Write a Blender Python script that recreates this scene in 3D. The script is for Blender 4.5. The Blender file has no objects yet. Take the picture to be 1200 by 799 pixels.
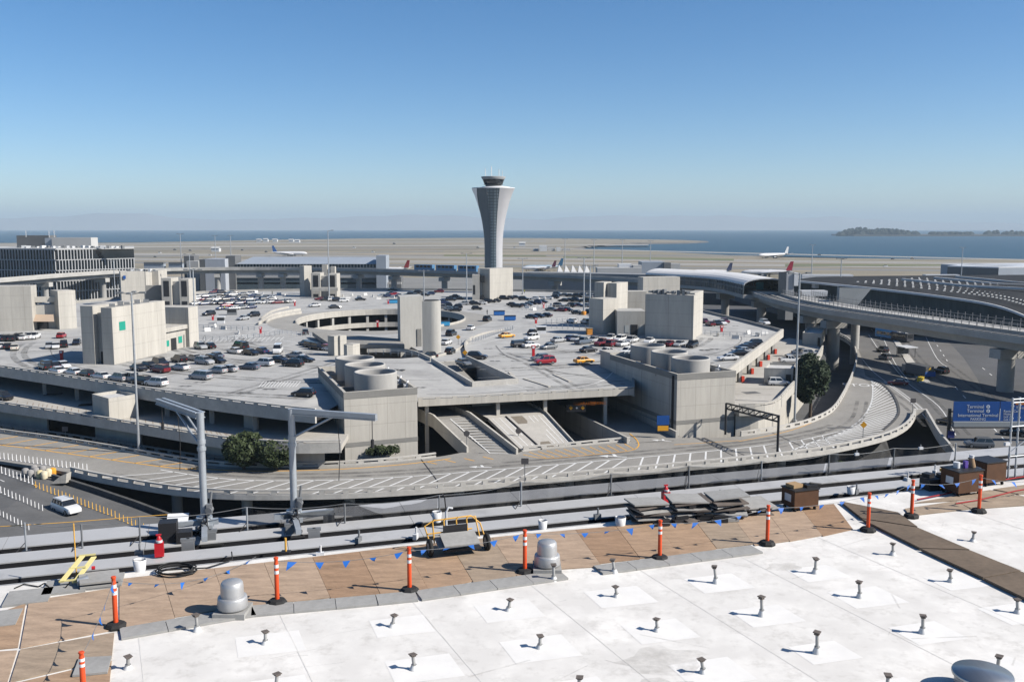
import bpy, math, random
from math import sin, cos, pi, radians, hypot, atan2
from mathutils import Vector, Matrix
from mathutils.geometry import tessellate_polygon
rnd = random.Random(7)
SC = bpy.context.scene
COL = SC.collection
# ---------------------------------------------------------------- camera
FPX, CZ, HOR = 1100.0, 43.0, 267.0
TH = math.atan((399.5 - HOR) / FPX)
cam_d = bpy.data.cameras.new('camera')
cam = bpy.data.objects.new('camera', cam_d); COL.objects.link(cam)
cam.location = (0, 0, CZ); cam.rotation_euler = (pi/2 - TH, 0, 0)
cam_d.sensor_width = 36; cam_d.lens = 36 * FPX / 1200
cam_d.clip_start = 0.5; cam_d.clip_end = 80000
SC.camera = cam
def ray(px, py):
    v = (399.5 - py) / FPX
    return (px - 600) / FPX, cos(TH) + sin(TH) * v, -sin(TH) + cos(TH) * v
def P(px, py, z=0.0):            # point of the horizontal plane z seen at a photograph pixel
    dx, dy, dz = ray(px, py); t = (z - CZ) / dz
    return (dx * t, dy * t, z)
def S(px, py, y):                # point at ground distance y
    dx, dy, dz = ray(px, py); t = y / dy
    return (dx * t, y, CZ + dz * t)
def ZY(py, y): return S(600, py, y)[2]
# ---------------------------------------------------------------- materials
MATS = {}; ALB = .69
def mat(name, col, rough=.85, var=.12, scale=.15, fine=2.0, metal=0., stretch=None, bump=0., spec=.3, tint=None, emit=0., alpha=1., joints=None, dirt=0., dcol=(.05,.045,.04), coat=0.):
    if name in MATS: return MATS[name]
    if max(col) > .1: col = tuple(c*ALB for c in col); tint = tint and tuple(c*ALB for c in tint); dcol = tuple(c*ALB for c in dcol)
    m = bpy.data.materials.new(name); m.use_nodes = True
    nt = m.node_tree; N = nt.nodes; L = nt.links
    b = N['Principled BSDF']
    b.inputs['Roughness'].default_value = rough; b.inputs['Metallic'].default_value = metal
    b.inputs['Specular IOR Level'].default_value = spec
    if coat: b.inputs['Coat Weight'].default_value = coat; b.inputs['Coat Roughness'].default_value = .08
    c4 = (*col, 1); b.inputs['Base Color'].default_value = c4
    if var > 0 or dirt > 0:
        tc = N.new('ShaderNodeTexCoord'); mp = N.new('ShaderNodeMapping')
        L.new(tc.outputs['Object'], mp.inputs['Vector'])
        if stretch: mp.inputs['Scale'].default_value = stretch
        n1 = N.new('ShaderNodeTexNoise'); n1.inputs['Scale'].default_value = scale; n1.inputs['Detail'].default_value = 5; n1.inputs['Roughness'].default_value = .62
        n2 = N.new('ShaderNodeTexNoise'); n2.inputs['Scale'].default_value = fine; n2.inputs['Detail'].default_value = 4
        L.new(mp.outputs[0], n1.inputs['Vector']); L.new(mp.outputs[0], n2.inputs['Vector'])
        ad = N.new('ShaderNodeMath'); ad.operation = 'MULTIPLY_ADD'; ad.inputs[1].default_value = .4
        L.new(n2.outputs[0], ad.inputs[0]); L.new(n1.outputs[0], ad.inputs[2])
        mr = N.new('ShaderNodeMapRange'); mr.inputs[1].default_value = .45; mr.inputs[2].default_value = .95
        mr.inputs[3].default_value = 1 - var; mr.inputs[4].default_value = 1 + var
        L.new(ad.outputs[0], mr.inputs[0])
        mx = N.new('ShaderNodeMix'); mx.data_type = 'RGBA'; mx.blend_type = 'MULTIPLY'; mx.inputs[0].default_value = 1
        mx.inputs[6].default_value = c4; L.new(mr.outputs[0], mx.inputs[7]); out = mx.outputs[2]
        if tint:
            n3 = N.new('ShaderNodeTexNoise'); n3.inputs['Scale'].default_value = scale * 2.3; n3.inputs['Detail'].default_value = 3
            L.new(mp.outputs[0], n3.inputs['Vector'])
            r3 = N.new('ShaderNodeMapRange'); r3.inputs[1].default_value = .42; r3.inputs[2].default_value = .62; L.new(n3.outputs[0], r3.inputs[0])
            m3 = N.new('ShaderNodeMix'); m3.data_type = 'RGBA'; L.new(r3.outputs[0], m3.inputs[0]); L.new(out, m3.inputs[6]); m3.inputs[7].default_value = (*tint, 1); out = m3.outputs[2]
        if dirt > 0:
            n4 = N.new('ShaderNodeTexNoise'); n4.inputs['Scale'].default_value = scale * 5; n4.inputs['Detail'].default_value = 8; n4.inputs['Roughness'].default_value = .75
            L.new(mp.outputs[0], n4.inputs['Vector'])
            r4 = N.new('ShaderNodeMapRange'); r4.inputs[1].default_value = .52; r4.inputs[2].default_value = .75; r4.inputs[4].default_value = dirt; L.new(n4.outputs[0], r4.inputs[0])
            m4 = N.new('ShaderNodeMix'); m4.data_type = 'RGBA'; L.new(r4.outputs[0], m4.inputs[0]); L.new(out, m4.inputs[6]); m4.inputs[7].default_value = (*dcol, 1); out = m4.outputs[2]
        if joints:       # fine cast joints between wall panels
            sp = N.new('ShaderNodeSeparateXYZ'); L.new(tc.outputs['Object'], sp.inputs[0])
            def frac(a_sock, per):
                d_ = N.new('ShaderNodeMath'); d_.operation = 'DIVIDE'; d_.inputs[1].default_value = per; L.new(a_sock, d_.inputs[0])
                f_ = N.new('ShaderNodeMath'); f_.operation = 'FRACT'; L.new(d_.outputs[0], f_.inputs[0])
                l_2 = N.new('ShaderNodeMath'); l_2.operation = 'LESS_THAN'; l_2.inputs[1].default_value = .055/per*1.2; L.new(f_.outputs[0], l_2.inputs[0]); return l_2.outputs[0]
            xa = N.new('ShaderNodeMath'); xa.operation = 'MULTIPLY'; xa.inputs[1].default_value = .82; L.new(sp.outputs[0], xa.inputs[0])
            xy = N.new('ShaderNodeMath'); xy.operation = 'MULTIPLY_ADD'; xy.inputs[1].default_value = .57; L.new(sp.outputs[1], xy.inputs[0]); L.new(xa.outputs[0], xy.inputs[2])
            mxj = N.new('ShaderNodeMath'); mxj.operation = 'MAXIMUM'; L.new(frac(xy.outputs[0], joints[0]), mxj.inputs[0]); L.new(frac(sp.outputs[2], joints[1]), mxj.inputs[1])
            sc_ = N.new('ShaderNodeMath'); sc_.operation = 'MULTIPLY'; sc_.inputs[1].default_value = .45; L.new(mxj.outputs[0], sc_.inputs[0])
            mj = N.new('ShaderNodeMix'); mj.data_type = 'RGBA'; L.new(sc_.outputs[0], mj.inputs[0]); L.new(out, mj.inputs[6]); mj.inputs[7].default_value = (.12,.115,.105,1); out = mj.outputs[2]
        L.new(out, b.inputs['Base Color'])
        if bump:
            bp = N.new('ShaderNodeBump'); bp.inputs['Strength'].default_value = bump; bp.inputs['Distance'].default_value = .05
            L.new(ad.outputs[0], bp.inputs['Height']); L.new(bp.outputs[0], b.inputs['Normal'])
    if emit: b.inputs['Emission Color'].default_value = c4; b.inputs['Emission Strength'].default_value = emit
    if alpha < 1: b.inputs['Alpha'].default_value = alpha
    MATS[name] = m; return m
# ---------------------------------------------------------------- mesh builder
class G:
    def __init__(s): s.v = []; s.f = []; s.m = []; s.sm = []
    def add(s, vs, fs, mi=0, smooth=False):
        o = len(s.v); s.v += [tuple(p) for p in vs]
        for f in fs: s.f.append([o + i for i in f]); s.m.append(mi); s.sm.append(smooth)
        return s
    def para(s, o, u, v, w, mi=0):
        o, u, v, w = map(Vector, (o, u, v, w))
        if u.cross(v).dot(w) < 0: u, v = v, u
        vs = [o, o+u, o+u+v, o+v, o+w, o+u+w, o+u+v+w, o+v+w]
        return s.add(vs, [(3,2,1,0),(4,5,6,7),(0,1,5,4),(1,2,6,5),(2,3,7,6),(3,0,4,7)], mi)
    def box(s, x0, y0, z0, x1, y1, z1, mi=0): return s.para((x0,y0,z0),(x1-x0,0,0),(0,y1-y0,0),(0,0,z1-z0), mi)
    def cbox(s, c, size, rz=0., mi=0):        # centred box turned about z
        ux, uy = Vector((cos(rz), sin(rz), 0)), Vector((-sin(rz), cos(rz), 0))
        o = Vector(c) - ux*size[0]/2 - uy*size[1]/2 - Vector((0,0,size[2]/2))
        return s.para(o, ux*size[0], uy*size[1], (0,0,size[2]), mi)
    def prism(s, poly, z0, z1, mi=0, top=True, bottom=True, sides=True):
        poly = [tuple(p[:2]) for p in poly]; n = len(poly)
        a = sum(poly[i][0]*poly[(i+1)%n][1]-poly[(i+1)%n][0]*poly[i][1] for i in range(n))
        if a < 0: poly = poly[::-1]
        tris = tessellate_polygon([[Vector((*p, 0)) for p in poly]])
        lo = [(*p, z0) for p in poly]; hi = [(*p, z1) for p in poly]
        def up(t):
            A, B, C_ = [Vector(poly[i]) for i in t]
            return t if (B-A).cross(C_-A) > 0 else (t[0], t[2], t[1])
        tt = [up(t) for t in tris]
        if top: s.add(hi, tt, mi)
        if bottom: s.add(lo, [(t[0],t[2],t[1]) for t in tt], mi)
        if sides: s.add(lo + hi, [(i, (i+1)%n, n+(i+1)%n, n+i) for i in range(n)], mi)
        return s
    def sheet(s, poly, z, mi=0, holes=()):
        loops = [[Vector((*p[:2], 0)) for p in poly]] + [[Vector((*p[:2], 0)) for p in h] for h in holes]
        fl = [p for l in loops for p in l]
        tt = []
        for t in tessellate_polygon(loops):
            A, B, C_ = [fl[i].xy for i in t]
            tt.append(t if (B-A).cross(C_-A) > 0 else (t[0], t[2], t[1]))
        zz = z if callable(z) else (lambda x, y: z)
        return s.add([(p.x, p.y, zz(p.x, p.y)) for p in fl], tt, mi)
    def sweep(s, path, prof, mi=0, closed=False, caps=True):   # prof: (offset to the right, dz); path: 3-D points
        n = len(path); k = len(prof); vs = []
        for i, p in enumerate(path):
            a = path[(i-1) % n] if (closed or i > 0) else p; b = path[(i+1) % n] if (closed or i < n-1) else p
            d1 = Vector((p[0]-a[0], p[1]-a[1])); d2 = Vector((b[0]-p[0], b[1]-p[1]))
            if d1.length < 1e-6: d1 = d2
            if d2.length < 1e-6: d2 = d1
            d1 = d1.normalized(); d2 = d2.normalized(); t = (d1 + d2).normalized(); sc = 1 / max(.5, t.dot(d2))
            r = Vector((t.y, -t.x)) * sc
            for o, dz in prof: vs.append((p[0]+r.x*o, p[1]+r.y*o, p[2]+dz))
        fs = []
        for i in range(n if closed else n-1):
            j = (i+1) % n
            for q in range(k): fs.append((i*k+q, i*k+(q+1)%k, j*k+(q+1)%k, j*k+q))
        if caps and not closed: fs += [tuple(range(k))[::-1], tuple((n-1)*k+q for q in range(k))]
        a = sum(prof[i][0]*prof[(i+1)%k][1]-prof[(i+1)%k][0]*prof[i][1] for i in range(k))
        if a > 0: fs = [f[::-1] for f in fs]
        return s.add(vs, fs, mi)
    def ribbon(s, path, o1, o2, dz=0., mi=0):        # flat strip along a path
        vs = []; n = len(path)
        for i, p in enumerate(path):
            a = path[max(i-1, 0)]; b = path[min(i+1, n-1)]
            t = Vector((b[0]-a[0], b[1]-a[1])).normalized(); r = Vector((t.y, -t.x))
            for o in (o1, o2): vs.append((p[0]+r.x*o, p[1]+r.y*o, p[2]+dz))
        fl = o1 < o2
        return s.add(vs, [((2*i, 2*i+1, 2*i+3, 2*i+2) if fl else (2*i, 2*i+2, 2*i+3, 2*i+1)) for i in range(n-1)], mi)
    def tube(s, pts, r, n=8, mi=0, caps=True, smooth=True):
        pts = [Vector(p) for p in pts]; k = len(pts); vs = []
        rr = r if isinstance(r, (list, tuple)) else [r]*k
        ref = None
        for i in range(k):
            t = (pts[min(i+1, k-1)] - pts[max(i-1, 0)]).normalized()
            if ref is None: ref = Vector((0,0,1)) if abs(t.z) < .9 else Vector((1,0,0))
            e1 = (ref - t*ref.dot(t)).normalized(); ref = e1; e2 = t.cross(e1)
            for j in range(n):
                a = 2*pi*j/n; vs.append(pts[i] + e1*cos(a)*rr[i] + e2*sin(a)*rr[i])
        fs = [(i*n+j, i*n+(j+1)%n, (i+1)*n+(j+1)%n, (i+1)*n+j) for i in range(k-1) for j in range(n)]
        s.add(vs, fs, mi, smooth)
        if caps: s.add(vs[:n], [tuple(range(n))[::-1]], mi); s.add(vs[-n:], [tuple(range(n))], mi)
        return s
    def lathe(s, c, prof, n=24, mi=0, smooth=True, sx=1., sy=1.):   # prof (r, z) bottom to top on the outside
        vs = []; k = len(prof)
        for r, z in prof:
            for j in range(n): a = 2*pi*j/n; vs.append((c[0]+r*cos(a)*sx, c[1]+r*sin(a)*sy, c[2]+z))
        fs = [(i*n+j, i*n+(j+1)%n, (i+1)*n+(j+1)%n, (i+1)*n+j) for i in range(k-1) for j in range(n)]
        s.add(vs, fs, mi, smooth)
        if prof[0][0] > 1e-4: s.add(vs[:n], [tuple(range(n))[::-1]], mi)
        if prof[-1][0] > 1e-4: s.add(vs[-n:], [tuple(range(n))], mi)
        return s
    def quad(s, a, b, c, d, mi=0): return s.add([a,b,c,d], [(0,1,2,3)], mi)
    def build(s, name, mats, parent=None, world=True):
        me = bpy.data.meshes.new(name)
        off = Vector((0,0,0))
        if parent is not None and world:
            p = parent
            while p is not None: off += p.location; p = p.parent
        me.from_pydata([(a-off.x, b-off.y, c-off.z) for a, b, c in s.v], [], s.f)
        for m in (mats if isinstance(mats, (list, tuple)) else [mats]): me.materials.append(m)
        me.polygons.foreach_set('material_index', s.m); me.polygons.foreach_set('use_smooth', s.sm)
        me.update()
        o = bpy.data.objects.new(name, me); COL.objects.link(o); o.parent = parent
        return o
def tag(o, label, cat, group=None):
    o['label'] = label; o['category'] = cat
    if group: o['group'] = group
    return o
def thing(name, label, cat, loc=(0,0,0), rz=0., group=None):
    o = bpy.data.objects.new(name, None); COL.objects.link(o); o.empty_display_size = .1
    o.location = loc; o.rotation_euler = (0, 0, rz); return tag(o, label, cat, group)
def struct(o): o['kind'] = 'structure'; return o
def kids(o): return [c for c in o.children]
def dup(src, loc=None, rz=None, label=None, group=None, parent=None):
    c = src.copy(); COL.objects.link(c)
    if parent is not None: c.parent = parent
    if loc is not None: c.location = loc
    if rz is not None: c.rotation_euler = (0, 0, rz)
    if label: c['label'] = label
    if group: c['group'] = group
    for k in list(src.children): dup(k, parent=c)
    return c
ORD = 'first second third fourth fifth sixth seventh eighth ninth tenth eleventh twelfth thirteenth fourteenth fifteenth sixteenth seventeenth eighteenth nineteenth twentieth'.split()
ORD += ['twenty-' + w for w in ORD[:9]] + ['thirtieth'] + ['thirty-' + w for w in ORD[:9]] + ['fortieth']
def lerp(a, b, t): return tuple(a[i] + (b[i]-a[i])*t for i in range(len(a)))
def smooth_path(pts, n=6):      # Catmull-Rom
    out = []; k = len(pts)
    for i in range(k-1):
        p0, p1, p2, p3 = pts[max(i-1,0)], pts[i], pts[i+1], pts[min(i+2,k-1)]
        for j in range(n):
            t = j/n
            out.append(tuple(.5*((2*p1[c]) + (-p0[c]+p2[c])*t + (2*p0[c]-5*p1[c]+4*p2[c]-p3[c])*t*t + (-p0[c]+3*p1[c]-3*p2[c]+p3[c])*t**3) for c in range(len(p1))))
    out.append(tuple(pts[-1])); return out
def resample(path, step):
    out = [Vector(path[0])]; acc = 0.
    for a, b in zip(path, path[1:]):
        a, b = Vector(a), Vector(b); l = (b-a).length
        if l < 1e-9: continue
        t = step - acc
        while t <= l: out.append(a + (b-a)*(t/l)); t += step
        acc = l - (t - step)
    return out
def PX(pts, z, n=0):             # list of pixels -> points on the plane z
    w = [P(x, y, z) for x, y in pts]
    return smooth_path(w, n) if n else w
def text(name, body, size, loc, rot, m, parent=None, align='LEFT', ext=.01):
    c = bpy.data.curves.new(name, 'FONT'); c.body = body; c.size = size; c.align_x = align; c.extrude = ext
    tmp = bpy.data.objects.new(name, c); COL.objects.link(tmp)
    me = bpy.data.meshes.new_from_object(tmp.evaluated_get(bpy.context.evaluated_depsgraph_get()))
    bpy.data.objects.remove(tmp); bpy.data.curves.remove(c)
    me.materials.clear(); me.materials.append(m); o = bpy.data.objects.new(name, me); COL.objects.link(o)
    p = parent; off = Vector((0,0,0))
    while p is not None: off += p.location; p = p.parent
    o.location = Vector(loc) - off; o.rotation_euler = rot; o.parent = parent; return o
def wear_mat(name, col, a0, scale, stretch=(1,1,1)):      # see-through film of tyre dirt with a broken edge
    m = bpy.data.materials.new(name); m.use_nodes = True; N = m.node_tree.nodes; L = m.node_tree.links; b = N['Principled BSDF']
    b.inputs['Base Color'].default_value = (*col, 1); b.inputs['Roughness'].default_value = .9
    tc = N.new('ShaderNodeTexCoord'); mp = N.new('ShaderNodeMapping'); mp.inputs['Scale'].default_value = stretch; nz = N.new('ShaderNodeTexNoise'); nz.inputs['Scale'].default_value = scale; nz.inputs['Detail'].default_value = 6; nz.inputs['Roughness'].default_value = .7
    mr = N.new('ShaderNodeMapRange'); mr.inputs[1].default_value = .35; mr.inputs[2].default_value = .7; mr.inputs[4].default_value = a0
    L.new(tc.outputs['Object'], mp.inputs[0]); L.new(mp.outputs[0], nz.inputs['Vector']); L.new(nz.outputs[0], mr.inputs[0]); L.new(mr.outputs[0], b.inputs['Alpha']); return m
# shared materials
M_WEAR = wear_mat('tyre wear film', (.09,.087,.083), .55, .35)
M_WALL = mat('precast concrete', (.52,.495,.445), var=.16, scale=.35, fine=2.4, stretch=(1,1,.10), dirt=.16, dcol=(.33,.31,.27), joints=(3.1,3.4))
M_WALL2 = mat('painted concrete', (.47,.46,.43), var=.12, scale=.25, fine=2., stretch=(1,1,.15), dirt=.14, dcol=(.3,.29,.26))
M_BAND = mat('grey concrete band', (.25,.245,.23), var=.1, scale=.3)
M_DECK = mat('parking deck concrete', (.42,.415,.40), var=.20, scale=.07, fine=1.2, tint=(.49,.485,.465), dirt=.5, dcol=(.23,.22,.205))
M_DECK2 = mat('lower deck concrete', (.50,.475,.43), var=.16, scale=.07, fine=1.2, dirt=.3, dcol=(.25,.23,.2))
M_ROAD = mat('roadway concrete', (.315,.30,.272), var=.18, scale=.1, fine=1.6, dirt=.5, dcol=(.20,.19,.175))
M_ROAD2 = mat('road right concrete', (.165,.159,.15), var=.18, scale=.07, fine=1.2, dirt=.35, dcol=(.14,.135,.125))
M_ASPH = mat('asphalt', (.075,.076,.078), var=.25, scale=.12, fine=2., dirt=.3, dcol=(.045,.045,.046))
M_BARR = mat('barrier concrete', (.54,.52,.48), var=.16, scale=.5, fine=2.5)
M_FASC = mat('fascia concrete', (.37,.36,.335), var=.14, scale=.3, fine=2., stretch=(1,1,.4))
M_DARK = mat('dark shade paint', (.022,.022,.024), var=.2, scale=.3)  # near-black colour stands in for shade inside and under the decks
M_GUIDE = mat('guideway concrete', (.46,.45,.425), var=.18, scale=.15, fine=1.5, dirt=.2, dcol=(.2,.19,.18))
M_WHITE = mat('white line paint', (.78,.78,.76), var=.12, scale=1., fine=5)
M_YEL = mat('yellow line paint', (.80,.42,.07), var=.12, scale=1., fine=5)
M_PATCH = mat('dark patch', (.13,.13,.13), var=.25, scale=.6)
M_FADE = mat('faded line paint', (.58,.575,.56), var=.15, scale=1.)
M_TRACK = mat('tyre track', (.22,.215,.205), var=.2, scale=.4)
M_GLASS = mat('dark glass', (.012,.016,.02), rough=.08, var=0, spec=.6)
M_STEEL = mat('galvanised steel', (.52,.55,.58), rough=.45, metal=.55, var=.12, scale=2.)
M_BLACK = mat('black steel', (.02,.02,.022), rough=.5, var=.1, scale=2.)
M_GREYM = mat('grey metal', (.25,.26,.27), rough=.5, metal=.3, var=.12, scale=2.)
M_WMET = mat('white metal', (.72,.73,.74), rough=.4, var=.08, scale=1.)
M_RED = mat('red paint', (.55,.02,.03), rough=.4, var=.08, scale=2.)
M_BLUE = mat('blue sign face', (.008,.075,.30), rough=.5, var=.06, scale=1.)
M_RUB = mat('black rubber', (.018,.018,.018), rough=.8, var=.1, scale=3.)
# ---------------------------------------------------------------- light, sky
SUN_AZ, SUN_EL = radians(-14), radians(37)
sv = Vector((cos(SUN_AZ)*cos(SUN_EL), sin(SUN_AZ)*cos(SUN_EL), sin(SUN_EL)))
sd = bpy.data.lights.new('sun', 'SUN'); sd.energy = 5.0; sd.angle = radians(.53); sd.color = (1, .945, .865)
so = bpy.data.objects.new('sun', sd); COL.objects.link(so); so.rotation_euler = sv.to_track_quat('Z', 'Y').to_euler(); so.location = (60, -40, 120)
W = bpy.data.worlds.new('World'); SC.world = W; W.use_nodes = True
wn = W.node_tree.nodes; wl = W.node_tree.links
sky = wn.new('ShaderNodeTexSky'); sky.sky_type = 'NISHITA'; sky.sun_disc = False
sky.sun_elevation = SUN_EL; sky.sun_rotation = atan2(sv.x, sv.y)
sky.altitude = 40; sky.air_density = .7; sky.dust_density = .5; sky.ozone_density = 1.5
hs = wn.new('ShaderNodeHueSaturation'); hs.inputs['Saturation'].default_value = 1.34
wl.new(sky.outputs[0], hs.inputs['Color']); wl.new(hs.outputs[0], wn['Background'].inputs[0]); wn['Background'].inputs[1].default_value = .080
vs_ = SC.view_settings; vs_.view_transform = 'Standard'; vs_.look = 'None'; vs_.gamma = 1; vs_.use_curve_mapping = False; vs_.exposure = .78
SC.render.engine = 'CYCLES'; SC.cycles.use_denoising = True
try: SC.cycles.denoiser = 'OPENIMAGEDENOISE'
except Exception: pass
SC.cycles.max_bounces = 6; SC.cycles.diffuse_bounces = 2; SC.cycles.glossy_bounces = 3; SC.cycles.transmission_bounces = 3; SC.cycles.volume_bounces = 0
SC.cycles.transparent_max_bounces = 12; SC.cycles.caustics_reflective = False; SC.cycles.caustics_refractive = False
SC.cycles.sample_clamp_indirect = 6
# haze: one closed box of even, thin air
hz = G().box(-26000, -150, -12, 26000, 30000, 460).build('haze', [])
hm = bpy.data.materials.new('haze air'); hm.use_nodes = True
hn = hm.node_tree.nodes; hn.remove(hn['Principled BSDF'])
pv = hn.new('ShaderNodeVolumePrincipled'); pv.inputs['Color'].default_value = (.52, .66, .78, 1); pv.inputs['Density'].default_value = 7.5e-5; pv.inputs['Anisotropy'].default_value = .0
hm.node_tree.links.new(pv.outputs[0], hn['Material Output'].inputs['Volume'])
hz.data.materials.append(hm); hz['kind'] = 'stuff'; hz['label'] = 'thin pale haze over the bay'
# ---------------------------------------------------------------- water, land, runways
wm = bpy.data.materials.new('bay water'); wm.use_nodes = True
n_ = wm.node_tree.nodes; l_ = wm.node_tree.links; b_ = n_['Principled BSDF']
b_.inputs['Roughness'].default_value = .35; b_.inputs['Specular IOR Level'].default_value = .25
tc = n_.new('ShaderNodeTexCoord'); mp = n_.new('ShaderNodeMapping'); mp.inputs['Scale'].default_value = (.0004, .0016, 1)
nz = n_.new('ShaderNodeTexNoise'); nz.inputs['Scale'].default_value = 2; nz.inputs['Detail'].default_value = 6
cr = n_.new('ShaderNodeValToRGB'); cr.color_ramp.elements[0].position = .3; cr.color_ramp.elements[1].position = .7
cr.color_ramp.elements[0].color = (.007, .026, .036, 1); cr.color_ramp.elements[1].color = (.012, .038, .050, 1)
l_.new(tc.outputs['Object'], mp.inputs[0]); l_.new(mp.outputs[0], nz.inputs['Vector']); l_.new(nz.outputs[0], cr.inputs[0]); l_.new(cr.outputs[0], b_.inputs['Base Color'])
wv = n_.new('ShaderNodeTexNoise'); wv.inputs['Scale'].default_value = .02; bp = n_.new('ShaderNodeBump'); bp.inputs['Strength'].default_value = .5; bp.inputs['Distance'].default_value = 8
l_.new(tc.outputs['Object'], wv.inputs['Vector']); l_.new(wv.outputs[0], bp.inputs['Height']); l_.new(bp.outputs[0], b_.inputs['Normal'])
struct(G().quad((-25900,-140,-4),(25900,-140,-4),(25900,29900,-4),(-25900,29900,-4)).build('bay_water', wm))
M_LAND = mat('dry airfield grass', (.33,.28,.205), var=.25, scale=.004, fine=.03, stretch=(.25,1,1), tint=(.25,.225,.16))
M_RWY = mat('runway concrete', (.40,.375,.33), var=.12, scale=.006, fine=.05, stretch=(.15,1,1))
M_TAXI = mat('taxiway asphalt', (.23,.225,.21), var=.12, scale=.006, fine=.05, stretch=(.15,1,1))
far = [(-200,284.6),(0,284.8),(150,284.4),(300,281.5),(420,279.6),(560,278.8),(640,279.2),(740,280.4),(800,281.4),(828,282.6),(806,283.8),(740,284.6),(690,287.5),(668,291.5),(700,293.4),(760,294.4),(840,298.2),(900,301.2),(960,302.4),(1080,303.6),(1200,304.2),(1450,305)]
land = [P(x, y, 0) for x, y in far]
land += [(1200, 300, 0), (600, -60, 0), (-600, -60, 0), (-2600, 300, 0)]
struct(G().sheet(land, -.02).build('airfield_ground', M_LAND))
rock = G()
M_ROCK = mat('shore rock', (.10,.09,.08), var=.3, scale=.02)
rock.sweep([(p[0], p[1], 0) for p in land[:22]], [(0, .0), (-9, -4.2), (2, -4.2)]); struct(rock.build('shore_rocks', M_ROCK))
def strip(name, rows, m, z):
    for i, (xa, xb, ya, yb, ya2, yb2) in enumerate(rows):
        a, b, c, d = P(xa, ya, z), P(xb, ya2, z), P(xb, yb2, z), P(xa, yb, z)
        struct(G().quad(d, c, b, a).build(name, m))
strip('runway', [(-60,640,286.6,288.0,282.4,283.2),(-60,760,289.5,291.0,286.4,287.4),(120,1300,296.4,298.6,309.2,311.6),(-60,1300,300.5,303.0,313.0,316.0),(560,1300,288.9,289.9,306.2,307.3)], M_RWY, .03)
strip('taxiway', [(-60,650,292.8,293.6,289.4,290.0),(120,1300,306.4,308.0,318.0,320.0),(-60,900,298.6,299.6,299.0,300.2),(-60,520,304.4,305.6,294.0,294.8)], M_TAXI, .015)
M_GRN = mat('green verge grass', (.17,.18,.085), var=.25, scale=.01, stretch=(.3,1,1))
strip('grass_verge', [(920,1120,309.5,312.4,309.8,311.6),(660,860,300.4,302.4,303.2,305.6),(520,640,298.4,300.2,299.2,300.6)], M_GRN, .05)
M_DTURF = mat('dark turf', (.20,.175,.125), var=.25, scale=.006, fine=.05, stretch=(.2,1,1))
strip('turf_band', [(-60,640,285.4,285.9,281.6,282.0),(-60,700,291.6,292.2,288.2,288.8),(-60,1300,299.2,299.7,312.0,312.6),(200,1300,304.4,305.2,316.4,317.4),(-60,640,294.6,295.5,290.8,291.6),(-60,560,297.2,297.8,292.4,293.0)], M_DTURF, .02)
strip('taxi_line', [(-60,640,287.2,287.4,282.7,282.9),(120,1300,297.5,297.8,310.3,310.7),(-60,1300,301.7,302.0,314.4,314.8)], mat('dark rubber streak', (.15,.145,.135), var=.2, scale=.01), .06)
# apron near the terminals and the ground round the garage
struct(G().sheet([P(-300,322,0),P(1500,330,0),(420,120,0),(420,10,0),(-420,10,0),(-420,150,0)], .08).build('apron', mat('apron concrete', (.25,.245,.23), var=.18, scale=.03)))
g = [P(-500,352,0), P(1700,352,0), (400,20,0), (-400,20,0)]
struct(G().sheet(g, .10).build('ground_road', M_ASPH))
# far hills across the bay and the wooded point
hl = G(); pts = []
N_ = 160
def ridge(x, seed): return sum(sin(x*k*1.7 + seed*k)*a for k, a in ((3,.45),(7,.25),(15,.15),(31,.08),(63,.05)))
RIDGE = [(-900,259),(-300,257),(0,256),(60,253),(130,249.5),(180,251.5),(220,256),(300,257),(380,254.5),(440,252.5),(525,252),(580,255),(640,257),(690,253),(720,251.5),(800,253),(855,252.5),(930,254.5),(980,254),(1040,258),(1100,260),(1200,261.5),(2100,262)]
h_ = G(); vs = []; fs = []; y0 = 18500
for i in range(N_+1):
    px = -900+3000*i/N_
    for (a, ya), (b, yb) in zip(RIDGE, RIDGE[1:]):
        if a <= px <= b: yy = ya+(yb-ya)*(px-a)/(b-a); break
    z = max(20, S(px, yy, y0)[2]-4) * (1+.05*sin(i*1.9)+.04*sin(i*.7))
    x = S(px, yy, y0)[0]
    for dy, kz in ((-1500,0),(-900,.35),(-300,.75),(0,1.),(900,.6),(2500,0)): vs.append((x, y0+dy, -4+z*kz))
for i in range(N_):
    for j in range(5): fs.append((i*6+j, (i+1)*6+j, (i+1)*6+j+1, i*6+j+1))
h_.add(vs, fs, 0, True); struct(h_.build('hills', mat('hazed hill scrub', (.36,.37,.37), var=.06, scale=.0006)))  # scrub paled so its colour carries part of the haze
RD, LD, RF = 5.0, 9.0, 13.5
RC = (-20., 270.)
def face_box(g, a, b, ztop, depth, z0=None, mi=0, skew=0.):
    """box whose near face stands on world points a-b; depth runs away from the viewer"""
    A, B = Vector(a[:2]), Vector(b[:2]); d = B - A; n = Vector((-d.y, d.x)).normalized()
    if n.dot(A) < 0: n = -n
    z0 = a[2] if z0 is None else z0
    w = n*depth + d.normalized()*skew
    g.para((A.x, A.y, z0), (d.x, d.y, 0), (w.x, w.y, 0), (0, 0, ztop - z0), mi); return n
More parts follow.
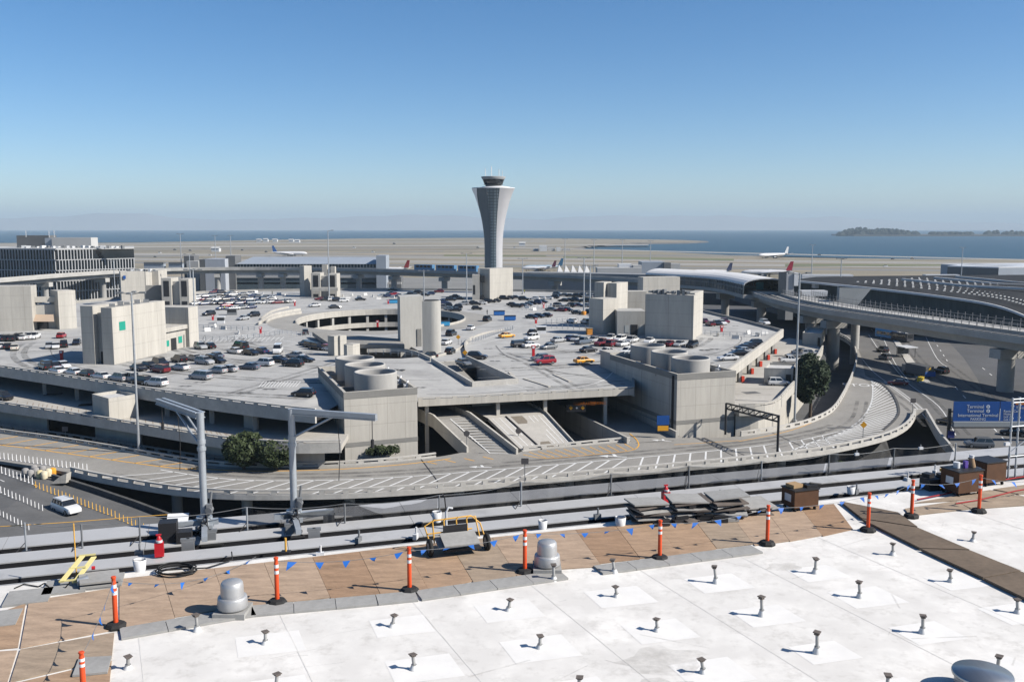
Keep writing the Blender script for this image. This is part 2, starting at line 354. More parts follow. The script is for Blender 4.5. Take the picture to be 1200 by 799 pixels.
def slotted(name, label, path, h=.85, thick=.35, step=3.0, gap=2.1, m=None, fascia=0., group=None, low=.28, rail=.24, cat='barrier'):
    """concrete barrier with a row of long openings, optionally the slab edge it stands on"""
    g = G(); t = thick/2
    if fascia: g.sweep(path, [(-t,-fascia),(t,-fascia),(t,low),(-t,low)])
    else: g.sweep(path, [(-t,0),(t,0),(t,low),(-t,low)])
    g.sweep(path, [(-t,h-rail),(t,h-rail),(t,h),(-t,h)])
    pts = resample(path, step)
    for i in range(len(pts)-1):
        d = pts[i+1]-pts[i]; p = pts[i] + d*.0
        a = atan2(d.y, d.x)
        g.cbox((p.x+cos(a)*(step-gap)/2, p.y+sin(a)*(step-gap)/2, p.z+(low+h-rail)/2), (step-gap, thick*.96, h-rail-low), a)
    o = g.build(name, m or M_BARR); tag(o, label, cat, group); return o
# ================================================================ elevated roadway (z 5)
inner = PX([(-120,489),(0,507),(60,515),(120,524.5),(180,534.5),(225,542),(262,546),(300,547.5),(350,547.2),(400,545.5),(450,542),(490,538),(520,534),(547,529)], RD, 3)
outer = PX([(84,554),(110,560),(150,567.5),(190,574),(235,579),(300,581.5),(400,580),(500,574.5),(600,566),(700,557),(800,548),(900,538),(960,530),(1000,522.5),(1040,512),(1062,500.5),(1071,489),(1072,484)], RD, 3)
front_edge = PX([(547,529),(606,531),(613,528),(735,517),(790,513),(850,512.5),(890,508),(925,502),(952,494.5),(975,482.5),(987,466),(996,448),(1001,434),(1004,420),(1001,407),(993,398),(978,391),(955,384)], RD)
tr_r = PX([(1085,483.5),(1091,494),(1101,511),(1112,524),(1120,536)], RD)
gore = PX([(84,554),(40,546),(0,540),(-120,524)], RD)
poly = inner[:-1] + front_edge + PX([(955,380.5),(1420,384),(1420,545),(1200,542)], RD) + tr_r[::-1] + outer[::-1] + gore[1:]
g = G(); g.prism(poly, RD-.5, RD); struct(g.build('elevated_road', M_ROAD))
# darker asphalt lanes of the through road, their shade put into the colour
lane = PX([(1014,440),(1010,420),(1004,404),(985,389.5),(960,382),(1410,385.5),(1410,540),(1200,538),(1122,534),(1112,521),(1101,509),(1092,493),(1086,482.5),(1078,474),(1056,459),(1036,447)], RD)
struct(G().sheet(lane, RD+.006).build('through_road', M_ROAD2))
struct(G().sheet(PX([(1088,386),(1110,399),(1130,420),(1146,445),(1158,478),(1200,530),(1420,538),(1420,387)], RD), RD+.012).build('asphalt_lane', mat('worn asphalt with shade', (.075,.076,.078), var=.2, scale=.1, fine=1.5, dirt=.3, dcol=(.05,.05,.05))))
outer_full = outer
slotted('concrete_barrier', 'long slotted concrete barrier along the outer edge of the curved roadway', outer, fascia=.5, h=1.0, step=3.4, gap=2.6, low=.28, rail=.22, thick=.42)
slotted('concrete_barrier', 'slotted concrete barrier between curved roadway and lower parking deck', inner[:-4], step=3.2, gap=2.3, h=.8)
slotted('concrete_barrier', 'second darker barrier close under the lower deck wall', [(p[0]+.3, p[1]+2.6, RD-.2) for p in inner[:20]], h=1.0, step=3.2, gap=2.3, m=M_BAND)
slotted('concrete_barrier', 'slotted barrier in front of the ramp mouths', PX([(613,528),(660,524),(700,520),(738,516.5)], RD, 3), h=.8, step=3.3, gap=2.3)
rb = PX([(868,511),(890,508),(925,502),(952,494.5),(975,482.5),(987,466),(996,448),(1001,434),(1004,420),(1001,407),(993,398),(978,391),(955,384)], RD, 3)
slotted('concrete_barrier', 'white barrier curving up beside the dark trench and tree', rb, h=.95, step=3.2, gap=1.7, fascia=1.2)
g = G(); g.sweep(smooth_path(tr_r, 4), [(-.2,-1.2),(.2,-1.2),(.2,.85),(-.2,.85)]); tag(g.build('concrete_barrier', M_BARR), 'solid concrete wall on the far side of the dark pit by the blue road sign', 'barrier')
g = G(); g.sweep(PX([(1072,484.5),(1085,484)], RD), [(-.2,-1.2),(.2,-1.2),(.2,.9),(-.2,.9)]); tag(g.build('concrete_barrier', M_BARR), 'short end wall closing the top of the dark pit', 'barrier')
# columns under the roadway
cg = [G().lathe((p[0]+.3, p[1]+5, 0), [(.8,0),(.8,RD-.52)], 14) for p in [outer[i] for i in (9,14,18,22,26,30,34,38)]]
for i, g in enumerate(cg): tag(g.build('road_column', M_WALL2), 'round concrete column in the dark under the curved roadway', 'column', 'columns under the roadway')
# abutment wall closing the underside
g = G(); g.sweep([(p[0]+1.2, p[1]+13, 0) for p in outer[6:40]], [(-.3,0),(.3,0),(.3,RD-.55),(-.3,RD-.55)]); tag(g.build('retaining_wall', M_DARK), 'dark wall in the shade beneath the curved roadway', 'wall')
# ---- painted lines
def offset(path, o):
    out = []
    for i, p in enumerate(path):
        a = path[max(i-1,0)]; b = path[min(i+1,len(path)-1)]
        t = Vector((b[0]-a[0], b[1]-a[1])).normalized(); out.append((p[0]+t.y*o, p[1]-t.x*o, p[2]))
    return out
mk = G(); my = G(); Z1 = .018
def line(g, path, w=.18, dz=Z1): g.ribbon(path, -w/2, w/2, dz)
edge = offset(outer, -8.4)[5:43]
line(mk, edge, .28)
ea = resample(offset(outer, -8.4)[5:43], 3.0); eb = resample(offset(outer, -.7)[2:46], 3.0)
for i in range(1, min(len(ea), len(eb))-2):
    a = ea[i]; k = min(range(len(eb)), key=lambda q: (eb[q]-a).length); t = (ea[i+1]-ea[i-1]).normalized()
    b = eb[k] - t*6.2
    line(mk, [tuple(a), tuple(b)], .30)
yo = [offset(inner, 8.2-4.6*min(1,i/16))[i] for i in range(len(inner))]
line(my, yo[:16] + offset(inner, 2.2)[20:-3], .34)
iy = resample(yo[:17], 5.2); ix = resample(offset(inner, .6)[:19], .5)
for p_ in iy[1:]:
    k_ = min(range(len(ix)), key=lambda q: (ix[q]-p_).length); line(my, [tuple(p_), tuple(ix[min(len(ix)-1, k_+3)])], .36)
fy = PX([(613,532.5),(640,537),(690,533),(735,528.5),(748,523),(746,515),(738,508)], RD, 4); line(my, fy, .22)
for i in range(12):
    t = i/11; line(my, [P(620+112*t, 529.5-9.5*t, RD), P(640+104*t, 536.5-9.5*t, RD)], .2)
for i in range(4): line(my, [P(500+22*i, 541-2.0*i, RD), P(512+22*i, 543.5-1.8*i, RD)], .25)
line(my, PX([(866,517),(905,509.5),(935,501.5),(960,490.5),(978,477),(990,459)], RD, 4), .2)
line(my, PX([(790,521),(866,516)], RD), .2)
# hatch of the loop on the right
lp = PX([(1000,519),(1030,507),(1050,490),(1053,478),(1046,462),(1034,450),(1023,446)], RD, 5)
lq = PX([(925,529),(955,517),(985,507),(1008,492),(1020,475),(1023,460),(1022,446)], RD, 5)
line(mk, lq, .35)
for i in range(2, len(lq)-1):
    line(mk, [tuple(lq[i]), tuple(lp[min(i, len(lp)-1)])], .25)
kb = G(); kb.sweep(lp[6:], [(-.25,0),(.25,0),(.25,.14),(-.25,.14)]); tag(kb.build('kerb', mat('dark kerb', (.06,.06,.06), var=.2, scale=.5)), 'dark curved kerb edging the hatched loop ramp', 'kerb')
for pts_ in ([(1036,447),(1066,470),(1100,506)], [(1010,420),(1026,438),(1060,462),(1084,482)], [(1040,420),(1062,447),(1100,476),(1120,510)], [(1018,392),(1030,410),(1040,420)], [(1036,398),(1048,424),(1066,448)],[(1085,395),(1098,420),(1110,430)]):
    line(mk, PX(pts_, RD, 5), .18, .03)
for x0, y0, x1, y1, k in ((1118,452,1200,540,9),(1150,430,1200,470,6),(1090,392,1112,426,6),(1020,385,1036,400,3)):
    for i in range(k):
        a = (i+.15)/k; b = (i+.5)/k
        line(mk, PX([(x0+(x1-x0)*a, y0+(y1-y0)*a), (x0+(x1-x0)*b, y0+(y1-y0)*b)], RD), .22, .035)
def flat_text(body, px, py, z, size, rz, m, sx=1.):
    o = text('painted_word', body, size, P(px, py, z+.03), (0,0,rz), m, None, 'CENTER', .002); o.scale = (1, sx, 1); return struct(o)
flat_text('STOP', 1009, 452.5, RD, 3.4, radians(-14), M_WHITE, 1.6)
# arrows on the road
def arrow(px, py, rz, s=1.):
    c = P(px, py, RD+.03); g = G()
    for poly_ in ([(-.15,-1.8),(.15,-1.8),(.15,.6),(-.15,.6)], [(-.6,.6),(.6,.6),(0,1.9)], [(.15,-.6),(1.2,-.2),(1.2,.2),(.15,-.1)]):
        pts_ = [(c[0]+(x*cos(rz)-y*sin(rz))*s, c[1]+(x*sin(rz)+y*cos(rz))*s) for x, y in poly_]
        g.sheet(pts_, RD+.03)
    struct(g.build('painted_arrow', M_WHITE))
arrow(718, 534.5, radians(80), 1.3); arrow(563, 547, radians(85), 1.0); arrow(775, 516, radians(70), 1.0)
da = G(); c = P(984, 501, RD+.03); da.sheet([(c[0]-2.4,c[1]-.5),(c[0]+1,c[1]-.3),(c[0]+1,c[1]-1),(c[0]+3,c[1]+.2),(c[0]+1,c[1]+1.4),(c[0]+1,c[1]+.5),(c[0]-2.4,c[1]+.4)], RD+.03); struct(da.build('painted_arrow', M_PATCH))
pt = G(); pt.sheet(PX([(556,527.5),(574,525.5),(582,529),(562,531.5)], RD), RD+.02); struct(pt.build('dark_patch', M_PATCH))
flat_text('STOP', 569, 530, RD, 1.5, radians(4), M_WHITE, 1.2)
jt = G()
for a, b in (((492,536),(513,564)),((818,514),(860,534)),((826,513.5),(872,533)),((905,507),(942,524)),((745,519),(790,516))): line(jt, PX([a, b], RD), .22, .012)
struct(jt.build('road_joint', M_BLACK))
wr = G()
for o_ in (-3.2,-10.2,-12.2): wr.ribbon(offset(outer, o_)[3:44], -.55, .55, .009)
for pts_ in ([(1012,440),(1030,452),(1062,474),(1090,500)], [(1024,400),(1048,430),(1092,470),(1130,510)], [(1010,470),(1004,490),(985,502),(950,514),(900,524)], [(1100,420),(1140,450),(1190,490)], [(1060,400),(1080,425),(1120,455)]):
    for s_ in (-1.,.9): wr.ribbon(PX(pts_, RD, 6), s_-.4, s_+.4, .026)
struct(wr.build('tyre_wear', M_WEAR))
struct(mk.build('road_markings', M_WHITE)); struct(my.build('yellow_road_markings', M_YEL))
# ================================================================ sunken side road at the left (falls towards the terminal)
def ramp_z(x): return max(.3, min(4.4, 1.6 + (-46 - x)*.105))
def PR(px, py):                 # pixel -> falling side road
    z = 3.
    for _ in range(12): q = P(px, py, z); z = ramp_z(q[0])
    return (q[0], q[1], z)
def ramp_sheet(pxs, dz):
    fl = [PR(x, y) for x, y in pxs]; return [(p[0], p[1], p[2]+dz) for p in fl]
sd_g = G(); top_row = [PR(x, y) for x, y in ((-140,528),(-60,538),(0,546),(60,560),(110,577),(160,594),(215,613))]; bot = [(p[0]*.93-1, p[1]-42, p[2]) for p in top_row]
for i in range(6): sd_g.add([top_row[i], top_row[i+1], bot[i+1], bot[i]], [(0,3,2,1)])
struct(sd_g.build('side_road', mat('side road asphalt', (.13,.13,.13), var=.22, scale=.15, fine=1.5, dirt=.3, dcol=(.07,.07,.07))))
wl_ = G(); wp = [PR(x, y) for x, y in ((62,562),(110,577),(160,594),(205,611))]
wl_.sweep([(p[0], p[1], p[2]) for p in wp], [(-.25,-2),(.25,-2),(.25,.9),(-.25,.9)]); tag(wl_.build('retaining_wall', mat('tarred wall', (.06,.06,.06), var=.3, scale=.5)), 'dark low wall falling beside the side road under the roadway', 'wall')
sm = G(); sy_ = G()
for pts_ in ([(0,562),(60,588),(130,612),(170,628)], [(0,598),(50,622),(90,640)], [(-40,585),(20,608)]): line(sm, [PR(*q) for q in pts_], .16, .02)
line(sy_, [PR(*q) for q in ((40,568),(100,588),(150,606),(178,620))], .2, .02)
struct(sm.build('side_road_markings', M_WHITE)); struct(sy_.build('side_road_yellow_line', M_YEL))
bol = G().lathe((0,0,0), [(.14,0),(.14,.05),(.045,.06),(.045,.9),(.03,.92)], 8).build('lane_post', mat('white plastic', (.8,.8,.8), rough=.5, var=.05)); bol.location = (0,0,-50)
boy = G().lathe((0,0,0), [(.14,0),(.14,.05),(.045,.06),(.045,.9),(.03,.92)], 8).build('lane_post', mat('yellow plastic', (.75,.42,.05), rough=.5, var=.05)); boy.location = (0,0,-50)
firsts = {}
def posts(a, b, n, src, fn, rowname, colour, sc=1.):
    for i in range(n):
        t = i/(n-1); p = fn(a[0]+(b[0]-a[0])*t, a[1]+(b[1]-a[1])*t)
        o = firsts.get(src.name)
        if o is None: o = src; firsts[src.name] = src; o.location = p
        else: o = src.copy(); COL.objects.link(o); o.location = p
        o.scale = (sc, sc, sc)
        tag(o, f'{colour} flexible lane post in the {rowname}', 'lane post', rowname)
posts((0,537), (102,551), 22, bol, lambda x, y: P(x, y, RD), 'row of white posts along the road above the barrels', 'white', 1.15)
posts((2,554), (38,567), 9, bol, PR, 'white row behind the white SUV', 'white', 1.15)
posts((42,571), (135,606), 22, boy, PR, 'yellow row beside the white SUV', 'yellow', 1.05)
posts((140,609), (178,625), 9, boy, PR, 'yellow row running on towards the roof edge', 'yellow', 1.05)
posts((1,577), (50,599), 12, bol, PR, 'white row in front of the white SUV', 'white', 1.05)
posts((0,605), (34,622), 9, bol, PR, 'lowest white row near the roof edge', 'white', 1.05)
# ================================================================ parking garage
def inside(pt, poly):
    x, y = pt; c = False; n = len(poly)
    for i in range(n):
        a, b = poly[i], poly[(i+1) % n]
        if (a[1] > y) != (b[1] > y) and x < (b[0]-a[0])*(y-a[1])/(b[1]-a[1])+a[0]: c = not c
    return c
FE0, FE1 = Vector((-17.1,168.2)), Vector((23.6,180.2)); FED = (FE1-FE0).normalized(); FEN = Vector((-FED.y, FED.x))
def zr(x, y):                   # roof height: the deck falls 2 m towards the front portal
    t = (Vector((x,y))-FE0).dot(FEN); w = max(0., min(1., (36-abs(x-2))/10))
    return RF - 2.0*(1-max(0., min(1., t/30.)))*w
def PF(px, py):
    z = RF
    for _ in range(10): q = P(px, py, z); z = zr(q[0], q[1])
    return (q[0], q[1], z)
def PXF(pts, n=0):
    w = [PF(x, y) for x, y in pts]; return smooth_path(w, n) if n else w
from mathutils.geometry import delaunay_2d_cdt
def roof_mesh(g, poly, holes, dz):
    loops = [[Vector(p[:2]) for p in poly]] + [[Vector(p[:2]) for p in h] for h in holes]
    vs = []; es = []
    for l in loops:
        o = len(vs); vs += l; es += [(o+i, o+(i+1) % len(l)) for i in range(len(l))]
    for i in range(-9, 10):
        for j in range(0, 20):
            q = FE0.lerp(FE1, .5) + FED*(i*4.2) + FEN*(j*3.0+.6)
            if inside(q, loops[0]) and not any(inside(q, h) for h in loops[1:]): vs.append(q)
    v2, _, f2, *_r = delaunay_2d_cdt(vs, es, [], 0, 1e-4)
    fs = []
    for f in f2:
        c = sum((v2[i] for i in f), Vector((0,0)))/len(f)
        if inside(c, loops[0]) and not any(inside(c, h) for h in loops[1:]):
            A, B, C_ = [v2[i] for i in f[:3]]; fs.append(tuple(f) if (B-A).cross(C_-A) > 0 else tuple(f)[::-1])
    return g.add([(p.x, p.y, zr(p.x, p.y)+dz) for p in v2], fs)
gar = thing('parking_garage', 'huge round concrete parking garage with cars on its roof', 'parking garage', (RC[0], RC[1], 0))
fl_px = [(-170,405),(0,432.5),(60,441.5),(130,452.5),(200,463.5),(270,473.5),(330,481),(370,485)]
fpath = PX(fl_px, RF, 4)
fr = [(*FE0, RF-2.0), (*FE1, RF-2.0)]
right_edge = PX([(853,437.5),(917,389.5)], RF)
back = PX([(905,386),(893,383),(870,377),(845,371),(825,366),(800,357),(770,350),(730,345.5),(690,343.5),(640,342),(560,341),(460,340),(380,340.5),(300,341.5),(240,343.5),(180,347.5),(120,352),(60,358),(0,366),(-170,380)], RF)
roof_poly = fpath + [(-30.,160.,RF), (-25.,166.,RF)] + fr + [(24.6,188.,RF), (36,188,RF)] + right_edge + back
HC = (-42., 302.); HRX, HRY = 26.5, 33.
hole = [(HC[0]+HRX*cos(2*pi*i/48), HC[1]+HRY*sin(2*pi*i/48)) for i in range(48)]
tr1 = [p[:2] for p in PXF([(506,424.5),(553,453),(606,449),(546,421)])]
tr2 = [p[:2] for p in PX([(404,407),(474,402),(503,417.5),(470,420),(432,420)], RF)]
g = G(); roof_mesh(g, roof_poly, [hole, tr1, tr2], 0); g.build('roof_deck', M_DECK, gar)
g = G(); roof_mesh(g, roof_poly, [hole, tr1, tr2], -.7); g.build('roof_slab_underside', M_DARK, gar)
o = slotted('parapet', '', fpath, h=.95, thick=.4, fascia=1.5, step=2.9, gap=2.2, low=.5, rail=.2); o.parent = gar; o.location = -gar.location; [o.__delitem__(k) for k in ('label','category')]
frp = [lerp(fr[0], fr[1], i/10) for i in range(11)]
o = slotted('parapet', '', frp, h=.85, thick=.5, fascia=.75, step=3.2, gap=2.4, low=.52, rail=.12, m=M_WALL); o.parent = gar; o.location = -gar.location; [o.__delitem__(k) for k in ('label','category')]
g = G(); g.sweep([fr[1], (24.6,188.,zr(24.6,188.))], [(-.25,-1.1),(.25,-1.1),(.25,.9),(-.25,.9)]); g.build('parapet', M_FASC, gar)
g = G(); g.sweep(right_edge, [(-.3,-1.3),(.3,-1.3),(.3,1.0),(-.3,1.0)]); g.build('parapet', M_WALL, gar)
g = G(); g.sweep(PX([(917,389.5)],RF)+back[:6], [(-.2,-1.2),(.2,-1.2),(.2,.8),(-.2,.8)]); g.build('parapet', M_FASC, gar)
g = G(); g.sweep(back[5:], [(-.2,-1.2),(.2,-1.2),(.2,1.0),(-.2,1.0)]); g.build('parapet', M_FASC, gar)
# walls and columns of the storeys below, set back behind the edge
wall_in = offset(fpath, -22)
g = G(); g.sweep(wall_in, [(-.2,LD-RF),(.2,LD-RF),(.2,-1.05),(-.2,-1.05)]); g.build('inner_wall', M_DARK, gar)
for i in range(3, len(fpath)-2, 3):
    p = offset(fpath, -2.2)[i]; g = G(); g.cbox((p[0], p[1], (LD+RF-1)/2), (.7,.7,RF-1-LD), .5); g.build('column', M_WALL2, gar)
for a, b in ((10,12),(20,22)):
    g = G(); g.sweep(offset(fpath, -3.0)[a:b], [(-.15,LD-RF),(.15,LD-RF),(.15,-1.05),(-.15,-1.05)]); g.build('wall_panel', M_WALL2, gar)
lpath = PX([(-170,450),(0,475.5),(60,484.5),(130,495.5),(200,507),(260,517),(305,521.5),(350,523),(400,522)], LD, 4)
ldp = lpath + [(-28,170,LD)] + [(p[0], p[1], LD) for p in wall_in[::-1]]
g = G(); g.prism(ldp, LD-.9, LD); g.build('lower_deck', M_DECK2, gar)
o = slotted('parapet', '', lpath, h=.95, thick=.4, fascia=1.1, step=3.6, gap=2.9, low=.5, rail=.2); o.parent = gar; o.location = -gar.location; [o.__delitem__(k) for k in ('label','category')]
lw = offset(lpath, -3)
for a, b in ((0,7),(10,14),(17,21),(23,31)):
    g = G(); g.sweep(lw[a:b], [(-.15,-LD),(.15,-LD),(.15,-.95),(-.15,-.95)]); g.build('wall_panel', M_WALL2, gar)
g = G(); g.sweep(offset(lpath, -14), [(-.15,-LD),(.15,-LD),(.15,-.95),(-.15,-.95)]); g.build('inner_wall', M_DARK, gar)
rd_px = [(866,481),(905,477.5),(925,459),(942,440.5),(956,424),(964,410)]
rpath = PX(rd_px, LD, 4)
rdp = rpath + PX([(950,400),(925,396)], LD) + [(64,262,LD), (38,192,LD), (41,178,LD)]
g = G(); g.prism(rdp, LD-.9, LD); g.build('lower_deck', M_DECK2, gar)
o = slotted('parapet', '', rpath, h=1.3, thick=.4, fascia=1.0, step=4.5, gap=3.2, low=.75, rail=.35, m=M_WALL); o.parent = gar; o.location = -gar.location; [o.__delitem__(k) for k in ('label','category')]
g = G(); g.sweep(offset(rpath, -1.5), [(-.15,-LD),(.15,-LD),(.15,-.95),(-.15,-.95)]); g.build('wall_panel', M_WALL, gar)
g = G(); q0, q1 = right_edge; g.para((q0[0]-7,q0[1]+2,LD+.0),(q1[0]-q0[0],q1[1]-q0[1],0),(.3,-.2,0),(0,0,RF-1.05-LD)); g.build('inner_wall', M_DARK, gar)
# red wall columns below the right roof edge
for i in range(6):
    p = lerp(right_edge[0], right_edge[1], .06+.155*i); g = G(); g.cbox((p[0]-.6, p[1]+.3, (LD+RF-1.3)/2), (.8,.8,RF-1.3-LD), .3); g.build('column', M_WALL2, gar)
    if i: g = G(); g.cbox((p[0]+.0, p[1]-.05, LD+.7), (.65,.65,1.3), .3); g.build('column_wrap', mat('orange red wrap', (.62,.06,.03), var=.1, scale=1.), gar)
# round well of the spiral ramp
g = G()
def ring_band(g, k, z0, z1, mi=0):
    n = 64; vs = []
    for i in range(n):
        a = 2*pi*i/n
        for z in (z0, z1): vs.append((HC[0]+HRX*k*cos(a), HC[1]+HRY*k*sin(a), z))
    g.add(vs, [(2*i, (2*i+2) % (2*n), (2*i+3) % (2*n), 2*i+1)[::-1] for i in range(n)], mi)
ring_band(g, 1.0, RF-1.3, RF); g.build('well_rim', M_WALL, gar)
g = G(); ring_band(g, 1.22, -8, RF-.9); g.build('well_wall', M_DARK, gar)
for zz in (8.6, 3.4, -2.):
    g = G(); ring_band(g, 1.0, zz-.8, zz+.9)
    n = 64; vs = []
    for i in range(n+1):
        a = 2*pi*i/n
        for k in (1.0, 1.22): vs.append((HC[0]+HRX*k*cos(a), HC[1]+HRY*k*sin(a), zz))
    g.add(vs, [(2*i, 2*i+1, 2*i+3, 2*i+2) for i in range(n)]); g.build('well_ring_floor', M_WALL, gar)
for i in range(26):
    a = 2*pi*i/26; g = G(); g.cbox((HC[0]+HRX*1.03*cos(a), HC[1]+HRY*1.03*sin(a), RF/2-1), (.9,.9,RF-1), a); g.build('well_column', M_WALL2, gar)
g = G(); g.lathe((HC[0],HC[1],-4), [(24,0)], 40, sx=1.06, sy=1.3); g.v.append((HC[0],HC[1],-4)); g.f += [(j, (j+1)%40, len(g.v)-1) for j in range(40)]; g.m += [0]*40; g.sm += [False]*40; g.build('well_floor', M_ASPH, gar)
def ringed(k0, k1, a0, a1, z, n=48):
    vs = []
    for i in range(n+1):
        a = a0+(a1-a0)*i/n
        for k in (k0, k1): vs.append((HC[0]+(HRX+k)*cos(a), HC[1]+(HRY+k)*sin(a), z))
    return vs, [(2*i, 2*i+1, 2*i+3, 2*i+2) for i in range(n)]
g = G(); g.add(*ringed(.2, 9, 0, 2*pi, RF+.02)); g.build('ring_lane', mat('ring lane concrete', (.36,.345,.315), var=.15, scale=.1, dirt=.3), gar)
g = G()
for a0, a1 in ((radians(-60), radians(70)), (radians(75), radians(200))):
    n = 40; path = [(HC[0]+(HRX+.3)*cos(a0+(a1-a0)*i/n), HC[1]+(HRY+.3)*sin(a0+(a1-a0)*i/n), RF) for i in range(n+1)]
    g.sweep(path, [(-.15,0),(.15,0),(.15,.7),(-.15,.7)])
g.build('well_parapet', M_WALL, gar)
g = G(); n = 30
path = [(HC[0]+(HRX+9.2)*cos(a), HC[1]+(HRY+10)*sin(a), RF) for a in [radians(150+45*i/n) for i in range(n+1)]]
g.sweep(path, [(-.2,0),(.2,0),(.2,.9),(-.2,.9)]); g.build('ramp_parapet', M_WALL, gar)
# the ramp trench falling from the roof
def trench(poly, zb, fall=None):
    g = G(); n = len(poly)
    for i in range(n):
        a, b = poly[i], poly[(i+1) % n]
        g.quad((*b, zb), (*a, zb), (*a, zr(*a)), (*b, zr(*b))); 
    g.build('trench_wall', M_WALL2, gar)
trench(tr1, LD-4); trench(tr2, LD-3)
A, B, C_, D = tr1
g = G(); g.add([(*A, zr(*A)-.2), (A[0]*.35+D[0]*.65, A[1]*.35+D[1]*.65, zr(*A)-.2), (B[0]*.45+C_[0]*.55, B[1]*.45+C_[1]*.55, LD-.6), (*B, LD-.6)], [(0,3,2,1)]); g.build('ramp', M_ROAD, gar)
g = G(); g.add([(*A, LD-3), (*B, LD-3), (*C_, LD-3), (*D, LD-3)], [(0,1,2,3)]); g.build('lower_floor', M_ASPH, gar)
for a, b in ((A, B), (B, C_), (C_, D)):
    g = G(); g.sweep([(*a, zr(*a)), (*b, zr(*b))], [(-.18,-.6),(.18,-.6),(.18,1.0),(-.18,1.0)]); g.build('trench_parapet', M_BARR, gar)
g = G(); g.add([(p[0], p[1], LD-2.5) for p in tr2], [tuple(range(5))]); g.build('lower_floor', M_ASPH, gar)
bp_ = [p for p in PX([(330,392),(372,389),(392,400),(396,406)], RF+.9)]
# bridge slab over the second opening
b1 = [p[:2] for p in PX([(366,389),(470,397),(474,404),(386,402.5)], RF+1.5)]
g = G(); g.prism(b1, RF+.5, RF+1.5); g.build('bridge_slab', M_ROAD, gar)
# spur walls by the ring (white curved ramp edges)
for pts_, h in (([(303,381),(318,371),(340,366),(352,364)], .9), ([(306,375),(318,366),(338,361)], .7), ([(505,420),(530,413),(545,405),(552,398),(565,392),(590,387)], .5), ([(548,420),(545,405),(553,397)], .8), ([(505,423),(478,413),(430,413)], .8)):
    g = G(); g.sweep(PX(pts_, RF, 4), [(-.2,0),(.2,0),(.2,h),(-.2,h)]); g.build('ramp_parapet', M_WALL, gar)
# ---- ramps under the front portal
def ramp_quad(name, b0, b1, t0, t1, z0, z1, m):
    g = G(); pb0, pb1, pt0, pt1 = P(*b0, z0), P(*b1, z0), P(*t0, z1), P(*t1, z1)
    k0 = Vector(pt0)-Vector(pb0); k1 = Vector(pt1)-Vector(pb1); u0 = (pt0[0]+k0.x*1.2, pt0[1]+k0.y*1.2, z1+.4); u1 = (pt1[0]+k1.x*1.2, pt1[1]+k1.y*1.2, z1+.4)
    g.add([pb0, pb1, pt1, pt0, u1, u0], [(0,1,2,3),(3,2,4,5)])
    g.add([(p[0],p[1],p[2]-.6) for p in (pb0, pb1, pt1, pt0)], [(3,2,1,0)]); g.add([pb0, pt0, (pt0[0],pt0[1],z1-.6), (pb0[0],pb0[1],z0-.6)], [(0,1,2,3)])
    g.build(name, m, gar); return pb0, pb1, pt0, pt1, u0, u1
def ramp_wall(pts, h=1.05, t=.35, down=0., m=None):
    g = G(); g.sweep(pts, [(-t/2,-down),(t/2,-down),(t/2,h),(-t/2,h)]); return g.build('ramp_wall', m or M_WALL, gar)
ra = ramp_quad('entry_ramp', (548,530), (606,532), (508,492), (551,489), RD+.015, 8.3, M_ROAD)
ramp_wall([ra[0], ra[2], ra[4]], 1.0, .35, 1.4)
rbm = ramp_quad('entry_ramp', (613,529), (674,522), (572,490), (640,485), RD+.015, 8.0, M_DECK2)
ramp_wall([ra[1], ra[3], ra[5]], .95, .4, .3)
ramp_wall([rbm[1], rbm[3], rbm[5]], .5, .25, .8)
g = G(); g.sweep([lerp(rbm[0], rbm[1], .35), lerp(rbm[2], rbm[3], .30)], [(-.12,.02),(.12,.02),(.12,.2),(-.12,.2)]); g.build('ramp_kerb', M_BLACK, gar)
st_ = G(); st_.add([lerp(rbm[0], rbm[1], .42), lerp(rbm[0], rbm[1], .62), lerp(rbm[2], rbm[3], .58), lerp(rbm[2], rbm[3], .38)], [(0,1,2,3)]); st_.v = [(x,y,z+.02) for x,y,z in st_.v]; st_.build('ramp_strip', mat('brown ramp strip', (.22,.19,.15), var=.2, scale=.5), gar)
hm_ = G()
for k_ in (.06,.18,.27,.68,.76,.85,.93): hm_.add([lerp(lerp(rbm[0], rbm[1], k_-.006), lerp(rbm[2], rbm[3], k_-.006), .02), lerp(lerp(rbm[0], rbm[1], k_+.006), lerp(rbm[2], rbm[3], k_+.006), .02), lerp(lerp(rbm[0], rbm[1], k_+.006), lerp(rbm[2], rbm[3], k_+.006), .98), lerp(lerp(rbm[0], rbm[1], k_-.006), lerp(rbm[2], rbm[3], k_-.006), .98)], [(0,1,2,3)])
hm_.v = [(x,y,z+.03) for x,y,z in hm_.v]
for i in range(14):
    t = i/13; a = lerp(lerp(ra[0], ra[1], .45), lerp(ra[2], ra[3], .45), t); b = lerp(lerp(ra[0], ra[1], .92), lerp(ra[2], ra[3], .92), t)
    line(hm_, [a, b], .28, .03)
line(hm_, [lerp(ra[0], ra[1], .45), lerp(ra[2], ra[3], .45)], .2, .03); hm_.build('ramp_markings', M_WHITE, gar)
wc = [(*P(x, y, RD+1.1)[:2], RD) for x, y in ((736,512.5),(703,496.5),(660,475.5),(642,467))]
ramp_wall([wc[0], wc[1], wc[2], wc[3]], 1.1, .4, 5.)
g = G(); g.sheet([P(674,522,RD)[:2], P(736,517,RD)[:2], wc[2][:2], P(640,485,8.0)[:2]], 1.8); g.build('sunken_ramp', M_ROAD, gar)
rdq = PX([(740,516.5),(800,513),(748,480),(700,466),(640,470)], RD); g = G(); g.sheet(rdq, RD-.03); g.build('entry_ramp', M_ROAD, gar)
g = G(); g.prism(rdq, 0, RD-.1); g.build('ramp_base', M_DARK, gar)
